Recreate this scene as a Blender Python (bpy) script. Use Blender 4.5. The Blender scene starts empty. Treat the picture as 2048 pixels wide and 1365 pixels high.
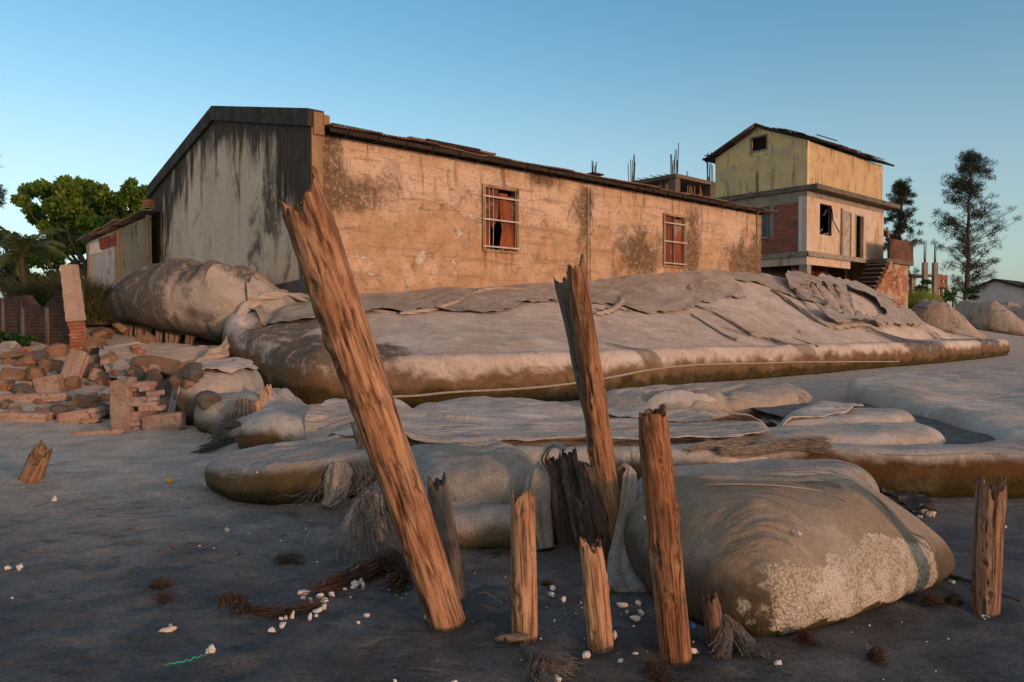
import bpy, math, random
import numpy as np
from mathutils import Vector, Matrix
from mathutils.geometry import tessellate_polygon

random.seed(7)
SC = bpy.context.scene
COL = SC.collection
EXPO = 0.0
# ------------------------------------------------------------------ camera model (photo is 2048 x 1365)
FPX, CX, CY, CAMH = 1500.0, 1024.0, 682.5, 1.5
PITCH = math.atan(32.5 / FPX)
CP, SP = math.cos(PITCH), math.sin(PITCH)

def ray(px, py):
    dx = (px - CX) / FPX; dy = (CY - py) / FPX
    return np.array([dx, CP + dy * SP, -SP + dy * CP])
def G(px, py, z=0.0):
    d = ray(px, py); t = (z - CAMH) / d[2]
    return np.array([d[0] * t, d[1] * t, z])
def AT(px, py, Y):
    d = ray(px, py); t = Y / d[1]
    return np.array([d[0] * t, Y, CAMH + d[2] * t])

# ------------------------------------------------------------------ numpy noise
def _hash(ix, iy, iz, seed):
    h = (ix * 374761393 + iy * 668265263 + iz * 2147483647 + seed * 974634777) & 0xFFFFFFFF
    h = ((h ^ (h >> 13)) * 1274126177) & 0xFFFFFFFF
    h = ((h ^ (h >> 16)) * 2246822519) & 0xFFFFFFFF
    return ((h ^ (h >> 15)) & 0xFFFF) / 32767.5 - 1.0
def vnoise(x, y, z=0.0, seed=0):
    x, y, z = np.broadcast_arrays(np.asarray(x, float), np.asarray(y, float), np.asarray(z, float))
    ix, iy, iz = np.floor(x).astype(np.int64), np.floor(y).astype(np.int64), np.floor(z).astype(np.int64)
    fx, fy, fz = x - ix, y - iy, z - iz
    fx = fx * fx * fx * (fx * (fx * 6 - 15) + 10); fy = fy * fy * fy * (fy * (fy * 6 - 15) + 10); fz = fz * fz * fz * (fz * (fz * 6 - 15) + 10)
    def h(a, b, c): return _hash(ix + a, iy + b, iz + c, seed)
    c00 = h(0,0,0)*(1-fx)+h(1,0,0)*fx; c10 = h(0,1,0)*(1-fx)+h(1,1,0)*fx
    c01 = h(0,0,1)*(1-fx)+h(1,0,1)*fx; c11 = h(0,1,1)*(1-fx)+h(1,1,1)*fx
    return (c00*(1-fy)+c10*fy)*(1-fz) + (c01*(1-fy)+c11*fy)*fz
def fbm(x, y, z=0.0, oct=4, seed=0, gain=0.5):
    s = 0; a = 1.0; tot = 0
    x = np.asarray(x, float); y = np.asarray(y, float); z = np.asarray(z, float)
    for i in range(oct):
        s = s + a * vnoise(x, y, z, seed + i * 17); tot += a
        x = x * 2.03 + 5.1; y = y * 2.03 + 9.7; z = z * 2.03 + 3.3; a *= gain
    return s / tot
def ridge(x, y, z=0.0, oct=3, seed=0):
    s = 0; a = 1.0; tot = 0
    x = np.asarray(x, float); y = np.asarray(y, float); z = np.asarray(z, float)
    for i in range(oct):
        s = s + a * (1 - np.abs(vnoise(x, y, z, seed + i * 31)) * 2); tot += a
        x = x * 2.1 + 1.1; y = y * 2.1 + 7.7; z = z * 2.1 + 3.3; a *= 0.5
    return s / tot
def sstep(a, b, x):
    t = np.clip((np.asarray(x, float) - a) / (b - a), 0, 1); return t * t * (3 - 2 * t)

# ------------------------------------------------------------------ objects, labels
def tag(o, label=None, cat=None, group=None, kind=None):
    if label: o['label'] = label
    if cat: o['category'] = cat
    if group: o['group'] = group
    if kind: o['kind'] = kind
    return o
def empty(name, loc=(0, 0, 0), rz=0.0):
    o = bpy.data.objects.new(name, None); COL.objects.link(o)
    o.location = loc; o.rotation_euler = (0, 0, rz); o.empty_display_size = 0.1
    return o
def mesh_obj(name, V, F, mat, parent=None, smooth=True, attrs=None):
    me = bpy.data.meshes.new(name)
    V = np.asarray(V, float).reshape(-1, 3)
    if isinstance(F, np.ndarray):
        n, k = F.shape
        me.vertices.add(len(V)); me.vertices.foreach_set('co', V.ravel())
        me.loops.add(n * k); me.loops.foreach_set('vertex_index', F.ravel().astype(np.int32))
        me.polygons.add(n)
        me.polygons.foreach_set('loop_start', np.arange(0, n * k, k, dtype=np.int32))
        me.polygons.foreach_set('loop_total', np.full(n, k, dtype=np.int32))
        me.update(calc_edges=True); me.validate()
    else:
        me.from_pydata([tuple(v) for v in V], [], [tuple(f) for f in F]); me.update()
    if attrs:
        for k2, a in attrs.items():
            at = me.attributes.new(k2, 'FLOAT', 'POINT'); at.data.foreach_set('value', np.asarray(a, np.float32).ravel())
    if smooth: me.polygons.foreach_set('use_smooth', np.ones(len(me.polygons), bool))
    if mat is not None: me.materials.append(mat)
    o = bpy.data.objects.new(name, me); COL.objects.link(o)
    if parent is not None: o.parent = parent
    return o

class MB:
    """gathers faces for one mesh"""
    def __init__(s): s.V = []; s.F = []
    def add(s, V, F):
        b = len(s.V); s.V += [tuple(v) for v in V]; s.F += [tuple(i + b for i in f) for f in F]; return s
    def box(s, x0, x1, y0, y1, z0, z1, m=None):
        V = [(x0,y0,z0),(x1,y0,z0),(x1,y1,z0),(x0,y1,z0),(x0,y0,z1),(x1,y0,z1),(x1,y1,z1),(x0,y1,z1)]
        if m is not None: V = [tuple(m @ Vector(v)) for v in V]
        return s.add(V, [(0,3,2,1),(4,5,6,7),(0,1,5,4),(1,2,6,5),(2,3,7,6),(3,0,4,7)])
    def bar(s, a, b, w, h=None, roll=0.0):
        """a square bar from a to b"""
        a = Vector(a); b = Vector(b); d = b - a; L = d.length
        q = d.to_track_quat('Z', 'Y').to_matrix().to_4x4()
        m = Matrix.Translation(a) @ q @ Matrix.Rotation(roll, 4, 'Z')
        h = h or w
        return s.box(-w/2, w/2, -h/2, h/2, 0, L, m)
    def tube(s, pts, rad, n=6, cap=True):
        P = [Vector(p) for p in pts]; k = len(P)
        if not hasattr(rad, '__len__'): rad = [rad] * k
        V = []; F = []
        up = Vector((0.31, 0.17, 0.93)).normalized()
        for i in range(k):
            t = (P[min(i+1, k-1)] - P[max(i-1, 0)])
            t = t.normalized() if t.length > 1e-9 else Vector((0,0,1))
            a = t.cross(up)
            if a.length < 1e-4: a = t.cross(Vector((1,0,0)))
            a.normalize(); b = t.cross(a)
            for j in range(n):
                th = 2*math.pi*j/n
                V.append(P[i] + (a*math.cos(th) + b*math.sin(th)) * rad[i])
        for i in range(k-1):
            for j in range(n):
                F.append((i*n+j, i*n+(j+1)%n, (i+1)*n+(j+1)%n, (i+1)*n+j))
        if cap:
            F.append(tuple(range(n))); F.append(tuple((k-1)*n + j for j in range(n-1, -1, -1)))
        return s.add(V, F)
    def quad(s, a, b, c, d): return s.add([a, b, c, d], [(0, 1, 2, 3)])
    def build(s, name, mat, parent=None, smooth=False):
        return mesh_obj(name, s.V, s.F, mat, parent, smooth)

def panel(poly, holes, y0, y1):
    """a wall slab in the x-z plane with holes, between y0 and y1: V, F"""
    loops = [list(poly)] + [list(h) for h in holes]
    tris = tessellate_polygon([[Vector((p[0], p[1], 0)) for p in l] for l in loops])
    flat = [p for l in loops for p in l]; n = len(flat)
    V = [(p[0], y0, p[1]) for p in flat] + [(p[0], y1, p[1]) for p in flat]
    F = []
    for t in tris:
        F.append((t[0], t[1], t[2])); F.append((t[2]+n, t[1]+n, t[0]+n))
    b = 0
    for l in loops:
        m = len(l)
        for i in range(m):
            j = (i+1) % m; F.append((b+i, b+j, b+j+n, b+i+n))
        b += m
    return V, F
def rect(x0, x1, z0, z1): return [(x0, z0), (x1, z0), (x1, z1), (x0, z1)]
def fix_normals(o):
    import bmesh
    bm = bmesh.new(); bm.from_mesh(o.data); bmesh.ops.recalc_face_normals(bm, faces=bm.faces); bm.to_mesh(o.data); bm.free()
    return o

def catmull(P, k=6, closed=True):
    P = np.asarray(P, float); n = len(P); out = []
    for i in range(n if closed else n - 1):
        if closed: p0, p1, p2, p3 = P[(i-1) % n], P[i], P[(i+1) % n], P[(i+2) % n]
        else: p0, p1, p2, p3 = P[max(i-1, 0)], P[i], P[i+1], P[min(i+2, n-1)]
        for j in range(k):
            t = j / k
            out.append(0.5*((2*p1)+(-p0+p2)*t+(2*p0-5*p1+4*p2-p3)*t*t+(-p0+3*p1-3*p2+p3)*t**3))
    if not closed: out.append(P[-1])
    return np.array(out)
def seg_dist(X, Y, poly, closed=True):
    d2 = np.full(X.shape, 1e18); n = len(poly)
    for i in range(n if closed else n-1):
        a = poly[i]; b = poly[(i+1) % n]; ab = b - a; L = (ab**2).sum() + 1e-12
        t = np.clip(((X-a[0])*ab[0] + (Y-a[1])*ab[1]) / L, 0, 1)
        d2 = np.minimum(d2, (X-a[0]-t*ab[0])**2 + (Y-a[1]-t*ab[1])**2)
    return np.sqrt(d2)
def inside(X, Y, poly):
    r = np.zeros(X.shape, bool); n = len(poly)
    for i in range(n):
        a = poly[i]; b = poly[(i+1) % n]
        c = ((a[1] > Y) != (b[1] > Y))
        with np.errstate(divide='ignore', invalid='ignore'):
            xi = (b[0]-a[0])*(Y-a[1])/(b[1]-a[1]+1e-15)+a[0]
        r ^= c & (X < xi)
    return r
def sdf(X, Y, poly): return np.where(inside(X, Y, poly), 1, -1) * seg_dist(X, Y, poly)
def smooth2(a, it):
    for _ in range(it):
        p = np.pad(a, 1, mode='edge')
        a = (p[:-2,1:-1]+p[2:,1:-1]+p[1:-1,:-2]+p[1:-1,2:]+2*a)/6
    return a

# ------------------------------------------------------------------ ground height and the register of surfaces
P0 = G(600, 822, 0)
AU = math.radians(41.5)
U = np.array([math.cos(AU), math.sin(AU)]); W = np.array([-U[1], U[0]])     # along the shore wall; inland
def hground(x, y):
    x = np.asarray(x, float); y = np.asarray(y, float)
    u = (x-P0[0])*U[0] + (y-P0[1])*U[1]; w = (x-P0[0])*W[0] + (y-P0[1])*W[1]
    w = w + 0.35*fbm(x*0.23, y*0.23, 0, 2, 5)
    s = 0.155 + 0.03*sstep(-6, 3, u)
    h = s*np.log1p(np.exp(np.clip((w+0.1)*2.2, -30, 30)))/2.2
    h = np.where(h > 1.3, 1.3 + (1-np.exp(-np.maximum(h-1.3, 0)/0.9))*0.9, h)
    near = 1 - sstep(12, 40, y)
    h = h + (0.022*fbm(x*0.7, y*0.7, 0, 3, 8) + 0.012*fbm(x*2.3, y*2.3, 0, 3, 9))*near
    return h
SURF = []
def surf(x, y):
    x = np.asarray(x, float); y = np.asarray(y, float)
    h = hground(x, y)
    for (x0, y0, st, ca, sa, nx, ny, Z) in SURF:
        lx = (x*ca + y*sa - x0)/st; ly = (-x*sa + y*ca - y0)/st
        ok = (lx >= 0) & (ly >= 0) & (lx < nx-1.001) & (ly < ny-1.001)
        i = np.clip(lx, 0, nx-2).astype(int); j = np.clip(ly, 0, ny-2).astype(int)
        fx = np.clip(lx-i, 0, 1); fy = np.clip(ly-j, 0, 1)
        z = (Z[i,j]*(1-fx)+Z[i+1,j]*fx)*(1-fy)+(Z[i,j+1]*(1-fx)+Z[i+1,j+1]*fx)*fy
        h = np.where(ok & (z > h), z, h)
    return h
def grid_faces(keep):
    """keep: bool per cell (nx-1, ny-1) -> quads over node ids, used node mask"""
    nx, ny = keep.shape[0]+1, keep.shape[1]+1
    ids = np.arange(nx*ny).reshape(nx, ny)
    q = np.stack([ids[:-1,:-1][keep], ids[1:,:-1][keep], ids[1:,1:][keep], ids[:-1,1:][keep]], 1)
    used, inv = np.unique(q, return_inverse=True)
    return used, inv.reshape(-1, 4)

def bag(name, outline, H, r, mat, step=0.05, tuck=0.1, zb=0.4, top=None, frame=0.0, smooth_outline=True, base=None,
        folds=(), wr=0.02, wdir=0.0, wscale=(0.5, 2.5), lump=0.05, lscale=0.5, seed=0, sm=6, parent=None, floor=0.04, register=True, gsm=.35, fine=1.0):
    """a filled fabric bag: outline (world xy) is its widest plan, H its height over the ground, r the rounding of its shoulder"""
    ca, sa = math.cos(frame), math.sin(frame)
    R = np.array([[ca, sa], [-sa, ca]])
    P = np.asarray([p[:2] for p in outline], float) @ R.T
    if smooth_outline: P = catmull(P, 7)
    th = np.linspace(0, math.pi/2, 40)
    lo = np.stack([tuck*(1-np.sin(th))[::1], zb*H*(1-np.cos(th))], 1)          # from (tuck,0) to (0,zb H)
    lo = np.stack([tuck*(1-np.sin(th)), zb*H*(1-np.cos(th))], 1)
    up = np.stack([r*(1-np.cos(th)), zb*H+(1-zb)*H*np.sin(th)], 1)
    prof = np.concatenate([lo, up[1:]])
    prof = np.concatenate([[[prof[0,0], -floor]], prof])
    sl = np.concatenate([[0], np.cumsum(np.hypot(np.diff(prof[:,0]), np.diff(prof[:,1])))])
    L = sl[-1]; ext = L - r
    x0, y0 = P.min(0) - ext - 3*step; x1, y1 = P.max(0) + ext + 3*step
    nx = int((x1-x0)/step)+2; ny = int((y1-y0)/step)+2
    X, Y = np.meshgrid(x0+np.arange(nx)*step, y0+np.arange(ny)*step, indexing='ij')
    D = sdf(X, Y, P)
    gx, gy = np.gradient(smooth2(D, max(2, int(min(60, (gsm*r/step)**2)))), step); gl = np.hypot(gx, gy)+1e-9; gx /= np.maximum(gl, .35); gy /= np.maximum(gl, .35)
    S = D + ext
    d2 = np.where(S < L, np.interp(S, sl, prof[:,0]), D)
    Zp = np.interp(S, sl, prof[:,1])
    Zr = smooth2(Zp, sm)
    inn = sstep(0.5*L, 1.1*L, S)
    Zp = Zp*(1-inn) + Zr*inn
    sh = np.where(S < 0, -S*0 , 0)
    dd = np.where(S < 0, prof[0,0]-D, d2-D)
    PX = X + gx*dd; PY = Y + gy*dd
    wx = PX*ca - PY*sa; wy = PX*sa + PY*ca
    bz = (base or hground)(wx, wy)
    rel = np.clip(Zp/H, -1, 1)
    hh = np.ones_like(Zp)
    if top is not None: hh = top(wx, wy)
    Z = bz + Zp*hh
    # lumps, wrinkles and folds
    amt = sstep(0.12, 0.55, rel)
    cw, sw = math.cos(wdir), math.sin(wdir)
    a = wx*cw + wy*sw; b = -wx*sw + wy*cw
    Z = Z + amt*lump*fbm(wx/lscale, wy/lscale, 0, 3, seed)
    ws = ridge(a*wscale[0]+0.3*fbm(wx, wy, 0, 2, seed+4), b*wscale[1]+0.5*fbm(wx*.8, wy*.8, 0, 2, seed+5), 0, 2, seed+3)
    wm = sstep(-0.1, 0.5, fbm(wx*0.6, wy*0.6, 0, 2, seed+9))
    Z = Z + amt*wr*wm*ws
    w2 = ridge(a*wscale[0]*2.6+.5*fbm(wx*2, wy*2, 0, 2, seed+14), b*wscale[1]*2.4+.6*fbm(wx*1.5, wy*1.5, 0, 2, seed+15), 0, 2, seed+13)
    Z = Z + fine*amt*wr*.38*sstep(.0, .5, fbm(wx*1.1+7, wy*1.1, 0, 2, seed+19))*w2
    off = (1-amt)*sstep(-0.1, 0.25, rel)*0.5*lump*fbm(wx/lscale, wy/lscale, Z*2, 3, seed+2)
    gwx = gx*ca - gy*sa; gwy = gx*sa + gy*ca
    wx = wx - gwx*off; wy = wy - gwy*off
    for (pl, fw, fd) in folds:
        pl = np.asarray([p[:2] for p in pl], float); pl = catmull(pl, 5, False)
        ds = seg_dist(wx, wy, pl, False)
        Z = Z + fd*np.exp(-(ds/fw)**2)*sstep(0.0, 0.3, rel)
    keep = (S[:-1,:-1] > -step) & (S[1:,:-1] > -step) & (S[1:,1:] > -step) & (S[:-1,1:] > -step)
    keep &= (np.maximum(np.maximum(S[:-1,:-1], S[1:,:-1]), np.maximum(S[1:,1:], S[:-1,1:])) > 0)
    used, F = grid_faces(keep)
    V = np.stack([wx.ravel()[used], wy.ravel()[used], Z.ravel()[used]], 1)
    o = mesh_obj(name, V, F, mat, parent, True, {'band': rel.ravel()[used]})
    if register:
        Zs = np.where(D > 0, Z, -1.0)
        SURF.append((x0, y0, step, ca, sa, nx, ny, Zs))
    return o

def sheet(name, outline, mat, step=0.04, off=0.03, holes=(), ragged=0.08, rscale=4.0, frame=0.0, zf=None, wr=0.02, wdir=0.0, wscale=(0.6, 4), seed=0,
          curl=0.05, thick=0.012, parent=None, smooth_outline=True, bumps=(), register=False, sm=2):
    """a cloth lying over whatever is under it, ragged at its edge"""
    ca, sa = math.cos(frame), math.sin(frame); R = np.array([[ca, sa], [-sa, ca]])
    P = np.asarray([p[:2] for p in outline], float) @ R.T
    if smooth_outline: P = catmull(P, 5)
    x0, y0 = P.min(0)-.3; x1, y1 = P.max(0)+.3
    nx = int((x1-x0)/step)+2; ny = int((y1-y0)/step)+2
    X, Y = np.meshgrid(x0+np.arange(nx)*step, y0+np.arange(ny)*step, indexing='ij')
    Fd = sdf(X, Y, P)
    for h in holes:
        hp = catmull(np.asarray([p[:2] for p in h], float) @ R.T, 5)
        Fd = np.minimum(Fd, -sdf(X, Y, hp))
    Fd = Fd + ragged*fbm(X*rscale, Y*rscale, 0, 4, seed+1, .6)
    gx, gy = np.gradient(Fd, step); g2 = gx*gx+gy*gy+1e-6
    mv = np.where(Fd < 0, np.clip(-Fd/g2, -2*step/np.sqrt(g2), 2*step/np.sqrt(g2)), 0)
    PX = X+gx*mv; PY = Y+gy*mv
    wx = PX*ca-PY*sa; wy = PX*sa+PY*ca
    Z = smooth2((zf or surf)(wx, wy), sm) + off
    cw, sw = math.cos(wdir), math.sin(wdir); a = wx*cw+wy*sw; b = -wx*sw+wy*cw
    Z = Z + wr*(0.5+ridge(a*wscale[0]+.3*fbm(wx, wy, 0, 2, seed), b*wscale[1]+.4*fbm(wx, wy, 0, 2, seed+2), 0, 3, seed+3))
    e = np.exp(-np.maximum(Fd, 0)/0.08)
    Z = Z + e*curl*(fbm(wx*3, wy*3, 0, 3, seed+7)+0.15)
    for (bx, by, br, bh) in bumps: Z = Z + bh*np.exp(-((wx-bx)**2+(wy-by)**2)/br**2)
    mx = np.maximum(np.maximum(Fd[:-1,:-1], Fd[1:,:-1]), np.maximum(Fd[1:,1:], Fd[:-1,1:]))
    mn = np.minimum(np.minimum(Fd[:-1,:-1], Fd[1:,:-1]), np.minimum(Fd[1:,1:], Fd[:-1,1:]))
    keep = (mx > 0) & (mn > -1.6*step)
    used, F = grid_faces(keep)
    V = np.stack([wx.ravel()[used], wy.ravel()[used], Z.ravel()[used]], 1)
    o = mesh_obj(name, V, F, mat, parent, True, {'band': np.ones(len(used))})
    m = o.modifiers.new('thickness', 'SOLIDIFY'); m.thickness = thick; m.offset = 1
    if register: SURF.append((x0, y0, step, ca, sa, nx, ny, np.where(Fd > 0, Z, -1.0)))
    return o
def zof(p, dz=0.0): return (p[0], p[1], float(surf(p[0], p[1])) + dz)

def cloth_rope(name, pts, rad, mat, parent=None, n=18, k=10, twist=3.0, lobes=3, amp=0.35, seed=0, flat=1.0, fray=0.0):
    """twisted cloth: a lobed section that turns along its path"""
    P = catmull(np.asarray(pts, float), k, False); m = len(P)
    r = np.interp(np.linspace(0, 1, m), np.linspace(0, 1, len(rad)) if hasattr(rad, '__len__') else [0, 1], rad if hasattr(rad, '__len__') else [rad, rad])
    T = np.gradient(P, axis=0); T /= np.linalg.norm(T, axis=1, keepdims=True)+1e-9
    up = np.tile(np.array([0.05, 0.03, 1.0]), (m, 1)); A = np.cross(T, up); A /= np.linalg.norm(A, axis=1, keepdims=True)+1e-9; B = np.cross(A, T)
    s = np.concatenate([[0], np.cumsum(np.linalg.norm(np.diff(P, axis=0), axis=1))])
    th = np.linspace(0, 2*math.pi, n, endpoint=False)
    TH, SS = np.meshgrid(th, s); RR = r[:, None]*np.ones_like(TH)
    rr = RR*(1+amp*np.cos(lobes*(TH+twist*SS))+0.35*amp*np.cos((lobes+2)*TH-twist*1.7*SS+1)+0.25*fbm(np.cos(TH)*2+seed, np.sin(TH)*2, SS*5, 3, seed))
    V = P[:, None, :]+A[:, None, :]*(rr*np.cos(TH))[..., None]+B[:, None, :]*(flat*rr*np.sin(TH))[..., None]
    V = V.reshape(-1, 3); F = []
    for i in range(m-1):
        for j in range(n): F.append((i*n+j, i*n+(j+1) % n, (i+1)*n+(j+1) % n, (i+1)*n+j))
    F.append(tuple(range(n-1, -1, -1))); F.append(tuple((m-1)*n+j for j in range(n)))
    o = mesh_obj(name, V, F, mat, parent, True, {'band': np.ones(len(V))})
    return o

def post(name, base, top, r0, r1, mat, label, cat='wooden post', group=None, seed=0, nseg=56, nlen=90, peaks=(), jag=0.06, bury=0.25, groove=0.10,
         bend=0.02, flatx=1.0, knots=4, notch=0.0, spl=0, mid=None):
    """a weathered post; peaks: (angle deg, width deg, extra height m) of the broken top"""
    rng = np.random.RandomState(seed+100)
    base = Vector(base); top = Vector(top); d = top-base; L = d.length
    dn = d.normalized(); q = Vector((0, 0, 1)).rotation_difference(dn)
    th = np.linspace(0, 2*math.pi, nseg, endpoint=False)
    q1 = fbm(np.cos(th)*1.7, np.sin(th)*1.7, seed, 2, seed+1); q1 = .5*q1+.5*np.round(q1*3)/3
    tf = -jag*(0.5+1.1*q1+0.22*fbm(np.cos(th)*6, np.sin(th)*6, seed, 2, seed+2))
    for (pa, pw, ph) in peaks:
        da = (np.degrees(th)-pa+180) % 360-180
        tf = tf + ph*np.exp(-(da/pw)**2)
    s = np.linspace(0, 1, nlen)
    ltop = L + tf
    TH, S = np.meshgrid(th, s)
    Lz = -bury + S*(ltop[None, :]+bury)
    l01 = np.clip(Lz/L, -0.2, 1.2)
    rad = r0+(r1-r0)*l01
    if mid: rad = rad*(1+mid*np.sin(np.clip(l01, 0, 1)*math.pi))
    cx, cy = np.cos(TH), np.sin(TH)
    tw = 0.6*l01
    cxt, cyt = np.cos(TH+tw), np.sin(TH+tw)
    gr = np.clip(ridge(cxt*2.6, cyt*2.6, Lz*0.8, 3, seed), -1, 1)
    f = 1 + 0.07*fbm(cx*1.2, cy*1.2, Lz*1.3, 3, seed+5) - .30*groove*np.clip(gr, 0, 1)**3*sstep(-.1, .5, fbm(cx*1.3, cy*1.3, Lz*2.2, 2, seed+31)) + 0.03*fbm(cxt*6, cyt*6, Lz*3, 3, seed+6)
    f = f + .05*fbm(cx*2.3, cy*2.3, Lz*5, 3, seed+41)
    f = f - 0.24*sstep(-.2, .3, fbm(cx, cy, Lz*1.7, 2, seed+51))*np.clip(ridge(cxt*1.4+9, cyt*1.4, Lz*0.5, 1, seed+11)-0.90, 0, 1)/0.10
    for i in range(knots):
        ka = rng.uniform(-math.pi, 0.2); kl = rng.uniform(0.12, 0.9)*L; kr = rng.uniform(0.02, 0.045)*(L**.3)
        da = (TH-ka+math.pi) % (2*math.pi)-math.pi
        dist = np.sqrt((da*r0)**2+((Lz-kl)*0.7)**2)/kr
        f = f + 0.085*np.exp(-(dist-0.9)**2*3) - 0.16*np.exp(-dist**2*5)
    fray = sstep(0.9, 1.0, S); f = f*(1-0.10*fray) + fray*0.10*fbm(cx*7, cy*7, Lz*9, 2, seed+8)
    rr = rad*f
    ox = bend*L*fbm(Lz*1.1/max(L, .5), 3.3+seed, 0, 2, seed+3); oy = bend*L*fbm(Lz*1.1/max(L, .5), 8.8+seed, 0, 2, seed+4)
    bx0 = ox*np.sin(np.clip(l01, 0, 1)*math.pi); by0 = oy*np.sin(np.clip(l01, 0, 1)*math.pi)
    V = np.stack([rr*cx*flatx+bx0, rr*cy+by0, Lz], -1).reshape(-1, 3)
    F = []
    for i in range(nlen-1):
        for j in range(nseg): F.append((i*nseg+j, i*nseg+(j+1) % nseg, (i+1)*nseg+(j+1) % nseg, (i+1)*nseg+j))
    V = list(map(tuple, V)); lastr = rr[-1]; lastz = Lz[-1]; prev = (nlen-1)*nseg
    for fr in (0.72, 0.42, 0.18):
        b = len(V)
        z = L-jag*0.6+(lastz-L)*(0.35+.5*fr)+jag*0.9*fbm(np.cos(th)*4*fr+2, np.sin(th)*4*fr, fr*3, 3, seed+20)-0.02*(1-fr)
        for j in range(nseg): V.append((lastr[j]*fr*math.cos(th[j])*flatx+bx0[-1, j], lastr[j]*fr*math.sin(th[j])+by0[-1, j], z[j]))
        for j in range(nseg): F.append((prev+j, prev+(j+1) % nseg, b+(j+1) % nseg, b+j))
        prev = b
    V.append((bx0[-1, 0], by0[-1, 0], float(np.mean(z)))); c = len(V)-1
    for j in range(nseg): F.append((prev+j, prev+(j+1) % nseg, c))
    mb = MB()
    for i in range(spl):
        a = rng.uniform(0, 2*math.pi); rr_ = r1*rng.uniform(.6, .95); hh = rng.uniform(.04, .13)
        p = Vector((rr_*math.cos(a)*flatx, rr_*math.sin(a), L-jag*1.2)); w = rng.uniform(.006, .014)
        t = p+Vector((rng.uniform(-.01, .01), rng.uniform(-.01, .01), hh+jag))
        mb.tube([p, p.lerp(t, .6), t], [w, w*.7, w*.1], 5)
    b = len(V); V += mb.V; F += [tuple(i+b for i in fc) for fc in mb.F]
    o = mesh_obj(name, V, F, mat, None, True)
    o.location = base; o.rotation_mode = 'QUATERNION'; o.rotation_quaternion = q
    tag(o, label, cat, group)
    return o
def post_px(name, bpx, tpx, wb, wt, mat, label, dtop=0.0, z=0.0, Y=None, **kw):
    """a post by its foot and head in the photo; dtop: metres the head leans toward the camera"""
    b = AT(bpx[0], bpx[1], Y) if Y else G(bpx[0], bpx[1], z)
    t = AT(tpx[0], tpx[1], b[1]-dtop)
    return post(name, b, t, wb/FPX*b[1]/2, wt/FPX*(b[1]-dtop)/2, mat, label, **kw)

def rock(name, c, size, mat, label, seed=0, rot=0.0, cat='boulder', group=None, facets=13, rough=0.06):
    n = 14
    g = np.linspace(-1, 1, n); V = []; ids = {}; F = []
    def vid(p):
        k = tuple(np.round(p, 5))
        if k not in ids: ids[k] = len(V); V.append(p)
        return ids[k]
    for ax in range(3):
        for sg in (-1, 1):
            for i in range(n-1):
                for j in range(n-1):
                    q = []
                    for (a, b) in ((g[i], g[j]), (g[i+1], g[j]), (g[i+1], g[j+1]), (g[i], g[j+1])):
                        p = np.zeros(3); p[ax] = sg; p[(ax+1) % 3] = a; p[(ax+2) % 3] = b; q.append(vid(p))
                    F.append(tuple(q) if sg > 0 else tuple(q[::-1]))
    V = np.array(V); V = V/np.linalg.norm(V, axis=1, keepdims=True)
    rng = np.random.RandomState(seed)
    for _ in range(facets):
        nrm = rng.normal(size=3); nrm /= np.linalg.norm(nrm); h = rng.uniform(.48, .82)
        d = V @ nrm; V = V - np.outer(np.maximum(d-h, 0)*0.96, nrm)
    V = V*(1+rough*fbm(V[:, 0]*2+seed, V[:, 1]*2, V[:, 2]*2, 4, seed))[:, None]
    V = V*np.array(size)
    o = mesh_obj(name, V, F, mat, None, True)
    o.location = c; o.rotation_euler = (rng.uniform(-.25, .25), rng.uniform(-.25, .25), rot)
    tag(o, label, cat, group)
    return o
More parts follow.
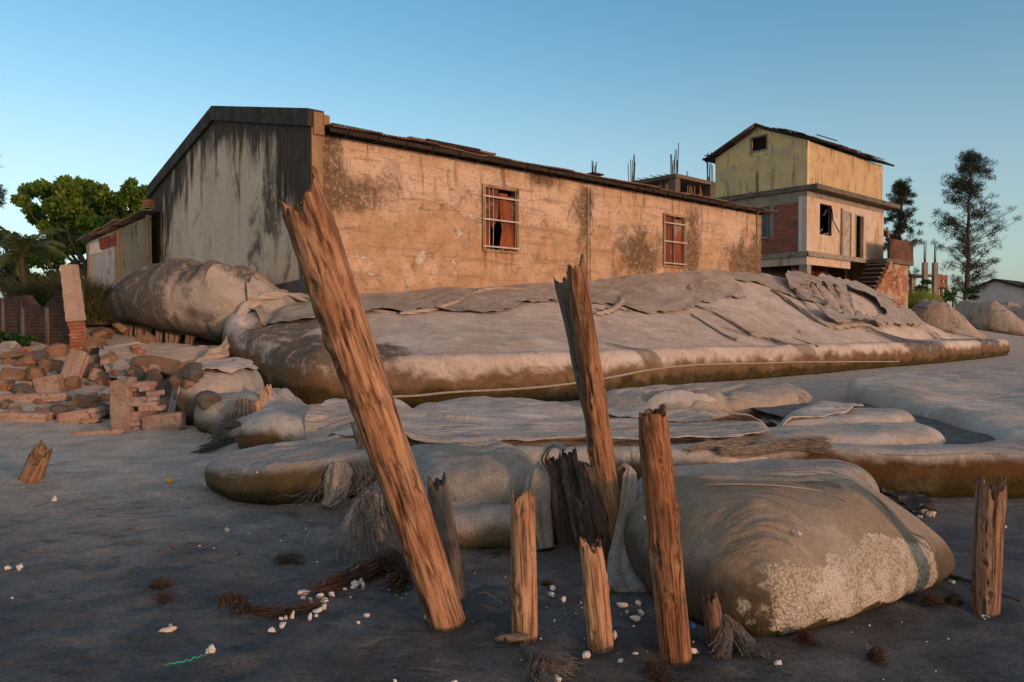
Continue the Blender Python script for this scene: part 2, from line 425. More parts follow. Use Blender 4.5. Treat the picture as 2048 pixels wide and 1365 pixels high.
# ------------------------------------------------------------------ materials (all procedural)
class Mat:
    def __init__(s, name, rough=0.9, spec=0.2):
        s.m = bpy.data.materials.new(name); s.m.use_nodes = True; s.nt = s.m.node_tree
        s.b = s.nt.nodes['Principled BSDF']
        s.b.inputs['Roughness'].default_value = rough; s.b.inputs['Specular IOR Level'].default_value = spec
    def n(s, typ, ins=None, **kw):
        nd = s.nt.nodes.new(typ)
        for k, v in kw.items(): setattr(nd, k, v)
        for k, v in (ins or {}).items(): s.put(nd.inputs[k], v)
        return nd
    def put(s, sock, v):
        if isinstance(v, bpy.types.NodeSocket): s.nt.links.new(v, sock)
        elif isinstance(v, (tuple, list)) and sock.type == 'RGBA' and len(v) == 3: sock.default_value = (*v, 1)
        else: sock.default_value = v
    def pos(s): return s.n('ShaderNodeNewGeometry').outputs['Position']
    def obj(s): return s.n('ShaderNodeTexCoord').outputs['Object']
    def map(s, v, scale=(1, 1, 1), loc=(0, 0, 0), rot=(0, 0, 0)):
        return s.n('ShaderNodeMapping', {'Vector': v, 'Scale': scale, 'Location': loc, 'Rotation': rot}).outputs[0]
    def noise(s, v, scale=1.0, detail=4.0, rough=0.55, dist=0.0):
        return s.n('ShaderNodeTexNoise', {'Vector': v, 'Scale': scale, 'Detail': detail, 'Roughness': rough, 'Distortion': dist}).outputs['Fac']
    def vor(s, v, scale=1.0, feat='F1', rnd=1.0):
        return s.n('ShaderNodeTexVoronoi', {'Vector': v, 'Scale': scale, 'Randomness': rnd}, feature=feat).outputs['Distance']
    def ma(s, op, a, b=0.0, c=0.0, clamp=False):
        return s.n('ShaderNodeMath', {0: a, 1: b, 2: c}, operation=op, use_clamp=clamp).outputs[0]
    def ss(s, x, a, b):
        """smooth step of x from a to b (a may exceed b)"""
        if a > b: return s.n('ShaderNodeMapRange', {'Value': x, 'From Min': b, 'From Max': a, 'To Min': 1.0, 'To Max': 0.0}, interpolation_type='SMOOTHSTEP').outputs[0]
        return s.n('ShaderNodeMapRange', {'Value': x, 'From Min': a, 'From Max': b, 'To Min': 0.0, 'To Max': 1.0}, interpolation_type='SMOOTHSTEP').outputs[0]
    def mul(s, *a):
        r = a[0]
        for x in a[1:]: r = s.ma('MULTIPLY', r, x)
        return r
    def mix(s, f, a, b, mode='MIX'):
        nd = s.n('ShaderNodeMix', data_type='RGBA', blend_type=mode)
        s.put(nd.inputs[0], f); s.put(nd.inputs[6], a); s.put(nd.inputs[7], b); return nd.outputs[2]
    def xyz(s, v):
        o = s.n('ShaderNodeSeparateXYZ', {0: v}).outputs; return o[0], o[1], o[2]
    def attr(s, name): return s.n('ShaderNodeAttribute', attribute_name=name).outputs['Fac']
    def col(s, c): s.put(s.b.inputs['Base Color'], c); return s
    def bump(s, h, strength=0.5, dist=0.02, nrm=None):
        d = {'Height': h, 'Strength': strength, 'Distance': dist}
        if nrm is not None: d['Normal'] = nrm
        o = s.n('ShaderNodeBump', d).outputs[0]; s.put(s.b.inputs['Normal'], o); return o
    def rough(s, r): s.put(s.b.inputs['Roughness'], r); return s
    def gauss(s, x, y, cx, cy, rx, ry):
        """a soft spot in a plane of two coordinates"""
        a = s.ma('DIVIDE', s.ma('SUBTRACT', x, cx), rx); b = s.ma('DIVIDE', s.ma('SUBTRACT', y, cy), ry)
        q = s.ma('ADD', s.ma('MULTIPLY', a, a), s.ma('MULTIPLY', b, b))
        return s.ma('POWER', 2.718, s.ma('MULTIPLY', q, -1.0))

def geotex(name, pale, tan, dark=(.10, .085, .07), wet=(.13, .085, .045), algae=(.05, .045, .012), stain=0.5, wetline=0.55, algline=0.3, seed=0.0, wetamt=1.0, barn=None, spots=(), weave=1.0, creases=1.0, wety=None):
    m = Mat(name, 0.95, 0.1); p = m.map(m.pos(), loc=(seed, seed*1.7, 0))
    n1 = m.noise(p, 0.55, 5, .6, .3); n2 = m.noise(p, 2.3, 6, .65, .4); n3 = m.noise(p, 14, 4, .7)
    c = m.mix(m.ss(n1, .38, .60), pale, tan)
    c = m.mix(m.mul(m.ss(n2, .48, .68), .5), c, tuple(x*1.25 for x in pale))
    c = m.mix(m.mul(m.ss(m.noise(p, 1.3, 7, .7, .8), .52, .68), .5), c, tuple(x*.66 for x in tan))
    c = m.mix(m.mul(m.ss(n3, .48, .72), .42), c, tuple(x*.58 for x in tan))
    c = m.mix(m.mul(m.ss(m.noise(p, 55, 3, .8), .5, .7), .35), c, tuple(x*.5 for x in tan))
    st = m.ss(m.noise(m.map(p, (1, 1, 1.6)), 0.8, 7, .68, .6), .66-.12*stain, .72-.05*stain)
    c = m.mix(m.mul(st, m.ss(m.noise(p, 5, 6, .7), .3, .55), .8), c, dark)
    px, py, pz = m.xyz(m.pos())
    for (sx, sy, rx, ry, colr, am) in spots:
        g = m.gauss(px, py, sx, sy, rx, ry)
        g = m.ss(m.ma('ADD', g, m.ma('MULTIPLY', m.ma('SUBTRACT', n2, .5), .9)), .4, .62)
        c = m.mix(m.mul(g, am, m.ss(m.noise(p, 5.5, 7, .72), .28, .50)), c, colr)
    b = m.attr('band'); nb = m.ma('ADD', b, m.ma('MULTIPLY', m.ma('SUBTRACT', m.noise(m.map(p, (1, 1, 1.2)), 1.3, 7, .66, .5), .5), .95))
    wl = m.ss(nb, wetline+.15, wetline-.14)
    if wety: wl = m.mul(wl, m.ss(py, wety+.5, wety-.1))
    c = m.mix(m.mul(wl, wetamt), c, m.mix(m.ss(n2, .4, .7), wet, tuple(x*1.45 for x in wet)))
    al = m.ss(nb, algline+.09, algline-.12)
    if wety: al = m.mul(al, m.ss(py, wety+.5, wety-.1))
    c = m.mix(m.mul(al, .9*wetamt), c, m.mix(m.ss(n3, .4, .7), algae, tuple(x*.5 for x in algae)))
    h = m.ma('ADD', m.mul(m.noise(p, 130*weave, 2, .6), .7), m.mul(n3, 1.3))
    h = m.ma('ADD', h, m.mul(m.noise(m.map(p, (1, 1, 1), rot=(0, 0, .6)), 5, 5, .6), 2.0))
    # tension folds and creases in the cloth
    def crease(sc, rot, lo, hi, loc):
        f = m.noise(m.map(p, sc, loc=loc, rot=(0, 0, rot)), 1.0, 3, .55, .7)
        r_ = m.ma('SUBTRACT', 1.0, m.ma('MULTIPLY', m.ma('ABSOLUTE', m.ma('SUBTRACT', f, .5)), 9.0), clamp=True)
        return m.mul(r_, m.ss(m.noise(p, .9, 3, .5), lo, hi))
    cr = m.ma('ADD', m.mul(crease((1.1, 5.0, 2), .25, .45, .62, (0, 0, 0)), 1.0), m.mul(crease((4.0, 1.3, 2), .9, .40, .30, (3, 1, 0)), .8))
    h = m.ma('ADD', h, m.mul(cr, 2.2*creases))
    c = m.mix(m.mul(cr, .22*creases), c, tuple(x*.55 for x in tan))
    sp2 = m.noise(p, 210*weave, 2, .8)
    vv = m.n('ShaderNodeMapRange', {'Value': sp2, 'From Min': .33, 'From Max': .67, 'To Min': .50, 'To Max': 1.50}).outputs[0]
    c = m.mix(1.0, c, m.n('ShaderNodeCombineColor', {0: vv, 1: vv, 2: vv}).outputs[0], 'MULTIPLY')
    bst = 0.75
    if barn:
        x0, x1, y0, y1 = barn[:4]
        msk = m.mul(m.ss(px, x0, x0+.5), m.ss(px, x1, x1-.12), m.ss(py, y1, y1-.3), m.ss(nb, barn[4], barn[4]+.06), m.ss(nb, barn[5]+.03, barn[5]-.03))
        msk = m.ss(m.ma('ADD', msk, m.ma('MULTIPLY', m.ma('SUBTRACT', m.noise(p, 6, 7, .72), .5), 1.9)), .40, .58)
        v = m.vor(p, 62, 'F1'); v2 = m.vor(p, 130, 'F1')
        crust = m.mix(m.ss(v, .42, .72), (.48, .42, .33), (.30, .25, .17))
        crust = m.mix(m.mul(m.ss(m.noise(p, 4.5, 7, .75), .48, .6), .85), crust, m.mix(m.ss(v2, .5, .8), (.66, .61, .54), (.40, .34, .26)))
        c = m.mix(msk, c, crust)
        h = m.ma('ADD', h, m.mul(msk, m.ma('SUBTRACT', 1.0, m.ma('ADD', v, m.mul(v2, .5))), 1.2))
    m.col(c); m.bump(h, bst, 0.014)
    return m.m

def wood(name, light, mid, dk, grey=0.0, greycol=(.22, .19, .17), seed=0.0, wetfoot=0.3):
    m = Mat(name, 0.85, 0.2); p = m.map(m.obj(), loc=(seed, seed*.7, seed*1.3))
    g = m.noise(m.map(p, (11, 11, .9)), 1.7, 8, .72, 1.5); g2 = m.noise(m.map(p, (34, 34, 3.2)), 2.2, 6, .75, 1.2)
    big = m.noise(m.map(p, (2.2, 2.2, 1.2)), 1.7, 4, .55, .5)
    c = m.mix(m.ss(g, .38, .58), dk, m.mix(m.ss(big, .38, .62), mid, light))
    c = m.mix(m.mul(m.ss(g2, .56, .72), .55), c, tuple(x*.35 for x in dk))
    c = m.mix(m.mul(m.ss(m.noise(m.map(p, (20, 20, .8)), 2, 6, .7, 1), .6, .7), .8), c, tuple(x*1.2 for x in light))
    if grey: c = m.mix(m.mul(m.ss(m.noise(m.map(p, (1.5, 1.5, .8)), 2.0, 5, .6), .62-.3*grey, .75-.2*grey), min(1, grey*1.2)), c, m.mix(m.ss(g2, .4, .65), greycol, tuple(x*.5 for x in greycol)))
    crack = m.ma('MAXIMUM', m.ss(m.noise(m.map(p, (26, 26, .45)), 1.3, 5, .6, .8), .39, .33), m.ss(m.noise(m.map(p, (70, 70, 1.6), loc=(2, 5, 1)), 1.2, 4, .6, .6), .35, .29))
    c = m.mix(m.mul(crack, m.ss(m.noise(m.map(p, (2, 2, 1.2)), 2.3, 3), .40, .58), .85), c, (.018, .012, .008))
    pl_ = m.ss(m.noise(m.map(p, (5, 5, 1.5), loc=(7, 3, 1)), 1.3, 6, .7, 1.2), .55, .70)
    c = m.mix(m.mul(pl_, .5), c, m.mix(.4, light, (.42, .36, .30)))
    stn = m.ss(m.noise(m.map(p, (3.4, 3.4, 2.2)), 2.1, 6, .7, .8), .60, .66)
    c = m.mix(m.mul(stn, .35), c, tuple(x*.6 for x in dk))
    m.col(c)
    h = m.ma('ADD', m.mul(g, 1.0), m.mul(g2, .6)); h = m.ma('SUBTRACT', h, m.mul(crack, .9))
    m.bump(h, 1.0, 0.014)
    return m.m

def simple(name, c1, c2, scale=3.0, rough=0.9, bump=0.3, bscale=30.0, c3=None, stretch=(1, 1, 1), spec=0.2, world=False, bdist=0.01):
    m = Mat(name, rough, spec); p = m.pos() if world else m.obj(); p = m.map(p, stretch)
    n1 = m.noise(p, scale, 6, .62, .3); n2 = m.noise(p, bscale, 4, .6)
    c = m.mix(m.ss(n1, .35, .65), c1, c2)
    if c3: c = m.mix(m.mul(m.ss(m.noise(p, scale*2.3, 6, .7, .5), .56, .66), .85), c, c3)
    c = m.mix(m.mul(m.ss(n2, .5, .75), .35), c, tuple(x*.6 for x in c1))
    m.col(c); m.bump(m.ma('ADD', n1, n2), bump, bdist)
    return m.m

def brickmat(name, b1, b2, mortar, scale=1.0, dirt=(.03, .025, .02), dirtamt=0.5, axis='x', bw=0.24, bh=0.075, plaster=None, plamt=0.0):
    m = Mat(name, 0.92, 0.15); o = m.obj()
    x, y, z = m.xyz(o)
    v = m.n('ShaderNodeCombineXYZ', {0: m.ma('ADD', x, y), 1: z, 2: 0.0}).outputs[0]
    wob = m.noise(o, 3, 3)
    bt = m.n('ShaderNodeTexBrick', {'Vector': v, 'Color1': b1, 'Color2': b2, 'Mortar': mortar, 'Scale': scale, 'Mortar Size': 0.009, 'Mortar Smooth': .3, 'Bias': 0.0, 'Brick Width': bw, 'Row Height': bh})
    c = bt.outputs['Color']
    c = m.mix(m.mul(m.ss(m.noise(o, 1.1, 7, .65, .4), .58-.2*dirtamt, .7), .85), c, dirt)
    c = m.mix(m.mul(m.ss(m.noise(o, 13, 4, .7), .52, .75), .5), c, tuple(q*.5 for q in b1))
    if plaster: c = m.mix(m.ss(m.noise(o, 1.4, 6, .6, .5), .62-.3*plamt, .66-.3*plamt), c, plaster)
    m.col(c); m.bump(m.ma('ADD', m.mul(m.ma('SUBTRACT', 1.0, bt.outputs['Fac']), 1.0), m.mul(m.noise(o, 40, 4, .7), .6)), .6, .015)
    return m.m

def leafmat(name, c1, c2, trans=0.35, scale=1.2):
    m = Mat(name, 0.55, 0.35); p = m.pos()
    n = m.noise(p, scale, 3); r = m.n('ShaderNodeObjectInfo')
    c = m.mix(m.ss(n, .35, .65), c1, c2); c = m.mix(m.mul(m.ss(m.noise(p, 9, 2), .5, .7), .5), c, tuple(x*.5 for x in c1))
    m.col(c)
    t = m.n('ShaderNodeBsdfTranslucent', {'Color': m.mix(.5, c, tuple(x*1.6 for x in c2))})
    mx = m.n('ShaderNodeMixShader', {0: trans, 1: m.b.outputs[0], 2: t.outputs[0]})
    m.nt.links.new(mx.outputs[0], m.nt.nodes['Material Output'].inputs[0])
    return m.m

# ---- the shore
def sand_mat():
    m = Mat('shore_sand', 0.9, 0.25); p = m.pos(); x, y, z = m.xyz(p)
    big = m.noise(p, .35, 5, .6, .4); mid = m.noise(p, 2.2, 6, .65, .5); fine = m.noise(p, 60, 3, .7); grain = m.noise(p, 320, 2, .7)
    # dry inland, damp dark sand towards the sea
    w = m.ma('ADD', m.ma('MULTIPLY', x, -.30), m.ma('MULTIPLY', y, .95))
    w = m.ma('ADD', w, m.ma('MULTIPLY', m.ma('SUBTRACT', big, .5), 4.5))
    dry = m.ss(w, 3.2, 10.0)
    dmp = m.mix(m.ss(mid, .35, .66), (.052, .050, .047), (.105, .10, .092))
    dr = m.mix(m.ss(mid, .35, .65), (.36, .315, .26), (.50, .43, .35))
    dr = m.mix(m.mul(m.ss(m.noise(p, 5, 6, .7, .4), .55, .7), .6), dr, (.13, .115, .10))
    c = m.mix(dry, dmp, dr)
    # prints and wrack: dark flattened spots
    sp = m.noise(m.map(p, (1.5, 3.2, 1)), 2.6, 5, .6, .8)
    c = m.mix(m.mul(m.ss(sp, .56, .66), .55, m.ss(dry, 1.0, .4)), c, (.026, .025, .024))
    wr = m.noise(m.map(p, (1.2, 2.4, 1), loc=(4, 2, 0)), 1.9, 7, .72, 1.0)
    c = m.mix(m.mul(m.ss(wr, .62, .70), .7, m.ss(dry, .9, .2)), c, (.06, .035, .02))
    lt = m.noise(m.map(p, (1, 2.2, 1), loc=(9, 1, 0)), 1.3, 6, .65, .5)
    c = m.mix(m.mul(m.ss(lt, .56, .72), .6), c, (.17, .16, .145))
    c = m.mix(m.mul(m.ss(grain, .55, .8), .35), c, (.14, .13, .12))
    s1 = m.noise(p, 38, 4, .8); s2 = m.noise(p, 120, 2, .8)
    vv = m.n('ShaderNodeMapRange', {'Value': m.ma('ADD', m.mul(s1, .55), m.mul(s2, .45)), 'From Min': .36, 'From Max': .64, 'To Min': .52, 'To Max': 1.5}).outputs[0]
    c = m.mix(1.0, c, m.n('ShaderNodeCombineColor', {0: vv, 1: vv, 2: vv}).outputs[0], 'MULTIPLY')
    peb = m.mul(m.ss(m.vor(p, 26, 'F1'), .13, .07), m.ss(m.noise(p, 3.1, 4, .7), .52, .62))
    c = m.mix(m.mul(peb, .7), c, (.33, .30, .26))
    m.col(c); m.rough(m.ma('ADD', m.mul(dry, .25), .68))
    h = m.ma('ADD', m.mul(fine, .9), m.mul(m.noise(m.map(p, (1, 1.8, 1)), 7, 7, .72, .5), 1.5))
    h = m.ma('ADD', h, m.mul(peb, .8))
    h = m.ma('SUBTRACT', h, m.mul(m.ss(sp, .55, .66), .8)); h = m.ma('ADD', h, m.mul(grain, .2))
    m.bump(h, .38, .03)
    return m.m
M = {}
M['sand'] = sand_mat()
PALE, TAN = (.40, .375, .345), (.34, .28, .225)
# ------------------------------------------------------------------ plaster of the buildings
def plaster_long():
    m = Mat('long_wall_plaster', .95, .1); o = m.obj(); x, y, z = m.xyz(o)
    n0 = m.noise(o, .5, 5, .6, .4); n1 = m.noise(o, 1.7, 7, .65, .5); n2 = m.noise(m.map(o, (1, 1, 1.6)), 6, 6, .7, .3); n3 = m.noise(o, 40, 3, .7)
    c = m.mix(m.ss(n0, .36, .66), (.50, .325, .20), (.58, .43, .31))
    # repaired lower coat in browner mortar, its upper edge wandering along the wall
    edge = m.ma('ADD', 4.55, m.ma('MULTIPLY', m.ma('SUBTRACT', m.noise(m.map(o, (1, 0, .2)), .8, 5, .65), .5), 1.9))
    low = m.ss(m.ma('SUBTRACT', edge, z), -.03, .05)
    c = m.mix(m.mul(low, .8), c, m.mix(m.ss(n1, .36, .66), (.37, .225, .12), (.50, .33, .205)))
    ln = m.mul(m.ss(m.ma('ABSOLUTE', m.ma('SUBTRACT', z, edge)), .055, .0), m.ss(n1, .48, .56))
    c = m.mix(m.mul(ln, .8), c, (.14, .085, .045))
    ed2 = m.ma('ADD', 5.25, m.ma('MULTIPLY', m.ma('SUBTRACT', m.noise(m.map(o, (1, 0, .2), loc=(9, 0, 3)), .6, 5, .6), .5), .5))
    l2 = m.mul(m.ss(m.ma('ABSOLUTE', m.ma('SUBTRACT', z, ed2)), .05, .0), m.ss(n2, .48, .58))
    c = m.mix(m.mul(l2, .7), c, (.17, .105, .06))
    # flaked pale patches
    fl = m.ss(m.noise(m.map(o, (.8, 1, 1.3), loc=(3, 0, 8)), 1.5, 10, .76, .3), .56, .61)
    pk = m.ss(m.noise(m.map(o, loc=(5, 0, 2)), .75, 8, .7, .5), .50, .62)
    c = m.mix(m.mul(pk, .5), c, (.63, .47, .37))
    c = m.mix(m.mul(fl, .8), c, m.mix(m.ss(n2, .4, .6), (.60, .50, .39), (.66, .585, .50)))
    # mould, thicker toward the far end and along the pilasters
    w = m.ma('ADD', m.ma('ADD', m.gauss(x, z, 18.8, 4.0, 1.3, .8), m.gauss(x, z, 12.2, 3.9, 1.1, .9)), m.ma('ADD', m.gauss(x, z, 15.3, 4.6, .45, 1.6), m.gauss(x, z, 1.0, 4.7, 1.2, .45)))
    w = m.ma('ADD', w, m.ma('ADD', m.gauss(x, z, 9.4, 5.0, .35, 1.0), m.gauss(x, z, 7.6, 5.9, .7, .25)))
    w = m.ma('ADD', w, m.ma('ADD', m.gauss(x, z, 20.2, 4.8, .5, 2.0), m.gauss(x, z, .5, 5.6, .35, 1.1)))
    ml = m.ss(m.ma('ADD', m.ma('MULTIPLY', w, .30), m.noise(m.map(o, (1, 1, .6)), 1.8, 9, .78, .8)), .51, .74)
    ml = m.mul(ml, m.ss(m.noise(o, 11, 6, .78), .30, .52))
    c = m.mix(m.mul(ml, .9), c, (.075, .05, .03))
    # runs from the eave
    st = m.noise(m.map(o, (1, 1, .09)), 4.5, 5, .65)
    ev = m.mul(m.ss(z, 4.3, 5.9), m.ss(st, .54, .68))
    c = m.mix(m.mul(ev, .8), c, (.15, .08, .04))
    # rust running down from the two windows
    for (a, b2) in ((5.3, 6.5), (13.6, 14.8)):
        rm = m.mul(m.ss(x, a-.12, a+.02), m.ss(x, b2+.12, b2-.02), m.ss(z, 3.66, 3.55), m.ss(z, 2.7, 3.5), m.ss(m.noise(m.map(o, (1, 1, .1)), 7, 4, .6), .42, .6))
        c = m.mix(m.mul(rm, .8), c, (.24, .085, .022))
    c = m.mix(m.mul(m.ss(n3, .48, .7), .5), c, (.24, .145, .075))
    gr = m.ss(m.noise(m.map(o, (1, 1, 1.5)), 9, 7, .78, .4), .52, .66)
    c = m.mix(m.mul(gr, .6), c, (.17, .095, .045))
    hz = m.ss(m.noise(m.map(o, (.35, 1, 5.0)), 1.3, 7, .7, .3), .52, .64)
    c = m.mix(m.mul(hz, .65), c, (.27, .155, .08))
    dots = m.ss(m.noise(o, 14, 6, .78), .62, .68)
    c = m.mix(m.mul(dots, .7), c, (.10, .065, .04))
    m.col(c)
    h = m.ma('ADD', m.mul(n1, 1.5), m.ma('ADD', m.mul(n2, .8), m.mul(n3, .25)))
    h = m.ma('SUBTRACT', m.ma('ADD', h, m.mul(low, .45)), m.mul(fl, .5)); h = m.ma('SUBTRACT', h, m.mul(dots, .3))
    m.bump(h, .8, .03)
    return m.m
def plaster_gable():
    m = Mat('gable_plaster', .95, .1); o = m.obj(); x, y, z = m.xyz(o)
    n0 = m.noise(o, .55, 5, .6, .5); n1 = m.noise(o, 2.2, 7, .66, .5); n3 = m.noise(o, 35, 4, .7)
    c = m.mix(m.ss(n0, .36, .64), (.66, .51, .36), (.76, .60, .44))
    c = m.mix(m.mul(m.ss(m.noise(m.map(o, loc=(0, 5, 2)), .9, 6, .6, .4), .54, .66), .6), c, (.52, .33, .24))
    c = m.mix(m.mul(m.ss(m.noise(m.map(o, (1, 1, 1.4), loc=(0, 2, 7)), .9, 7, .7, .5), .56, .64), .5), c, (.74, .59, .42))
    dist = m.ma('SUBTRACT', m.ma('SUBTRACT', 7.55, m.ma('MULTIPLY', m.ma('ABSOLUTE', m.ma('SUBTRACT', y, 6.1)), .225)), z)
    st = m.noise(m.map(o, (1, 1, .07)), 2.7, 6, .68, .2); st2 = m.noise(m.map(o, (1, 1, .12), loc=(0, 3, 0)), 8, 4, .65)
    lim = m.ma('SUBTRACT', m.ma('ADD', m.ma('MULTIPLY', st, 6.0), m.ma('MULTIPLY', m.ma('SUBTRACT', m.noise(m.map(o, (1, 1, .5), loc=(0, 7, 1)), .55, 4, .6, .8), .5), 7.0)), 1.75)
    edgy = m.ma('ADD', m.ma('MULTIPLY', m.ss(y, 2.6, .3), 1.6), m.ma('MULTIPLY', m.ss(y, 10.0, 12.4), 2.6))
    bl = m.ss(m.ma('ADD', m.ma('SUBTRACT', m.ma('ADD', lim, edgy), dist), m.ma('MULTIPLY', st2, .9)), -.2, 1.4)
    c = m.mix(m.mul(bl, .93), c, m.mix(m.ss(st2, .4, .7), (.017, .016, .015), (.06, .052, .043)))
    sp = m.ss(m.ma('ADD', m.noise(m.map(o, (1, 1, .45)), .95, 10, .8, .8), m.ma('MULTIPLY', m.gauss(y, z, 2.0, 4.9, 1.0, 1.4), .16)), .54, .68)
    c = m.mix(m.mul(sp, .8), c, (.04, .036, .03))
    c = m.mix(m.mul(m.ss(n3, .5, .75), .4), c, (.13, .115, .09))
    m.col(c); m.bump(m.ma('ADD', m.mul(n1, 1.2), m.mul(n3, .35)), .6, .025)
    return m.m
def plaster_house(name, a, b, dk, streak=.6, warm=None, axis=0):
    m = Mat(name, .95, .1); o = m.obj(); x, y, z = m.xyz(o)
    n0 = m.noise(o, .7, 6, .62, .5); n1 = m.noise(o, 2.4, 6, .68, .6); n3 = m.noise(o, 22, 4, .7)
    c = m.mix(m.ss(n0, .38, .62), a, b)
    st = m.noise(m.map(o, (1, 1, .14)), 2.2, 6, .66, .2)
    c = m.mix(m.mul(m.ss(st, .53, .68), streak), c, dk)
    c = m.mix(m.mul(m.ss(n1, .56, .7), streak), c, tuple(q*1.4 for q in dk))
    if warm: c = m.mix(m.mul(m.ss(m.noise(m.map(o, (1, 1, .2), loc=(3, 1, 1)), 3, 5, .6), .56, .7), .6), c, warm)
    c = m.mix(m.mul(m.ss(n3, .5, .76), .35), c, tuple(q*.55 for q in a))
    m.col(c); m.bump(m.ma('ADD', n1, m.mul(n3, .4)), .5, .02)
    return m.m
def corrug(name, c1, c2, c3, pitch=0.09, axis=0):
    m = Mat(name, .75, .3); o = m.obj(); s = m.xyz(o)
    n = m.noise(m.map(o, (1, 1, .25)), 3, 6, .68, .4); n2 = m.noise(o, 1.1, 5, .6, .4)
    c = m.mix(m.ss(n, .38, .6), c1, c2); c = m.mix(m.mul(m.ss(n2, .53, .63), .85), c, c3)
    w = m.ma('SINE', m.ma('MULTIPLY', s[axis], 6.2832/pitch))
    m.col(c); m.bump(m.ma('ADD', m.mul(w, .6), m.mul(n, .3)), .8, .02)
    return m.m

M['long'] = plaster_long(); M['gable'] = plaster_gable()
M['coping'] = simple('coping_plaster', (.035, .031, .028), (.075, .066, .056), 2.0, c3=(.15, .125, .095), stretch=(1, 1, .5))
M['pier'] = simple('pier_plaster', (.22, .13, .065), (.34, .22, .12), 1.6, c3=(.06, .04, .022), stretch=(1, 1, .5))
M['plinth'] = simple('plinth_plaster', (.10, .09, .08), (.15, .135, .12), 1.5, c3=(.24, .21, .18))
M['yellow'] = plaster_house('yellow_plaster', (.68, .52, .245), (.52, .41, .25), (.16, .12, .07), .95)
M['cream'] = plaster_house('cream_plaster', (.52, .38, .21), (.44, .32, .19), (.15, .10, .06), .9, (.33, .15, .05))
M['cream2'] = plaster_house('peach_plaster', (.52, .38, .25), (.56, .46, .37), (.24, .145, .085), .75, (.38, .18, .08))
M['concrete'] = simple('weathered_concrete', (.23, .20, .16), (.31, .265, .205), 1.3, c3=(.09, .075, .06))
M['slabedge'] = simple('mouldy_concrete', (.10, .085, .065), (.17, .14, .105), 1.5, c3=(.035, .03, .025))
M['white'] = simple('old_white_paint', (.52, .50, .48), (.62, .60, .58), 1.5, c3=(.33, .28, .24))
M['brick'] = brickmat('red_brick', (.27, .075, .04), (.17, .05, .032), (.42, .32, .25), dirtamt=.3, bw=.32, bh=.115)
M['brickdark'] = brickmat('sooty_brick', (.085, .045, .036), (.06, .036, .03), (.10, .085, .075), dirtamt=.8, dirt=(.012, .011, .011))
M['brickwarm'] = brickmat('orange_brick', (.34, .13, .06), (.27, .10, .05), (.38, .29, .21), dirtamt=.35, bw=.32, bh=.115, plaster=(.40, .29, .19), plamt=.35)
M['brickdarkred'] = brickmat('dark_red_brick', (.15, .06, .036), (.09, .04, .028), (.26, .19, .15), dirtamt=.75, dirt=(.022, .018, .016), bw=.34, bh=.125)
M['brickstair'] = brickmat('dark_brick', (.06, .032, .026), (.045, .026, .022), (.11, .085, .07), dirtamt=.5, dirt=(.012, .011, .011), bh=.265, bw=.9)
M['roof'] = corrug('rusty_roof_sheet', (.16, .075, .045), (.23, .16, .12), (.07, .05, .04), .11, 0)
M['rust'] = corrug('rusty_sheet', (.27, .072, .022), (.12, .035, .015), (.30, .20, .15), .085, 0)
M['tin'] = corrug('pale_tin_sheet', (.38, .40, .41), (.32, .33, .33), (.24, .14, .08), .10, 1)
M['timberdark'] = simple('dark_timber', (.022, .017, .014), (.045, .034, .026), 3, stretch=(4, 4, 1))
M['timber'] = simple('shed_timber', (.30, .20, .12), (.22, .145, .09), 2, c3=(.12, .08, .05), stretch=(3, 3, .6))
M['grimewood'] = simple('shed_board', (.20, .19, .15), (.28, .26, .20), 1.1, c3=(.05, .045, .035), stretch=(1, 1, .3))
M['bar'] = simple('pale_iron', (.50, .45, .40), (.40, .33, .27), 6, c3=(.22, .11, .06), rough=.6)
M['black'] = simple('dark_room', (.010, .009, .009), (.016, .014, .013), 2)  # near-black colour: the shade of unlit rooms painted into sheets and walls
M['doorpaint'] = simple('door_paint', (.44, .38, .31), (.35, .29, .23), 2, c3=(.20, .14, .09), stretch=(2, 2, .5))
M['glass'] = Mat('window_glass', .12, .5).col((.03, .045, .06)).m
M['bamboo'] = simple('bamboo', (.34, .25, .17), (.26, .185, .12), 3, c3=(.15, .10, .06), stretch=(3, 3, .4))
M['rebar'] = simple('rebar_steel', (.045, .035, .03), (.07, .05, .04), 4, rough=.7)
M['greysheet'] = simple('grey_roof_sheet', (.10, .10, .105), (.16, .155, .15), 2, c3=(.06, .045, .035))
M['rock1'] = simple('brown_boulder', (.17, .098, .058), (.25, .15, .088), 2.2, c3=(.075, .048, .033), bump=.6, bscale=16, bdist=.03)
M['rock2'] = simple('grey_boulder', (.075, .068, .06), (.12, .105, .09), 2.0, c3=(.04, .036, .033), bump=.6, bscale=16, bdist=.03)
M['rock3'] = simple('ochre_boulder', (.30, .19, .09), (.24, .15, .075), 2.4, c3=(.15, .09, .05), bump=.6, bscale=18, bdist=.03)
M['rock4'] = simple('pale_boulder', (.33, .30, .27), (.26, .24, .22), 2.0, c3=(.17, .15, .13), bump=.6, bscale=16, bdist=.03)
M['masonry'] = simple('broken_masonry', (.33, .20, .14), (.38, .29, .23), 3.5, c3=(.22, .09, .05), bump=.8, bscale=22, bdist=.04)
M['foam'] = simple('white_foam', (.66, .63, .58), (.52, .49, .44), 9, bump=.5, bscale=60)
M['foamy'] = simple('dirty_foam', (.52, .46, .36), (.60, .55, .46), 6, bump=.5, bscale=60)
M['net'] = simple('net_fibre', (.17, .145, .12), (.26, .225, .19), 9, c3=(.07, .05, .038), world=True)
M['netbrown'] = simple('brown_fibre', (.095, .058, .038), (.07, .045, .032), 5, c3=(.035, .026, .02), world=True)
M['rope'] = simple('pale_cord', (.36, .31, .26), (.28, .23, .18), 12, world=True)
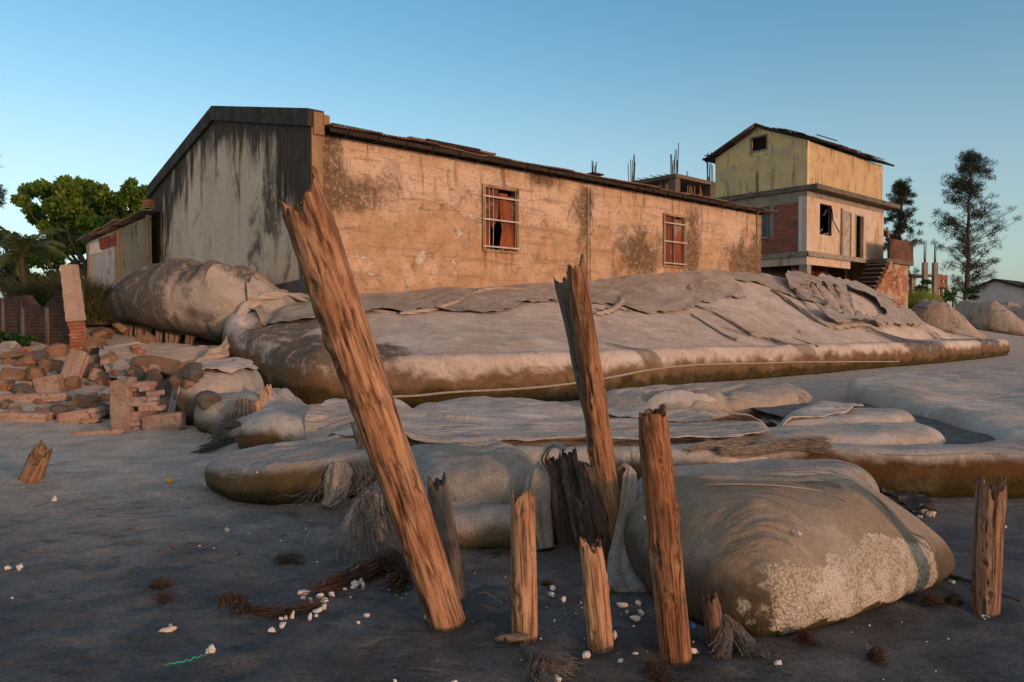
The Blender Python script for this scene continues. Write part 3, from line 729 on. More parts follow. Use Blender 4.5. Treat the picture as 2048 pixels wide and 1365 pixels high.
M['green'] = simple('green_twine', (.02, .28, .19), (.03, .36, .26), 9)
M['blue'] = simple('blue_plastic', (.02, .10, .40), (.03, .14, .45), 9, rough=.4)
M['yellow_scrap'] = simple('yellow_scrap', (.55, .30, .03), (.60, .36, .05), 9, rough=.6)
M['driftplank'] = wood('driftwood_plank', (.33, .26, .19), (.26, .20, .14), (.17, .12, .08), .3)
M['leaf'] = leafmat('broad_leaf', (.05, .105, .014), (.15, .24, .025))
M['leafpale'] = leafmat('palm_leaf', (.05, .075, .02), (.12, .13, .035), .3)
M['needle'] = leafmat('casuarina_needle', (.022, .032, .016), (.04, .05, .024), .2)
M['weed'] = leafmat('weed_leaf', (.05, .065, .02), (.10, .085, .035), .3)
M['grassy'] = leafmat('lit_grass', (.15, .20, .025), (.24, .27, .04), .35)
M['vine'] = leafmat('vine_leaf', (.02, .06, .014), (.045, .10, .02), .3)
M['bark'] = simple('grey_bark', (.055, .042, .034), (.085, .066, .052), 4, c3=(.03, .024, .02), stretch=(3, 3, .6))
M['farconc'] = simple('far_concrete', (.20, .165, .13), (.26, .215, .17), .4)
M['fardark'] = simple('far_formwork_concrete', (.15, .11, .08), (.11, .085, .065), .8, c3=(.06, .05, .04))
M['farbrick'] = simple('far_brick', (.30, .14, .085), (.24, .12, .075), .5)
M['sandfill'] = simple('hollow_sand', (.10, .092, .082), (.16, .148, .13), 2.0, bscale=50, c3=(.06, .056, .05), bump=.5, world=True)
# ================================================================== THE SHORE
def axis(c0, c1, step, far, grow=1.13, neg=None):
    a = list(np.arange(c0, c1, step)); s = step; x = c1
    while x < far: a.append(x); s *= grow; x += s
    a.append(far); s = step; x = c0; lo = []
    nf = neg if neg is not None else -far
    while x > nf:
        s *= grow; x -= s; lo.append(max(x, nf))
    return np.array(lo[::-1]+a)
gxs = axis(-5.5, 5.5, .045, 900); gys = axis(1.6, 8.5, .045, 1400, neg=-60)
GX, GY = np.meshgrid(gxs, gys, indexing='ij')
GZ = hground(GX, GY)
nr = np.exp(-((GX/9)**2+((GY-5)/7)**2))
GZ = GZ + nr*(0.010*fbm(GX*5, GY*7, 0, 3, 21)+0.006*fbm(GX*14, GY*18, 0, 2, 22))
def mark(px, py, rx, ry, dz, rot=0.0):
    g = G(px, py); X = GX-g[0]; Y = GY-g[1]; c_, s_ = math.cos(rot), math.sin(rot)
    q = ((X*c_+Y*s_)/rx)**2+((-X*s_+Y*c_)/ry)**2
    return dz*(np.exp(-q)-.35*np.exp(-(np.sqrt(q)-1.5)**2*3))
for (a, b_) in [(893, 1240), (1352, 1305), (1049, 1266), (1200, 1284), (1434, 1285), (1972, 1222), (912, 1188), (60, 962)]: GZ = GZ+mark(a, b_+6, .13, .11, -.028)
rp = np.random.RandomState(12)
for k in range(150):
    a, b_ = rp.uniform(-100, 800 if k % 3 else 2100), rp.uniform(930, 1365)
    GZ = GZ+mark(a, b_, rp.uniform(.05, .09), rp.uniform(.10, .17), -rp.uniform(.004, .013), rp.uniform(-1.2, 1.2))
nxg, nyg = GX.shape
ids = np.arange(nxg*nyg).reshape(nxg, nyg)
FQ = np.stack([ids[:-1,:-1].ravel(), ids[1:,:-1].ravel(), ids[1:,1:].ravel(), ids[:-1,1:].ravel()], 1)
ground = mesh_obj('beach_ground', np.stack([GX.ravel(), GY.ravel(), GZ.ravel()], 1), FQ, M['sand'])
tag(ground, 'dark damp sand of the beach rising to dry grey sand', 'beach', None, 'structure')

BC = np.array([-4.74, 17.7])
def bpt(t, wb): return BC + U*t - W*wb
def tw(x, y):
    dx = np.asarray(x)-BC[0]; dy = np.asarray(y)-BC[1]
    return dx*U[0]+dy*U[1], -(dx*W[0]+dy*W[1])
def hit(px, py, dz=0.0, tmin=2.5):
    """where the sight line of a photo point meets what is built so far"""
    d = ray(px, py); t = np.arange(tmin, 90, .03)
    z = CAMH+d[2]*t; s = surf(d[0]*t, d[1]*t)
    k = np.argmax(z <= s)
    if z[k] > s[k]:
        far = (t > 14) & (t < 60); k = np.argmin(np.where(far, z-s, 1e9))
    return np.array([d[0]*t[k], d[1]*t[k], s[k]+dz])

# ---- the long tube below the building, with the sloping fabric above it
front_px = [(600, 822), (720, 822), (1000, 814), (1180, 800), (1300, 784), (1400, 769), (1600, 753), (1750, 739), (1900, 726), (2015, 713)]
front = [G(a, b)[:2] for a, b in front_px]
ft = np.array([tw(*p) for p in front])
def Ttop(x, y):
    t, wb = tw(x, y)
    wf = np.interp(t, ft[:, 0], ft[:, 1])
    zb = np.interp(t, [-2.3, 2, 10, 18, 26, 33], [.98, .97, .92, .86, .86, .80])
    zc = np.interp(t, [-2.5, 0, 5, 10, 13, 15, 19, 21, 25, 28, 30, 32, 34, 36], [1.75, 2.1, 2.5, 2.93, 3.2, 3.45, 3.62, 3.45, 3.45, 3.35, 3.0, 2.3, 1.5, 1.1])
    s = np.clip((wf-wb-.45)/np.maximum(wf-.45, .5), 0, 1.15)
    k = sstep(20, 25, t); s = s*(1-k)+k*np.clip((s-.30)/.62, 0, 1)**.8*1.0
    zc = zc + .10*fbm(t*.5, wb*.3, 0, 3, 40)
    return zb+(zc-zb)*s
HL = 0.95
out = front + [bpt(34.4, 4.6), bpt(35.2, 3.0), bpt(34.0, .8), bpt(31, -1.2), bpt(27, -1.3), bpt(22, -1.3), bpt(18, -1.0), bpt(12, -.9), bpt(6, -.9), bpt(1, -.9), bpt(-.4, -1.0), bpt(-1.6, -.5), bpt(-2.3, .6), bpt(-2.35, 2.4)]
mlong = geotex('long_tube_fabric', (.57, .495, .43), (.50, .405, .325), (.11, .09, .075), (.135, .082, .042), (.050, .040, .012), stain=.15, wetline=.66, algline=.36, seed=3.0,
    spots=[(-4.6, 15.3, 1.0, 1.3, (.115, .09, .07), .9), (-3.3, 13.7, 1.7, 1.0, (.11, .082, .06), .95), (15.5, 28.3, 3.2, 1.6, (.10, .09, .08), .95), (21.0, 33.8, 2.4, 1.8, (.10, .088, .078), .95),  # first two spots paint the shade of the left end into the fabric
           (4.0, 16.9, 2.2, .45, (.15, .12, .09), .8), (9, 22.2, 3.5, .4, (.16, .125, .09), .7)])
folds = [([hit(505, 705)[:2]], 1, 0)] if False else []
fa = [G(490, 712, .85)[:2], G(540, 697, 1.0)[:2], G(600, 680, 1.05)[:2], G(660, 668, 1.15)[:2], G(740, 668, 1.15)[:2]]
fb = [G(640, 700, .95)[:2], G(760, 702, .96)[:2], G(1000, 704, .95)[:2]]
folds = [(fa, .14, -.15), ([G(560, 640, 1.5)[:2], G(640, 655, 1.3)[:2], G(720, 668, 1.15)[:2]], .25, .08), ([G(650, 735, .75)[:2], G(760, 730, .8)[:2]], .2, .05)]
o = bag('geotextile_tube', out, HL, .26, mlong, step=.065, tuck=.16, zb=.42, top=lambda x, y: np.maximum(Ttop(x, y)-hground(x, y), .2)/HL, frame=AU,
        wr=.03, wdir=AU+.5, wscale=(.25, 1.2), lump=.05, lscale=1.1, seed=11, folds=folds, sm=4)
tag(o, 'longest sand filled tube, beige slope below the building with a brown algae foot', 'geotextile tube')
LONG = o
sp = [(604, 818, .03), (660, 803, .16), (720, 822, .30), (860, 818, .30), (1000, 814, .31), (1100, 807, .33), (1180, 800, .38), (1300, 784, .50), (1400, 769, .50), (1500, 760, .45), (1600, 753, .42), (1700, 744, .32), (1800, 735, .2)]
pts = []
fd_ = catmull(np.array(front), 12, False); fd_t = np.array([tw(*p)[0] for p in fd_])
for (a, b, z) in sp:
    tt_ = tw(*G(a, b)[:2])[0]
    for q in (0, .5):
        pts.append((tt_, z))
pts = np.array(sorted(set(map(tuple, pts)))); tq = np.linspace(-2.2, pts[-1][0], 220)
zq = np.interp(tq, pts[:, 0], pts[:, 1])+.006*np.sin(tq*21); zq = np.convolve(np.pad(zq, 6, mode='edge'), np.ones(13)/13, 'valid')
P = np.stack([np.interp(tq, fd_t, fd_[:, 0]), np.interp(tq, fd_t, fd_[:, 1])-.012, zq], 1); mb = MB(); mb.tube(P, [.020+.006*random.random() for _ in P], 6)
mb.build('seam', M['rope'], LONG, True)

# ---- smaller tubes on the beach, from the sea side inland
mI = geotex('front_bag_fabric', (.36, .325, .28), (.30, .235, .165), (.13, .11, .09), (.105, .080, .055), (.065, .052, .018), stain=.12, wetline=.52, algline=.16, seed=9.0, barn=(.95, 2.46, 3.3, 4.7, -.02, .60), weave=1.6,
            spots=[(1.78, 4.35, .16, .10, (.12, .10, .07), .8), (1.2, 4.2, .2, .2, (.17, .13, .09), .5)])
I_out = [(.72, 4.15), (.84, 3.82), (1.06, 3.58), (1.30, 3.53), (1.6, 3.68), (2.05, 3.96), (2.50, 4.29), (2.62, 4.45), (2.5, 4.66), (2.05, 5.0), (1.3, 5.0), (.74, 4.75)]
o = bag('geotextile_bag', I_out, .60, .52, mI, step=.022, tuck=.07, zb=.30, wr=.012, top=lambda x, y: 1.0-.42*sstep(1.9, 2.65, x-.25*(y-4.2)), gsm=.5, lump=.035, lscale=.45, wscale=(1.2, 5), wdir=.5, seed=5, folds=[([(1.9, 3.9), (1.85, 4.1), (1.7, 4.3)], .02, -.012), ([(1.2, 4.45), (1.7, 4.42), (2.1, 4.55)], .03, -.012)])
tag(o, 'bulging sand bag crusted with pale barnacles above the dark sand', 'sand bag')
mT = geotex('flat_tube_fabric', (.49, .455, .405), (.45, .38, .315), (.15, .13, .11), (.115, .064, .03), (.07, .052, .014), stain=.05, wetline=.60, algline=.22, seed=1.0)
mT2 = geotex('sagging_bag_fabric', (.36, .35, .33), (.31, .28, .24), (.12, .105, .09), (.12, .09, .055), (.07, .06, .02), stain=.2, wetline=.35, algline=.12, seed=5.0)
o = bag('geotextile_bag', [(1.0, 4.98), (1.9, 5.02), (2.52, 5.25), (2.7, 5.55), (2.4, 5.85), (1.5, 5.75), (.9, 5.5)], .50, .28, mT2, step=.025, wr=.03, wdir=.15, wscale=(1, 5), lump=.03, seed=6)
tag(o, 'pale rolled sand bag lying just behind the barnacled bag', 'sand bag')
F_out = [(1.0, 6.75), (2.4, 6.62), (3.5, 6.43), (4.4, 6.40), (6, 6.6), (8.5, 7.8), (12, 12), (14, 19), (10, 18), (7.5, 16), (6.35, 14.2), (5.55, 11.5), (5.42, 10.2), (5.28, 8.8), (5.12, 7.95), (4.6, 7.38), (3.7, 7.12), (2.4, 7.15), (1.0, 7.2)]
mF = geotex('curling_tube_fabric', (.49, .455, .405), (.45, .38, .315), (.15, .13, .11), (.085, .045, .018), (.055, .045, .010), stain=.05, wetline=.86, algline=.45, seed=1.0, wety=7.2)
o = bag('geotextile_tube', F_out, .40, .14, mF, step=.045, tuck=.10, zb=.5, wr=.035, wdir=.2, wscale=(.5, 2.5), lump=.05, lscale=.9, seed=7,
        folds=[([(7.0, 9.5), (7.6, 11.5), (9, 13.5)], .9, -.12), ([(5.8, 9), (6.0, 11), (6.8, 13)], .4, .05)])
tag(o, 'broad pale tube curling round a sand hollow, its side stained orange brown', 'geotextile tube')
C_out = [(-1.35, 7.1), (-.5, 6.58), (1, 6.5), (2.3, 6.62), (3.0, 7.2), (2.9, 8.2), (2.2, 9.0), (.8, 9.6), (-.6, 9.6), (-1.5, 9.0), (-1.8, 8.0)]
cf = [([(-1.2, 7.1), (.5, 6.95), (2.5, 7.0)], .035, -.03), ([(.2, 7.9), (1.3, 7.6), (2.8, 7.35)], .05, -.05), ([(.9, 8.5), (1.8, 8.2), (2.7, 7.7)], .05, -.06), ([(-1.3, 8.5), (0, 8.3), (1.2, 8.6)], .12, .06), ([(-1.0, 7.6), (.2, 7.5), (1.5, 7.2)], .1, .04), ([(1.5, 9.2), (2.0, 8.7), (2.5, 8.2)], .12, .06)]
o = bag('geotextile_tube', C_out, .38, .2, mT, step=.03, tuck=.1, zb=.5, wr=.06, wdir=-.08, wscale=(.5, 3.2), lump=.06, lscale=.8, seed=8, folds=cf)
tag(o, 'long flat pale tube with shallow creases lying behind the tall broken posts', 'geotextile tube')
o = bag('geotextile_tube', [(2.3, 7.25), (3.3, 7.2), (4.2, 7.45), (4.62, 7.95), (4.4, 8.4), (3.4, 8.25), (2.4, 8.0)], .43, .24, mT, step=.03, wr=.02, wdir=.2, lump=.03, seed=12)
tag(o, 'blunt pale fabric lobe reaching into the near side of the sand hollow', 'geotextile tube')
o = bag('geotextile_tube', [(2.9, 8.35), (3.8, 8.4), (4.8, 8.95), (5.12, 9.6), (4.6, 9.95), (3.6, 9.5)], .43, .24, mT, step=.03, wr=.02, wdir=.4, lump=.03, seed=13)
tag(o, 'upper of the two fabric lobes, tucked under the far rim of the sand hollow', 'geotextile tube')
fx, fy = np.meshgrid(np.arange(3.6, 5.75, .05), np.arange(6.9, 12.0, .05), indexing='ij')
fz = .285+.02*fbm(fx*1.5, fy*1.5, 0, 3, 91)-.035*sstep(9.5, 11.8, fy)
idf = np.arange(fx.size).reshape(fx.shape)
tag(mesh_obj('sand_fill', np.stack([fx.ravel(), fy.ravel(), fz.ravel()], 1), np.stack([idf[:-1,:-1].ravel(), idf[1:,:-1].ravel(), idf[1:,1:].ravel(), idf[:-1,1:].ravel()], 1), M['sandfill']), 'dark damp sand filling the hollow inside the curling tube', 'sand', None, 'structure')
B_out = [(-2.78, 6.75), (-2.35, 6.22), (-1.85, 6.10), (-1.3, 6.4), (-.95, 7.0), (-.85, 7.6), (-1.3, 8.1), (-2.2, 7.75), (-2.72, 7.3)]
mDr = geotex('draped_cloth_fabric', (.40, .385, .365), (.36, .32, .285), (.15, .13, .11), stain=.1, wetline=-9, algline=-9, seed=71.0)
mB = geotex('striped_bag_fabric', (.38, .365, .34), (.35, .30, .25), (.12, .11, .09), (.10, .072, .035), (.045, .042, .018), stain=.1, wetline=.80, algline=.34, seed=14.0)
o = bag('geotextile_bag', B_out, .37, .16, mB, step=.022, tuck=.12, zb=.5, wr=.045, wdir=.45, wscale=(.6, 4), lump=.03, seed=14, top=lambda x, y: .85+.28*sstep(-2.4, -.9, x),
        folds=[([(-2.2, 7.0), (-1.6, 7.3), (-1.0, 7.8)], .03, -.03), ([(-2.3, 7.3), (-1.7, 7.6), (-1.2, 8.0)], .04, .03)])
tag(o, 'rounded low bag with an olive brown side, nearest the open sand', 'sand bag')
o = bag('geotextile_bag', [(-3.2, 8.75), (-2.95, 8.38), (-2.3, 8.2), (-1.4, 8.0), (-1.0, 8.8), (-1.5, 10), (-2.6, 10.1), (-3.15, 9.5)], .44, .3, mT, step=.03, tuck=.1, wr=.03, wdir=.3, wscale=(.6, 3), lump=.05, seed=15)
tag(o, 'smooth grey white bag end between the olive bag and the long brown tube', 'sand bag')
o = bag('geotextile_bag', [(-.62, 5.35), (-.1, 5.18), (.18, 5.32), (.25, 5.8), (-.1, 6.3), (-.7, 6.3), (-.8, 5.8)], .52, .24, mT2, step=.022, tuck=.2, zb=.6, wr=.05, wdir=.3, wscale=(1.5, 5), lump=.05, seed=16, folds=[([(-.7, 5.9), (-.2, 5.75), (.2, 5.5)], .03, -.04), ([(-.6, 5.6), (-.2, 5.45), (.15, 5.4)], .03, .03)])
tag(o, 'sagging grey bag hanging between the leaning post and the post cluster', 'sand bag')
o = cloth_rope('torn_cloth', [AT(742, 985, 5.75), AT(735, 1005, 5.65), AT(718, 1050, 5.5), AT(705, 1095, 5.35), AT(690, 1120, 5.2)], [.03, .07, .10, .12, .10], mT2, n=60, k=12, twist=.8, lobes=6, amp=.34, seed=71, flat=.55)
tag(o, 'bunched grey torn cloth hanging inside the tangled net by the leaning post', 'cloth')
o = cloth_rope('torn_cloth', [AT(802, 980, 5.7), AT(800, 1020, 5.6), AT(812, 1060, 5.45), AT(826, 1085, 5.35)], [.03, .06, .08, .05], mT2, n=48, k=12, twist=.8, lobes=5, amp=.36, seed=73, flat=.6)
tag(o, 'ragged cloth end hanging right behind the shaft of the leaning post', 'cloth')
o = bag('geotextile_bag', [(-.62, 5.02), (-.1, 4.92), (.2, 4.98), (.3, 5.3), (-.5, 5.5)], .24, .16, mT2, step=.022, tuck=.04, wr=.05, lump=.05, seed=17)
tag(o, 'low fabric fold half buried in sand under the sagging grey bag', 'sand bag')
o = bag('geotextile_bag', [(-1.5, 11.0), (-.4, 10.3), (.6, 10.6), (1.0, 11.3), (.3, 12.0), (-.9, 12.1)], .33, .3, mT, step=.04, wr=.03, lump=.05, seed=18)
tag(o, 'low white hump of fabric against the foot of the long tube', 'sand bag')
mE = geotex('hump_fabric', (.40, .37, .335), (.41, .325, .24), (.16, .13, .11), (.30, .21, .13), (.20, .14, .08), stain=.0, wetline=.4, algline=.1, seed=21.0)
ef = [([(2.0, 11.2), (2.25, 11.8), (2.7, 12.3)], .06, -.07), ([(2.6, 11.0), (2.8, 11.6), (3.2, 12.2)], .06, -.08), ([(1.7, 11.6), (2.4, 12.5), (3.4, 13.2)], .05, -.05), ([(3.2, 11.2), (3.4, 11.9), (3.9, 12.5)], .08, -.06)]
o = bag('geotextile_bag', [(1.4, 11.4), (2.5, 10.9), (3.7, 11.3), (4.9, 12.2), (5.0, 13.2), (3.7, 13.9), (2.2, 13.1), (1.4, 12.3)], .46, .5, mE, step=.035, wr=.03, wdir=1.0, lump=.05, seed=19, folds=ef)
tag(o, 'sand coloured fabric hump with vertical folds in front of the long tube', 'sand bag')
o = bag('geotextile_bag', [(-4.45, 10.5), (-4.1, 10.1), (-3.6, 10.15), (-3.35, 10.6), (-3.6, 11.1), (-4.2, 11.1)], .52, .36, mT2, step=.03, wr=.02, lump=.04, seed=20)
tag(o, 'small round grey bag beside the fibre wrapped stake near the boulders', 'sand bag')
o = bag('geotextile_bag', [(-5.15, 11.3), (-4.75, 10.95), (-4.2, 11.05), (-4.0, 11.7), (-4.2, 12.6), (-4.9, 12.6), (-5.2, 12.0)], .80, .34, geotex('cloth_bag_fabric', (.42, .39, .36), (.38, .33, .29), (.10, .09, .08), (.10, .085, .065), (.05, .045, .035), .15, .5, .2, 4.4), step=.035, wr=.04, lump=.06, seed=23)
tag(o, 'cloth covered lump with a dark underside beside the rounded boulders', 'sand bag')
for (ol, H, lb, sd) in [
    ([(24.6, 45.4), (26.2, 44.3), (28.2, 44.6), (28.6, 46.5), (27.6, 48.6), (25.4, 48.2)], 1.85, 'steep grey tarp mound with black streaks beyond the end of the long tube', 31),
    ([(33.8, 55), (36, 53.2), (39.5, 53.5), (44, 55), (45, 60), (39, 62), (34.4, 59)], 1.75, 'wide far sand mound under torn tarp, below the white house', 33)]:
    mm = geotex('mound_fabric_%d' % sd, (.36, .31, .27), (.40, .30, .21), (.05, .045, .045), (.14, .11, .09), (.10, .09, .06), stain=1.0, wetline=.2, algline=.05, seed=sd*1.3)
    o = bag('sand_mound', ol, H, 1.2, mm, step=.10, tuck=.1, zb=.15, wr=.3, wdir=1.2 if sd == 31 else .9, wscale=(.3, 1.5), lump=.28, top=(lambda x, y: 1.1-.85*sstep(26.0, 28.6, x)) if sd == 31 else (lambda x, y: .8+.3*np.sin(x*1.3)), fine=1.5, lscale=1.6, seed=sd, frame=AU)
    tag(o, lb, 'sand mound')

# ---- upper bag against the gable, sheets, ropes of torn cloth
mN = geotex('upper_bag_fabric', (.40, .345, .29), (.42, .32, .23), (.085, .075, .07), (.10, .08, .06), (.06, .05, .04), stain=.9, wetline=.25, algline=.05, seed=37.0,
            spots=[(-9.9, 18.8, 1.0, 1.4, (.075, .067, .063), 1.0), (-9.0, 18.3, 1.2, 1.0, (.08, .07, .065), .9), (-6.2, 17.2, .8, .5, (.09, .078, .07), .9), (-8.2, 17.4, 1.5, .9, (.10, .09, .08), .9), (-7.0, 18.6, .8, .9, (.11, .10, .09), .9), (-6.9, 16.9, .7, .4, (.10, .085, .075), .9)])
N_out = [(-10.55, 19.0), (-9.4, 17.7), (-8.2, 16.9), (-7.1, 16.5), (-6.3, 16.3), (-5.5, 16.5), (-4.9, 17.2), (-5.1, 18.3), (-6.2, 19.6), (-7.6, 21.1), (-9.2, 21.6), (-10.3, 20.6)]
def Ntop(x, y):
    z = 2.60+.14*np.exp(-((x+7.4)/.9)**2)-.55*sstep(-6.9, -5.2, x)-.45*sstep(-8.6, -10.6, x)
    return np.maximum(z+.16-hground(x, y)-.32*sstep(19.2, 17.6, y-.25*(x+8)), .3)/1.5
nf = [([(-9.9, 19.3), (-9.0, 18.9), (-8.0, 19.1)], .09, -.09), ([(-8.9, 17.6), (-8.3, 18.0), (-7.8, 18.7)], .08, .08), ([(-7.3, 17.2), (-6.9, 17.8), (-6.2, 18.3)], .08, -.10), ([(-8.2, 16.95), (-8.0, 17.3), (-7.5, 17.6)], .08, .08), ([(-6.7, 16.5), (-6.2, 16.9), (-5.6, 17.0)], .06, .14), ([(-9.6, 18.6), (-8.6, 18.2), (-7.6, 18.3), (-6.6, 18.4)], .08, -.11), ([(-8.6, 17.3), (-7.8, 17.7), (-6.9, 18.0)], .08, -.11), ([(-7.6, 16.7), (-6.9, 17.3), (-6.2, 17.6)], .08, -.11), ([(-8.3, 19.3), (-7.4, 19.0), (-6.4, 19.2)], .1, .08), ([(-7.2, 16.4), (-6.5, 17.0), (-5.7, 17.3)], .12, .10)]
o = bag('geotextile_bag', N_out, 1.5, .70, mN, step=.04, tuck=.35, zb=.46, top=Ntop, base=lambda x, y: hground(x, y)+.32*sstep(19.2, 17.6, y-.25*(x+8)), wr=.15, wdir=.25, wscale=(.4, 1.5), lump=.18, lscale=1.1, seed=24, folds=nf, sm=6, gsm=.5, fine=1.6)
tag(o, 'big swollen bag with dark grey patches resting against the mouldy gable', 'sand bag')
UPPER = o

def ph(l, dz=0.0): return [hit(a, b, dz) for a, b in l]
mS = geotex('torn_sheet_fabric', (.40, .345, .29), (.33, .275, .225), (.13, .11, .095), stain=.55, wetline=-9, algline=-9, seed=41.0)
o = sheet('torn_tarp', [bpt(-1.3, -.11), bpt(.2, -.3), bpt(4, -.3), bpt(9, -.3), bpt(14, -.3), bpt(20.5, -.3), bpt(21.2, 1.2), bpt(20.6, 2.6), bpt(19.4, 2.2), bpt(18.2, 1.0), bpt(16.6, .9), bpt(15.6, 2.0), bpt(13.8, 2.2), bpt(12, 2.4), bpt(10.2, 2.9), bpt(8.6, 2.5), bpt(7.4, 1.6), bpt(6.2, 1.4), bpt(5.0, 1.9), bpt(3.6, 2.5), bpt(1.8, 2.1), bpt(.2, 1.9), bpt(-1.2, 2.1), bpt(-1.8, 1.2)], mS, step=.05, off=.035, ragged=.22, rscale=1.4, frame=AU, wr=.035, wdir=AU+.35, wscale=(.3, 1.7), seed=3, curl=.10, thick=.006)
tag(o, 'wrinkled brown tarp with a ragged edge along the foot of the long wall', 'tarp')
mR = geotex('stranded_tarp_fabric', (.38, .335, .29), (.34, .285, .235), (.11, .095, .085), stain=.5, wetline=-9, algline=-9, seed=52.0)
tR = [(1572, 560), (1600, 556), (1650, 556), (1720, 566), (1760, 588), (1800, 612), (1835, 645), (1846, 664), (1780, 662), (1720, 656), (1668, 655), (1625, 618), (1580, 585)]
hR = [[(1618, 578), (1632, 584), (1652, 612), (1660, 632), (1650, 634), (1628, 612)], [(1640, 575), (1650, 582), (1676, 618), (1688, 640), (1680, 641), (1654, 606)], [(1664, 584), (1676, 590), (1700, 622), (1712, 646), (1703, 645), (1680, 618)],
      [(1692, 588), (1712, 594), (1740, 604), (1760, 622), (1772, 640), (1750, 646), (1716, 640), (1702, 606)], [(1776, 606), (1790, 616), (1800, 630), (1788, 622)], [(1600, 585), (1606, 588), (1625, 608), (1618, 606)]]
zb_ = lambda x, y: surf(x, y)
o = sheet('torn_tarp', ph(tR), mR, step=.06, off=.20, ragged=.07, rscale=1.3, holes=[ph(h) for h in hR], wr=.09, wdir=AU+2.2, wscale=(.2, 1.3), seed=9, curl=.14, thick=.008, sm=8)
tag(o, 'grey tarp torn into long strips over the sand mound before the derelict house', 'tarp')
mW = geotex('sandy_sheet_fabric', (.41, .36, .31), (.44, .34, .255), (.16, .13, .11), stain=.1, wetline=-9, algline=-9, seed=61.0)
def hitg(px, py):
    d = ray(px, py); t = np.arange(4, 60, .02); z = CAMH+d[2]*t; sg = hground(d[0]*t, d[1]*t)+.15
    k = np.argmax(z <= sg); return np.array([d[0]*t[k], d[1]*t[k], sg[k]])
bA, bB = hitg(280, 705), hitg(380, 722)
o = sheet('draped_tarp', [hitg(a, b) for a, b in [(176, 694), (215, 704), (280, 708), (350, 708), (420, 706), (458, 712), (446, 738), (400, 746), (345, 744), (305, 762), (262, 776), (226, 768), (204, 742), (196, 704)]], mW, step=.04, off=.20, ragged=.10, rscale=1.5, zf=lambda x, y: hground(x, y)+.10*fbm(x*.9, y*.9, 0, 3, 77), wr=.07, wdir=.5, wscale=(.4, 1.6), seed=15, curl=.08, sm=4, register=True,
          bumps=[(bA[0], bA[1], .7, .16), (bB[0], bB[1], .6, .12)])
tag(o, 'sandy tan tarp draped over rubble below the swollen grey bag', 'tarp')
o = bag('draped_tarp', [(-4.75, 12.5), (-4.1, 13.3), (-3.5, 12.6), (-2.9, 11.3), (-2.75, 10.4), (-3.2, 9.7), (-3.75, 9.6), (-3.9, 10.1), (-4.25, 10.8), (-4.6, 11.6)], .34, .55, mDr, step=.03, tuck=.02, zb=.05, wr=.05, wdir=1.2, wscale=(.5, 3), lump=.05, seed=16, folds=[([(-3.62, 10.9), (-3.6, 11.0)], .16, .22), ([(-3.5, 11.4), (-3.48, 11.5)], .14, .16)])
tag(o, 'grey cloth tented over stub ends beside the foot of the long tube', 'tarp')
o = sheet('torn_cloth', [(-5.25, 11.25), (-4.9, 11.0), (-4.45, 11.1), (-4.1, 11.6), (-4.25, 12.4), (-4.9, 12.6), (-5.25, 12.1)], mT, step=.03, off=.03, ragged=.10, rscale=3, wr=.05, wdir=.8, wscale=(.6, 3), seed=17, curl=.06, sm=6)
tag(o, 'white torn cloth hanging over a dark lump above the rounded boulders', 'cloth')
o = sheet('crumpled_cloth', [(3.5, 10.2), (4.3, 9.75), (5.0, 10.2), (5.5, 11.4), (5.3, 12.6), (4.6, 12.4), (3.9, 11.5)], mT, step=.03, off=.06, ragged=.14, rscale=2.2, zf=lambda x, y: hground(x, y)+.12*np.maximum(fbm(x*1.1, y*1.1, 0, 3, 78), -.3), wr=.09, wdir=.3, wscale=(.9, 3.2), seed=18, curl=.05, sm=2)
tag(o, 'crumpled torn fabric heaped on sand in the middle of the flat tubes', 'cloth')
o = cloth_rope('torn_cloth', [AT(676, 928, 6.3), AT(680, 950, 6.2), AT(672, 985, 6.1), AT(650, 1012, 6.0)], [.05, .09, .08, .04], mW, n=48, k=12, twist=.5, lobes=5, amp=.32, seed=75, flat=.4)
tag(o, 'tan rag under the torn net on the olive sided bag', 'cloth')
mO = geotex('overlay_sheet_fabric', (.52, .475, .42), (.45, .38, .315), (.17, .15, .125), stain=.15, wetline=-9, algline=-9, seed=23.0, creases=1.3)
o = sheet('loose_sheet', [(-2.3, 8.4), (-1.7, 7.5), (-1.0, 7.0), (.3, 6.75), (1.6, 6.8), (2.5, 7.3), (2.2, 8.3), (1.2, 9.3), (.2, 9.9), (-1.0, 10.3), (-2.2, 9.8)], mO, step=.03, off=.012, ragged=.07, rscale=1.5, wr=.055, wdir=-.12, wscale=(.35, 2.6), seed=81, curl=.025, sm=30)
tag(o, 'broad loose fabric sheet lying over the flat tubes between the leaning and the forked post', 'fabric sheet')
o = sheet('loose_sheet', [(1.1, 9.0), (2.3, 8.2), (3.3, 8.5), (4.3, 9.2), (4.0, 10.3), (3.0, 11.1), (1.8, 11.0), (1.0, 10.2)], mO, step=.03, off=.012, ragged=.10, rscale=1.5, wr=.06, wdir=.25, wscale=(.4, 2.4), seed=83, curl=.03, sm=30)
tag(o, 'loose fabric sheet between the sand coloured hump and the sand hollow', 'fabric sheet')
def seam(parent_label, pts, rad=.006):
    par = [q for q in bpy.data.objects if q.get('label') == parent_label][0]
    P = catmull(np.array([hit(a, b_, .002) for a, b_ in pts]), 8, False); mb = MB(); mb.tube(P, [rad*(.8+.4*random.random()) for _ in P], 5)
    mb.build('seam', M['rope'], par, True)
seam('bulging sand bag crusted with pale barnacles above the dark sand', [(1700, 962), (1760, 1004), (1815, 1062), (1850, 1110), (1868, 1150)])
seam('bulging sand bag crusted with pale barnacles above the dark sand', [(1300, 985), (1420, 972), (1540, 972), (1640, 985), (1690, 1005)], .004)
seam('rounded low bag with an olive brown side, nearest the open sand', [(470, 935), (455, 960), (460, 990), (478, 1010)], .005)
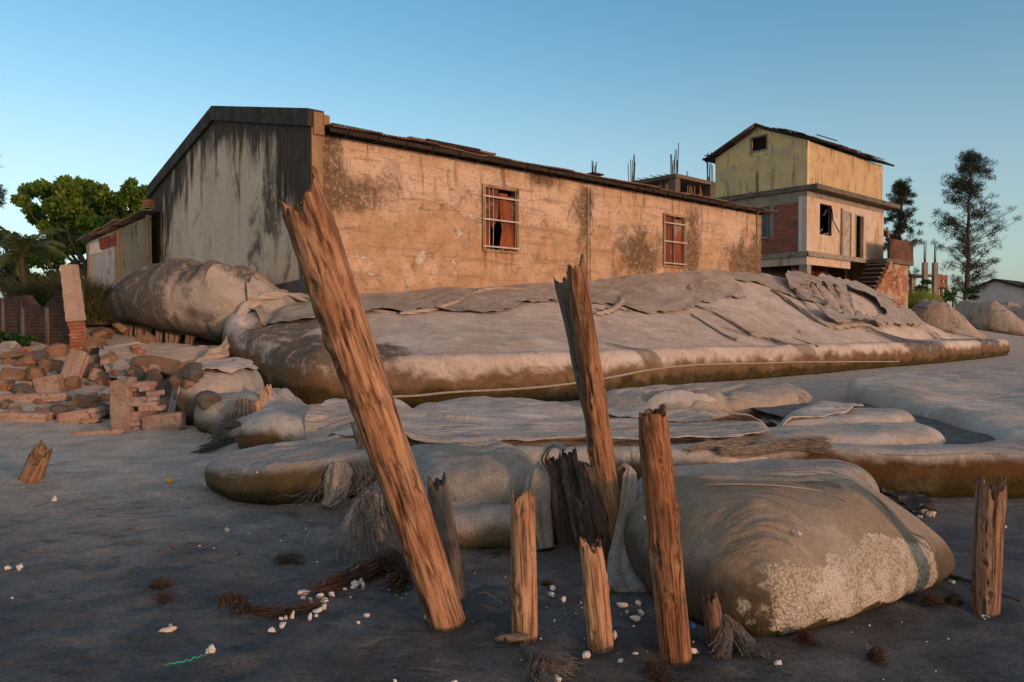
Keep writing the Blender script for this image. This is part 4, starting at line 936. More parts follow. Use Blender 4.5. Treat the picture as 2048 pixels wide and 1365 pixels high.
seam('broad pale tube curling round a sand hollow, its side stained orange brown', [(1760, 915), (1850, 912), (1950, 908), (2040, 905)], .005)
def ropes():
    R = [
     ('twisted_cloth', [hit(690, 640, .05), hit(640, 612, .05), hit(580, 598, .06), hit(530, 603, .07), hit(492, 625, .09), AT(470, 655, 16.0), AT(455, 690, 15.4), AT(440, 712, 15.1)], [.05, .08, .10, .12, .13, .12, .08, .10], 'twisted tan cloth strap hanging at the end of the long tube', 1.2),
     ('twisted_cloth', [AT(440, 700, 15.0), AT(432, 716, 14.8), AT(408, 726, 14.6), AT(375, 733, 14.4), AT(345, 728, 14.3)], [.12, .20, .16, .09, .04], 'orange lit cloth swag sagging toward the boulders', .8),
     ('twisted_cloth', [hit(600, 585, .05), hit(660, 603, .05), hit(720, 622, .04), hit(790, 630, .04)], [.05, .07, .05, .03], 'twisted cloth fold lying on the slope beside the leaning post', 1.5),
     ('twisted_cloth', [hit(800, 632, .04), hit(850, 626, .05), hit(905, 612, .05), hit(960, 588, .06), hit(990, 582, .05)], [.03, .06, .07, .09, .04], 'rolled torn hem rising along the slope between the two tall posts', 1.4),
     ('twisted_cloth', [hit(985, 580, .04), hit(1040, 584, .05), hit(1090, 598, .05), hit(1118, 606, .04)], [.03, .07, .06, .03], 'short rolled hem ending behind the forked post', 1.6),
     ('twisted_cloth', [hit(1192, 632, .04), hit(1222, 626, .06), hit(1244, 606, .07), hit(1232, 596, .05)], [.05, .09, .08, .03], 'curled scrap of torn fabric right behind the forked post top', 2.0),
     ('twisted_cloth', [hit(1195, 622, .04), hit(1235, 620, .05), hit(1262, 626, .04)], [.04, .06, .05], 'small knotted scrap beside the curled scrap on the slope', 2.2),
     ('fabric_strip', [hit(1382, 630, .02), hit(1420, 655, .03), hit(1455, 676, .04), hit(1474, 684, .05)], [.02, .035, .04, .09], 'lower of two long narrow torn strips running down the slope', 1.0),
     ('fabric_strip', [hit(1352, 600, .03), hit(1400, 617, .04), hit(1450, 640, .04), hit(1498, 668, .05), hit(1512, 672, .05)], [.03, .04, .045, .05, .09], 'upper of two long narrow torn strips running down the slope', 1.0),
     ('fabric_strip', [hit(1500, 672, .03), hit(1540, 680, .04), hit(1575, 692, .03)], [.07, .05, .02], 'orange rag end at the foot of the long torn strips', 1.5),
     ('fabric_strip', [hit(1585, 676, .02), hit(1615, 688, .03), hit(1636, 700, .03)], [.015, .03, .03], 'short dark slit strip near the edge of the long tube', 1.0),
     ('fabric_strip', [hit(1384, 572, .04), hit(1380, 582, .05), hit(1398, 590, .05), hit(1424, 602, .03)], [.05, .07, .06, .02], 'curled dark rag under the torn edge before the far window', 1.5),
     ('fabric_strip', [hit(1545, 583, .06), hit(1590, 615, .08), hit(1635, 645, .08), hit(1668, 660, .06)], [.05, .07, .07, .10], 'thick rolled hem bounding the stripped tarp on its left side', 1.0),
     ('fabric_strip', [hit(1668, 660, .04), hit(1705, 655, .06), hit(1742, 655, .05)], [.10, .13, .06], 'fat rolled hem along the bottom of the stripped tarp', 1.0),
    ]
    for i, (nm, pts, rad, lb, tws) in enumerate(R):
        mat = M['rope'] if nm == 'fibre_roll' else (mW if i < 7 else mS)
        o = cloth_rope(nm, pts, rad, mat, n=20, k=14, twist=tws*2.2, lobes=3+(i % 2), amp=.38, seed=i*3+1, flat=.75)
        tag(o, lb, 'cloth strip' if nm != 'fibre_roll' else 'rope')
ropes()

def curtain(name, topl, botl, mat, label, nu=26, nv=26, fold=.03, seed=0, cat='cloth', ragged=.0, thick=.012):
    """hanging cloth between an upper and a lower line"""
    A = catmull(np.array(topl, float), 8, False); Bq = catmull(np.array(botl, float), 8, False)
    ta = np.linspace(0, 1, len(A)); tb = np.linspace(0, 1, len(Bq)); u = np.linspace(0, 1, nu); v = np.linspace(0, 1, nv)
    A = np.stack([np.interp(u, ta, A[:, k]) for k in range(3)], 1); Bq = np.stack([np.interp(u, tb, Bq[:, k]) for k in range(3)], 1)
    UU, VV = np.meshgrid(u, v, indexing='ij')
    vv = VV*(1+ragged*fbm(UU*9, 1.7, 0, 3, seed))
    Pn = A[:, None, :]*(1-vv[..., None])+Bq[:, None, :]*vv[..., None]
    Pn[..., 1] += fold*np.sin(UU*17+2*fbm(UU*3, VV, 0, 2, seed))*np.sqrt(VV)+fold*fbm(UU*5, VV*3, 0, 3, seed+1)
    Pn[..., 0] += fold*.6*fbm(UU*4, VV*3, 5, 3, seed+2)*VV
    idsq = np.arange(nu*nv).reshape(nu, nv)
    Fq = np.stack([idsq[:-1,:-1].ravel(), idsq[1:,:-1].ravel(), idsq[1:,1:].ravel(), idsq[:-1,1:].ravel()], 1)
    o = mesh_obj(name, Pn.reshape(-1, 3), Fq, mat, None, True, {'band': (.9-.6*VV).ravel()})
    mo = o.modifiers.new('thickness', 'SOLIDIFY'); mo.thickness = thick
    tag(o, label, cat); return o
o = cloth_rope('hanging_cloth', [AT(1128, 900, 5.05), AT(1112, 890, 5.1), AT(1094, 900, 5.1), AT(1082, 935, 5.1), AT(1078, 990, 5.05), AT(1082, 1050, 5.0), AT(1090, 1098, 4.95)], [.018, .03, .04, .055, .075, .085, .07], mT2, n=48, k=12, twist=.5, lobes=5, amp=.32, seed=61, flat=.5)
tag(o, 'grey cloth hooked over the cluster stump and falling on its outer side', 'cloth')
o = cloth_rope('hanging_cloth', [AT(1236, 940, 4.85), AT(1250, 932, 4.84), AT(1260, 950, 4.82), AT(1258, 1010, 4.75), AT(1248, 1080, 4.6), AT(1246, 1140, 4.4), AT(1262, 1196, 4.18)], [.02, .028, .035, .04, .05, .075, .14], mT2, n=48, k=12, twist=.4, lobes=5, amp=.34, seed=63, flat=.5)
tag(o, 'narrow grey cloth hanging from the forked post down to the sand', 'cloth')
curtain('torn_cloth', [AT(915, 890, 6.9), AT(830, 890, 6.9), AT(775, 925, 6.9), AT(715, 985, 6.5)], [AT(905, 906, 6.12), AT(850, 948, 6.0), AT(790, 988, 5.95), AT(680, 1036, 5.85)], mT2, 'frayed grey cloth stretched down from the flat tube behind the leaning post', 40, 24, .02, 8, ragged=.15)

mSh = geotex('shred_fabric', (.30, .23, .16), (.24, .16, .10), (.08, .06, .05), stain=.6, wetline=-9, algline=-9, seed=88.0)
# fringe of shredded cloth under the swollen bag
for i, (x, y0, y1, w, lb) in enumerate([(236, 640, 682, 10, 'thin shredded tail below the tip of the swollen bag'), (262, 648, 690, 16, 'curling shredded tail, second from the tip of the swollen bag'), (290, 655, 702, 22, 'broad shredded flap in the middle under the swollen bag'), (322, 660, 700, 12, 'slim orange lit shred under the swollen bag'), (350, 662, 708, 22, 'ragged wide flap touching the sandy tarp'), (385, 668, 695, 14, 'last short shred under the swollen bag near the cloth strap')]):
    Y = 17.2-.006*(x-236)
    curtain('cloth_shred', [AT(x-w*.9, 648, Y+.9), AT(x, 645, Y+.9), AT(x+w*.9, 648, Y+.9)], [AT(x-w*.3-8, y1+8, Y+.35), AT(x-6, y1+18, Y+.3), AT(x+w*.05, y1+4, Y+.4)], mSh, lb, 16, 18, .07, i, 'cloth strip', .45)
# ================================================================== POSTS
WO = dict(light=(.46, .24, .12), mid=(.34, .175, .085), dk=(.12, .055, .025))
wA = wood('leaning_post_wood', (.54, .30, .165), (.37, .18, .09), (.09, .042, .02), .15, seed=1)
wB = wood('forked_post_wood', (.50, .275, .145), (.36, .175, .085), (.10, .048, .024), .1, seed=4)
wC = wood('pale_stump_wood', (.62, .38, .22), (.48, .265, .14), (.16, .08, .04), .05, seed=7)  # paler wood for the upright stumps and stubs
wD = wood('dark_stump_wood', (.20, .15, .12), (.13, .095, .075), (.045, .032, .025), .4, (.20, .17, .145), seed=11)
wE = wood('grey_stump_wood', (.24, .18, .125), (.17, .12, .08), (.06, .042, .03), .6, seed=15)
post_px('driftwood_post', (893, 1240), (603, 392), 74, 96, wA, 'tall leaning post with a notched top crossing in front of the building', dtop=.35, seed=1, nseg=72, nlen=150, jag=.05, groove=.10,
        peaks=[(200, 40, .03), (-15, 50, .10), (-100, 26, -.05)], bend=.012, knots=7)
post_px('driftwood_post', (1234, 1110), (1151, 532), 56, 42, wB, 'tall forked post standing behind the stumps, its second prong dark', dtop=.1, seed=2, nseg=64, nlen=130, jag=.05, groove=.10, peaks=[(0, 60, .10), (180, 60, .02)], bend=.012, knots=6)
# the forked post's other half, its shade put into a darker wood
fork = [o for o in bpy.data.objects if o.name.startswith('driftwood_post')][-1]
pb = AT(1192, 850, 4.90); pt = AT(1120, 558, 4.95)
pr = post('prong', pb, pt, .078, .062, wE, None, cat=None, seed=33, nseg=36, nlen=60, jag=.05, bury=.15, flatx=.8, peaks=[(180, 60, .05)])
for k in ('label', 'category'):
    if k in pr: del pr[k]
mw = Matrix.Translation(pr.location) @ pr.rotation_quaternion.to_matrix().to_4x4()
fw = Matrix.Translation(fork.location) @ fork.rotation_quaternion.to_matrix().to_4x4()
pr.parent = fork; pr.matrix_parent_inverse = Matrix.Identity(4)
L_ = fw.inverted() @ mw; pr.location = L_.to_translation(); pr.rotation_quaternion = L_.to_quaternion()
post_px('driftwood_stump', (1352, 1305), (1303, 822), 64, 60, wood('knotted_post_wood', (.52, .28, .15), (.38, .17, .08), (.10, .045, .02), .05, seed=21), 'tall reddish stump with a flat splintered top before the barnacled bag', dtop=.05, seed=3, nseg=72, nlen=130, jag=.035, groove=.11, peaks=[(20, 25, .03)], knots=9, bend=.01, spl=0)
post_px('driftwood_stump', (1049, 1266), (1046, 985), 54, 50, wC, 'pale upright stump with two jagged spikes beside the flat plank', seed=4, nseg=64, nlen=100, jag=.05, groove=.13, peaks=[(200, 35, .035), (-50, 30, .055)], knots=4, spl=0)
post_px('driftwood_stump', (1200, 1284), (1180, 1078), 52, 46, wC, 'short upright stump with an orange stain and a broken crown', seed=5, nseg=64, nlen=90, jag=.045, groove=.13, peaks=[(150, 35, .03), (10, 32, .035)], knots=4, spl=0)
post_px('driftwood_stump', (1434, 1285), (1418, 1190), 40, 34, wood('small_stump_wood', (.36, .24, .14), (.22, .13, .075), (.07, .04, .025), .3, seed=25), 'smallest stump, beside the net at the corner of the barnacled bag', seed=6, jag=.05, nseg=44, nlen=50, groove=.15, knots=2, spl=0)
post_px('driftwood_post', (1972, 1222), (1982, 962), 50, 54, wood('split_post_wood', (.42, .25, .155), (.30, .165, .10), (.095, .05, .033), .25, seed=29), 'upright split post standing alone on dark sand near the orange stained tube', seed=7, nseg=72, nlen=110, jag=.05, groove=.12, peaks=[(185, 36, .06), (-5, 42, .065), (-100, 26, -.08)], knots=3)
post_px('driftwood_stump', (912, 1188), (872, 960), 48, 46, wE, 'grey brown stump half hidden behind the leaning post', seed=8, jag=.06, groove=.14, peaks=[(160, 34, .05), (30, 28, .04)], spl=0, nlen=90)
post_px('driftwood_stump', (738, 935), (705, 842), 30, 12, wE, 'pointed grey splinter of a stump leaning behind the leaning post', Y=6.75, dtop=0, seed=9, jag=.05, groove=.16, spl=0, nseg=40, nlen=70, flatx=.8)
post_px('driftwood_stump', (1128, 1075), (1104, 905), 38, 36, wD, 'dark stump at the outer edge of the post cluster under the hooked cloth', Y=5.1, seed=10, jag=.08, groove=.16, nlen=70)
post_px('driftwood_stump', (1166, 1095), (1136, 898), 36, 34, wD, 'dark cluster stump with the tallest grey splinters', Y=5.0, seed=12, jag=.06, groove=.16, spl=0, nlen=80)
post_px('driftwood_stump', (1214, 1110), (1172, 920), 54, 44, wD, 'widest dark stump of the cluster, touching the forked post', Y=4.85, seed=13, jag=.06, groove=.17, spl=0, nlen=80)
post_px('driftwood_stump', (1182, 1100), (1158, 990), 26, 24, wD, 'low dark stub in front of the post cluster', Y=4.75, seed=14, jag=.06, groove=.15, nseg=36, nlen=50)
post_px('driftwood_stump', (60, 962), (90, 892), 36, 28, wood('leaning_stub_wood', (.40, .25, .145), (.28, .155, .085), (.11, .06, .035), .1, seed=31), 'broken stub leaning over on the open grey sand, far from the bags', dtop=.1, seed=15, jag=.12, groove=.16, nseg=44, nlen=50, flatx=1.2, bury=.15)
post_px('driftwood_stump', (8, 838), (22, 808), 22, 18, wC, 'tiny wooden stub at the very edge of the rubble', seed=16, jag=.05, groove=.15, nseg=30, nlen=36, bury=.15)
post_px('driftwood_stake', (474, 778), (467, 720), 16, 14, wE, 'taller of two weathered stakes beside the foot of the long tube', Y=12.2, seed=17, jag=.06, groove=.15, nseg=30, nlen=50)
post_px('driftwood_stake', (462, 800), (456, 768), 15, 9, wE, 'shorter splintered stake next to the cloth covered lump', Y=11.9, seed=18, jag=.06, groove=.15, nseg=30, nlen=40)
post_px('driftwood_stake', (490, 845), (492, 798), 24, 22, wE, 'flat topped stake wrapped in hanging fibre net', Y=10.2, seed=19, jag=.03, groove=.15, nseg=36, nlen=50)
for i, (x, y, r, lb) in enumerate([(527, 800, .05, 'worn stub end poking up through the tented grey cloth'), (518, 822, .045, 'second worn stub end in the tented grey cloth, lower and darker'), (540, 792, .04, 'small stub end at the top of the tented grey cloth')]):
    h = hit(x, y)
    post('driftwood_stub', (h[0], h[1], h[2]-.05), (h[0]-.01, h[1]-.02, h[2]+.16), r, r*.9, wC, lb, seed=40+i, nseg=24, nlen=20, jag=.03, bury=.1)


# ================================================================== NETS AND FIBRES
def fibre_clump(name, lines, mat, label, n=60, sag=.1, spread=.06, rad=.004, seed=0, cat='net', group=None):
    n = int(n*1.9)
    """a bunch of strands along guide lines"""
    rng = np.random.RandomState(seed); mb = MB()
    for i in range(n):
        a = np.array(lines[rng.randint(len(lines))], float)
        p = catmull(a, 4, False) if len(a) > 2 else np.linspace(a[0], a[1], 6)
        off = rng.normal(size=3)*spread; w = np.linspace(.6, 1.3, len(p))[:, None]
        cl_ = np.cumsum(rng.normal(size=p.shape), axis=0)*spread*.34
        q = p+off*w+cl_+rng.normal(size=p.shape)*spread*.12
        q[:, 2] = np.maximum(q[:, 2], hground(q[:, 0], q[:, 1])+.003)
        k0 = rng.randint(0, max(1, len(q)//3)); q = q[k0:]
        if len(q) > 2: mb.tube(q, rad*rng.uniform(.35, 1.0), 3, cap=False)
    o = mb.build(name, mat, None, True); tag(o, label, cat, group); return o
def gp(x, y, z=0.0): return G(x, y, z)
fibre_clump('fibre_net', [[gp(735, 985, .35)+[0, .0, 0], gp(735, 1010, .30), gp(700, 1060, .15), gp(672, 1115, .02)], [gp(745, 985, .35), gp(755, 1020, .28), gp(770, 1060, .16), gp(790, 1100, .03)], [gp(740, 985, .34), gp(728, 1040, .2), gp(722, 1090, .08), gp(735, 1125, .02)], [gp(800, 985, .33), gp(815, 1030, .2), gp(830, 1070, .05)]], M['net'], 'tangled grey net draped over a stub left of the leaning post foot', 75, spread=.05, rad=.0035, seed=1)
curtain('torn_cloth', [gp(722, 990, .36), gp(745, 983, .36), gp(765, 990, .34)], [gp(690, 1070, .05), gp(735, 1085, .04), gp(775, 1075, .05)], mW, 'orange brown rag under the tangled net by the leaning post', 14, 14, .03, 8, 'cloth', .25)
for i, (bx, by, tx, ty, wd, lb) in enumerate([(735, 1060, 746, 990, 20, 'splintered stub inside the tangled net by the leaning post'), (718, 1145, 712, 1130, 34, 'cut stub end flush with the sand below the tangled net')]):
    post_px('driftwood_stump', (bx, by), (tx, ty), wd, wd*.8, wC, lb, seed=60+i, jag=.04, groove=.15, nseg=30, nlen=30, bury=.1)
fibre_clump('fibre_rope', [[gp(620, 1180, .03), gp(680, 1165, .03), gp(730, 1145, .05), gp(760, 1130, .05), gp(800, 1150, .02)], [gp(760, 1120, .06), gp(790, 1115, .05), gp(810, 1150, .03), gp(790, 1170, .03)]], M['netbrown'], 'frayed brown rope end on the sand below the tangled net', 90, spread=.022, rad=.0035, seed=2, cat='rope')
fibre_clump('fibre_rope', [[gp(440, 1215, .02), gp(445, 1198, .06), gp(458, 1196, .06), gp(462, 1215, .02)], [gp(470, 1212, .03), gp(480, 1198, .05), gp(490, 1215, .02)], [gp(480, 1215, .01), gp(540, 1225, .01), gp(600, 1218, .01), gp(640, 1210, .01)]], M['netbrown'], 'looped brown rope half buried in open dark sand', 70, spread=.012, rad=.0035, seed=3, cat='rope')
fibre_clump('fibre_net', [[gp(660, 935, .33), gp(655, 970, .25), gp(640, 1000, .12), gp(650, 1025, .02)], [gp(690, 925, .38), gp(690, 975, .26), gp(670, 1010, .08)], [gp(620, 985, .22), gp(600, 1010, .1), gp(560, 1025, .02)], [gp(720, 920, .4), gp(735, 960, .3), gp(700, 1000, .12)]], M['net'], 'torn net hanging over the front of the olive sided bag', 45, spread=.04, rad=.003, seed=4)
fibre_clump('fibre_net', [[AT(478, 800, 10.05), AT(470, 830, 9.9), AT(455, 855, 9.8), gp(430, 885, .02)], [AT(486, 798, 10.0), AT(480, 840, 9.85), gp(460, 880, .03), gp(405, 905, .01)], [AT(497, 800, 10.05), AT(500, 830, 9.95), AT(480, 868, 9.8)]], M['net'], 'stringy net hanging from the flat topped stake by the rubble', 120, spread=.035, rad=.006, seed=5)
fibre_clump('fibre_net', [[gp(1450, 1235, .13), gp(1480, 1265, .06), gp(1510, 1300, .015), gp(1530, 1310, .01)], [gp(1455, 1250, .1), gp(1450, 1285, .05), gp(1440, 1310, .01)], [gp(1470, 1250, .1), gp(1490, 1290, .03), gp(1500, 1310, .01)]], M['net'], 'grey net spilling round the smallest stump onto the sand', 120, spread=.012, rad=.002, seed=6)
fibre_clump('fibre_net', [[gp(1045, 1292, .02), gp(1080, 1320, .03), gp(1070, 1355, .02)], [gp(1070, 1318, .03), gp(1105, 1325, .03), gp(1140, 1335, .015)], [gp(1060, 1330, .02), gp(1085, 1350, .02), gp(1110, 1370, .01)]], M['net'], 'clump of dirty fibres on wet sand below the flat plank', 120, spread=.014, rad=.002, seed=7)
fibre_clump('fibre_net', [[gp(1290, 1345, .02), gp(1310, 1325, .04), gp(1335, 1338, .02)], [gp(1300, 1350, .02), gp(1312, 1340, .03), gp(1330, 1352, .02)]], M['netbrown'], 'small brown fibre clump below the tall reddish stump', 70, spread=.014, rad=.002, seed=8)
fibre_clump('fibre_net', [[AT(905, 905, 6.2), AT(900, 950, 6.1), AT(905, 1010, 6.0)], [AT(925, 965, 5.4), AT(940, 1030, 5.35), AT(930, 1075, 5.3)], [AT(895, 960, 5.5), AT(925, 1000, 5.4)]], M['net'], 'loose fibres hanging in the dark gap behind the leaning post', 70, spread=.03, rad=.003, seed=9)
hh = ph([(1372, 909), (1410, 903), (1450, 904), (1490, 900), (1530, 906)], .04)
fibre_clump('fibre_rope', [hh], M['rope'], 'knotted fibre rope lying in the crease of the flat tubes', 90, spread=.014, rad=.004, seed=31, cat='rope')
hh = ph([(1440, 916, ), (1500, 914), (1570, 908), (1650, 908)], .05)
fibre_clump('fibre_rope', [hh], M['rope'], 'shaggy pale fibre roll on top of the rolled bag', 150, spread=.017, rad=.004, seed=32, cat='rope')
for i, (x, y, w, lb) in enumerate([(1860, 1205, 30, 'matted root clump left of the lone split post'), (1905, 1205, 22, 'matted brown clump touching the lone split post'), (1750, 1315, 18, 'small dark tuft alone on the wet sand before the barnacled bag'), (1610, 1280, 14, 'brown tuft close under the barnacled bag')]):
    fibre_clump('weed_tuft', [[gp(x-w/2, y, .01), gp(x, y-6, .035), gp(x+w/2, y, .01)]], M['netbrown'], lb, 60, spread=.014, rad=.002, seed=20+i, cat='seaweed')
for i, (pl, lb, mt, rd) in enumerate([
    ([(1790, 1095), (1850, 1125), (1900, 1150), (1950, 1165), (2040, 1205)], 'thin dark rope running past the lone split post', 'netbrown', .010),
    ([(330, 1328), (350, 1326), (375, 1322), (400, 1314), (412, 1312)], 'green twine lying on wet sand near the round foam ball', 'green', .0035),
    ([(960, 1185), (980, 1190), (1004, 1206)], 'thin pale twig on wet sand beside the grey brown stump', 'rope', .004),
    ([(880, 1020), (890, 985), (905, 960)], 'pale cord trailing from the frayed cloth behind the leaning post', 'rope', .004)]):
    mb = MB(); P = catmull([gp(x, y, .012+.004*math.sin(k*2)) if i < 3 else AT(x, y, 5.6) for k, (x, y) in enumerate(pl)], 6, False)
    P = P+np.random.RandomState(i).normal(size=P.shape)*.003; mb.tube(P, rd, 6)
    tag(mb.build('twine' if i != 2 else 'twig', M[mt], None, True), lb, 'rope' if i != 2 else 'twig')

# ================================================================== FOAM, SCRAPS
def chip(x, y, w, h, d, seed, mat, name, label, cat, group=None, z=0.0, rot=None):
    g = G(x, y, 0); g[2] = float(surf(g[0], g[1])); s = g[1]/FPX
    rng = np.random.RandomState(seed)
    o = rock(name, (g[0], g[1], g[2]+h*s*.38), (w*s*.56, d*s*.56, h*s*.6), mat, label, seed, rng.uniform(0, 6.28) if rot is None else rot, cat, group, 9, .42)
    return o
named = [
 (335, 1262, 32, 10, 12, 'foamy', 'flat brick of dirty foam alone on wet sand', .1), (424, 1307, 20, 18, 18, 'foam', 'round foam ball at the end of the green twine', 0), (15, 1136, 12, 10, 10, 'foam', 'smaller of a pair of foam lumps on open sand', 0), (39, 1135, 18, 12, 12, 'foam', 'larger of a pair of foam lumps on open sand', 0),
 (24, 1196, 10, 7, 8, 'foamy', 'single small foam crumb nearest the pair of foam lumps', 0), (108, 1002, 12, 10, 10, 'foamy', 'peach lit foam lump below the leaning broken stub', 0), (455, 1066, 14, 9, 10, 'foamy', 'boxy foam bit on grey sand in front of the olive sided bag', 0), (412, 970, 6, 9, 6, 'foam', 'upright foam flake beside the tip of the olive sided bag', 0),
 (340, 1252, 7, 6, 6, 'foamy', 'tiny crumb sitting just behind the flat foam brick', 0), (857, 1235, 16, 12, 12, 'foamy', 'square foam block at the foot of the leaning post', .2), (1105, 1183, 14, 11, 10, 'foam', 'upper foam lump of three between the two pale stumps', 0), (1103, 1196, 15, 10, 10, 'foam', 'middle foam lump of three between the two pale stumps', 0), (1127, 1205, 11, 11, 9, 'foam', 'lower foam lump of three between the two pale stumps', 0),
 (1230, 1278, 12, 18, 10, 'foam', 'crumbly foam heap at the foot of the orange stained stump', 0), (1172, 1316, 18, 20, 14, 'foam', 'big foam chunk tinged blue below the orange stained stump', 0), (1241, 1325, 13, 12, 10, 'foam', 'white foam chunk between the blue tinged chunk and the reddish stump', 0), (1267, 1312, 18, 10, 11, 'foam', 'flat foam chunk left of the reddish stump foot', 0), (1386, 1304, 19, 14, 13, 'foam', 'foam chunk touching the right side of the reddish stump foot', 0),
 (1242, 1211, 26, 10, 12, 'foam', 'wide foam flake behind the orange stained stump', .1), (1277, 1210, 14, 11, 10, 'foam', 'foam nugget behind and left of the reddish stump', 0), (1283, 1227, 15, 10, 10, 'foam', 'foam nugget just left of the reddish stump', 0), (1270, 1240, 22, 11, 12, 'foam', 'foam slab leaning on the scraps beside the reddish stump', .2), (1254, 1225, 10, 8, 8, 'foam', 'small foam piece in the middle of the scraps behind the stumps', 0),
 (1114, 1357, 16, 18, 12, 'foam', 'foam lump at the dirty fibre clump', .4), (1557, 1332, 15, 12, 11, 'foam', 'white pebble of foam alone on the wet sand below the barnacled bag', 0), (1596, 1255, 12, 8, 9, 'foamy', 'peach foam bit tucked under the barnacled bag', 0), (1905, 1165, 15, 7, 9, 'foam', 'white flake at the tail corner of the barnacled bag', 0), (1825, 1024, 10, 9, 9, 'foam', 'white nub beside the fluffy foam by the orange stained tube', 0), (1840, 1037, 11, 6, 8, 'foam', 'thin white flake below the fluffy foam', 0),
 (2010, 1055, 9, 7, 7, 'foam', 'white crumb right of the lone split post', 0), (908, 1361, 16, 8, 9, 'foam', 'flat foam bit at the bottom below the leaning post', 0), (790, 1364, 10, 7, 8, 'foam', 'small white crumb at the bottom left of the flat foam bit', 0), (1290, 1190, 8, 8, 7, 'foam', 'lone bead beside the narrow hanging cloth', 0), (1110, 1245, 7, 6, 6, 'foam', 'lone crumb between the jagged and the orange stained stumps', 0)]
for i, (x, y, w, h, d, mt, lb, rt) in enumerate(named): chip(x, y, w, h, d, 200+i, M[mt], 'foam_piece', lb, 'foam', None, rot=rt or None)
rng = np.random.RandomState(5)
clus = [(612, 1184, 22, 8), (607, 1196, 18, 9), (640, 1192, 14, 12), (622, 1203, 14, 11), (649, 1203, 17, 11), (636, 1222, 20, 10), (620, 1238, 12, 14), (632, 1233, 10, 9), (648, 1215, 18, 9), (572, 1237, 11, 10), (585, 1236, 9, 20), (562, 1238, 10, 8), (544, 1262, 18, 11), (565, 1251, 18, 9), (664, 1192, 13, 12), (708, 1176, 20, 13), (721, 1172, 10, 18), (726, 1176, 14, 14), (594, 1216, 18, 7), (732, 1235, 13, 10), (650, 1167, 8, 7), (777, 1156, 12, 8), (824, 1161, 12, 8), (787, 1138, 7, 6), (601, 1185, 10, 9), (690, 1180, 8, 6), (546, 1228, 7, 6), (716, 1249, 8, 6)]
for i, (x, y, w, h) in enumerate(clus): chip(x, y, w, h, max(8, w*.7), 300+i, M['foam'], 'foam_piece', 'white foam chip in the scatter along the looped rope below the tangled net', 'foam', 'foam chips scattered along the looped rope')
for i in range(110):
    c = [(640, 1200, 110, 45), (1150, 1230, 130, 70), (1300, 1290, 90, 50), (560, 1050, 250, 120), (1000, 1250, 200, 80), (1750, 1280, 150, 60), (800, 1170, 60, 30)][rng.randint(7)]
    x = c[0]+rng.normal()*c[2]*.6; y = min(1360, max(1000, c[1]+rng.normal()*c[3]*.6))
    s = rng.uniform(2.2, 4.5)
    chip(x, y, s, s*.8, s, 500+i, M['foam'], 'foam_crumb', 'tiny white foam crumb on the dark sand', 'foam', 'tiny foam crumbs on the sand')
# soft fluffy foam by the right hand tube
fp = G(1872, 1040, 0)
mb = MB()
for k in range(9):
    a = rng.uniform(0, 6.28); rr = rng.uniform(0, .06)
    base = (fp[0]+rr*math.cos(a), fp[1]+.3*rr*math.sin(a)+.1, .02+rng.uniform(0, .05))
    rk = rock('tmp_rock', (0, 0, 0), (rng.uniform(.022, .042),)*3, None, None, 700+k, 0, None, None, 5, .3)
    vs = [(v.co.x+base[0], v.co.y+base[1], v.co.z+base[2]) for v in rk.data.vertices]
    fs = [tuple(p.vertices) for p in rk.data.polygons]; mb.add(vs, fs); bpy.data.objects.remove(rk)
tag(mb.build('sea_foam_clump', M['foam'], None, True), 'fluffy white foam clump beside the orange stained tube', 'foam')
# plank, scraps
p0 = G(1025, 1284, 0)
pk = rock('driftwood_plank', (p0[0], p0[1], float(surf(p0[0], p0[1]))+.022), (.088, .036, .018), M['driftplank'], 'short rounded plank lying flat before the jagged stump', 77, .12, 'plank', None, 6, .08)
chip(338, 964, 14, 10, 10, 801, M['yellow_scrap'], 'plastic_scrap', 'yellow scrap on the grey sand beside the olive sided bag', 'litter')
chip(1384, 1255, 14, 12, 8, 802, M['blue'], 'plastic_scrap', 'blue plastic scrap behind the reddish stump', 'litter')
chip(1096, 1172, 36, 10, 20, 803, M['netbrown'], 'rag_scrap', 'dark red brown rag on the sand between the stumps and the cluster', 'litter')
dk_ = geotex('dark_rag_fabric', (.10, .085, .07), (.07, .055, .045), (.03, .025, .02), stain=.6, wetline=-9, algline=-9, seed=93.0)
o = sheet('rag_scrap', [G(a, b_) for a, b_ in [(1755, 985), (1800, 990), (1850, 1018), (1875, 1045), (1840, 1040), (1790, 1020)]], dk_, step=.02, off=.02, ragged=.05, rscale=5, wr=.06, wdir=.5, wscale=(2, 8), seed=44, curl=.04, zf=hground)
tag(o, 'dark wet rag lying at the foot of the orange stained tube', 'litter')
for i, (x, y, w_, lb) in enumerate([(1690, 1180, 26, 'dark root tangle at the tail end of the barnacled bag'), (320, 1170, 24, 'brown wrack patch in the middle of the open dark sand'), (330, 1195, 22, 'second brown wrack patch just below the first'), (575, 1120, 30, 'dark wrack patch between the olive sided bag and the looped rope'), (1000, 1110, 24, 'dark tuft under the low fabric fold')]):
    fibre_clump('weed_tuft', [[G(x-w_, y, .01), G(x, y-4, .022), G(x+w_, y+3, .008)], [G(x-w_*.6, y+8, .008), G(x+w_*.5, y-8, .012)]], M['netbrown'], lb, 24, spread=.016, rad=.002, seed=50+i, cat='seaweed')
mb = MB(); c = G(1974, 1242, 0); c[2] = float(surf(c[0], c[1]))+.006
mb.tube([(c[0]+.018*math.cos(t), c[1]+.03*math.sin(t), c[2]) for t in np.linspace(.3, 3.6, 12)], .004, 6)
tag(mb.build('plastic_ring', M['foam'], None, True), 'broken white ring on the sand below the lone split post', 'litter')
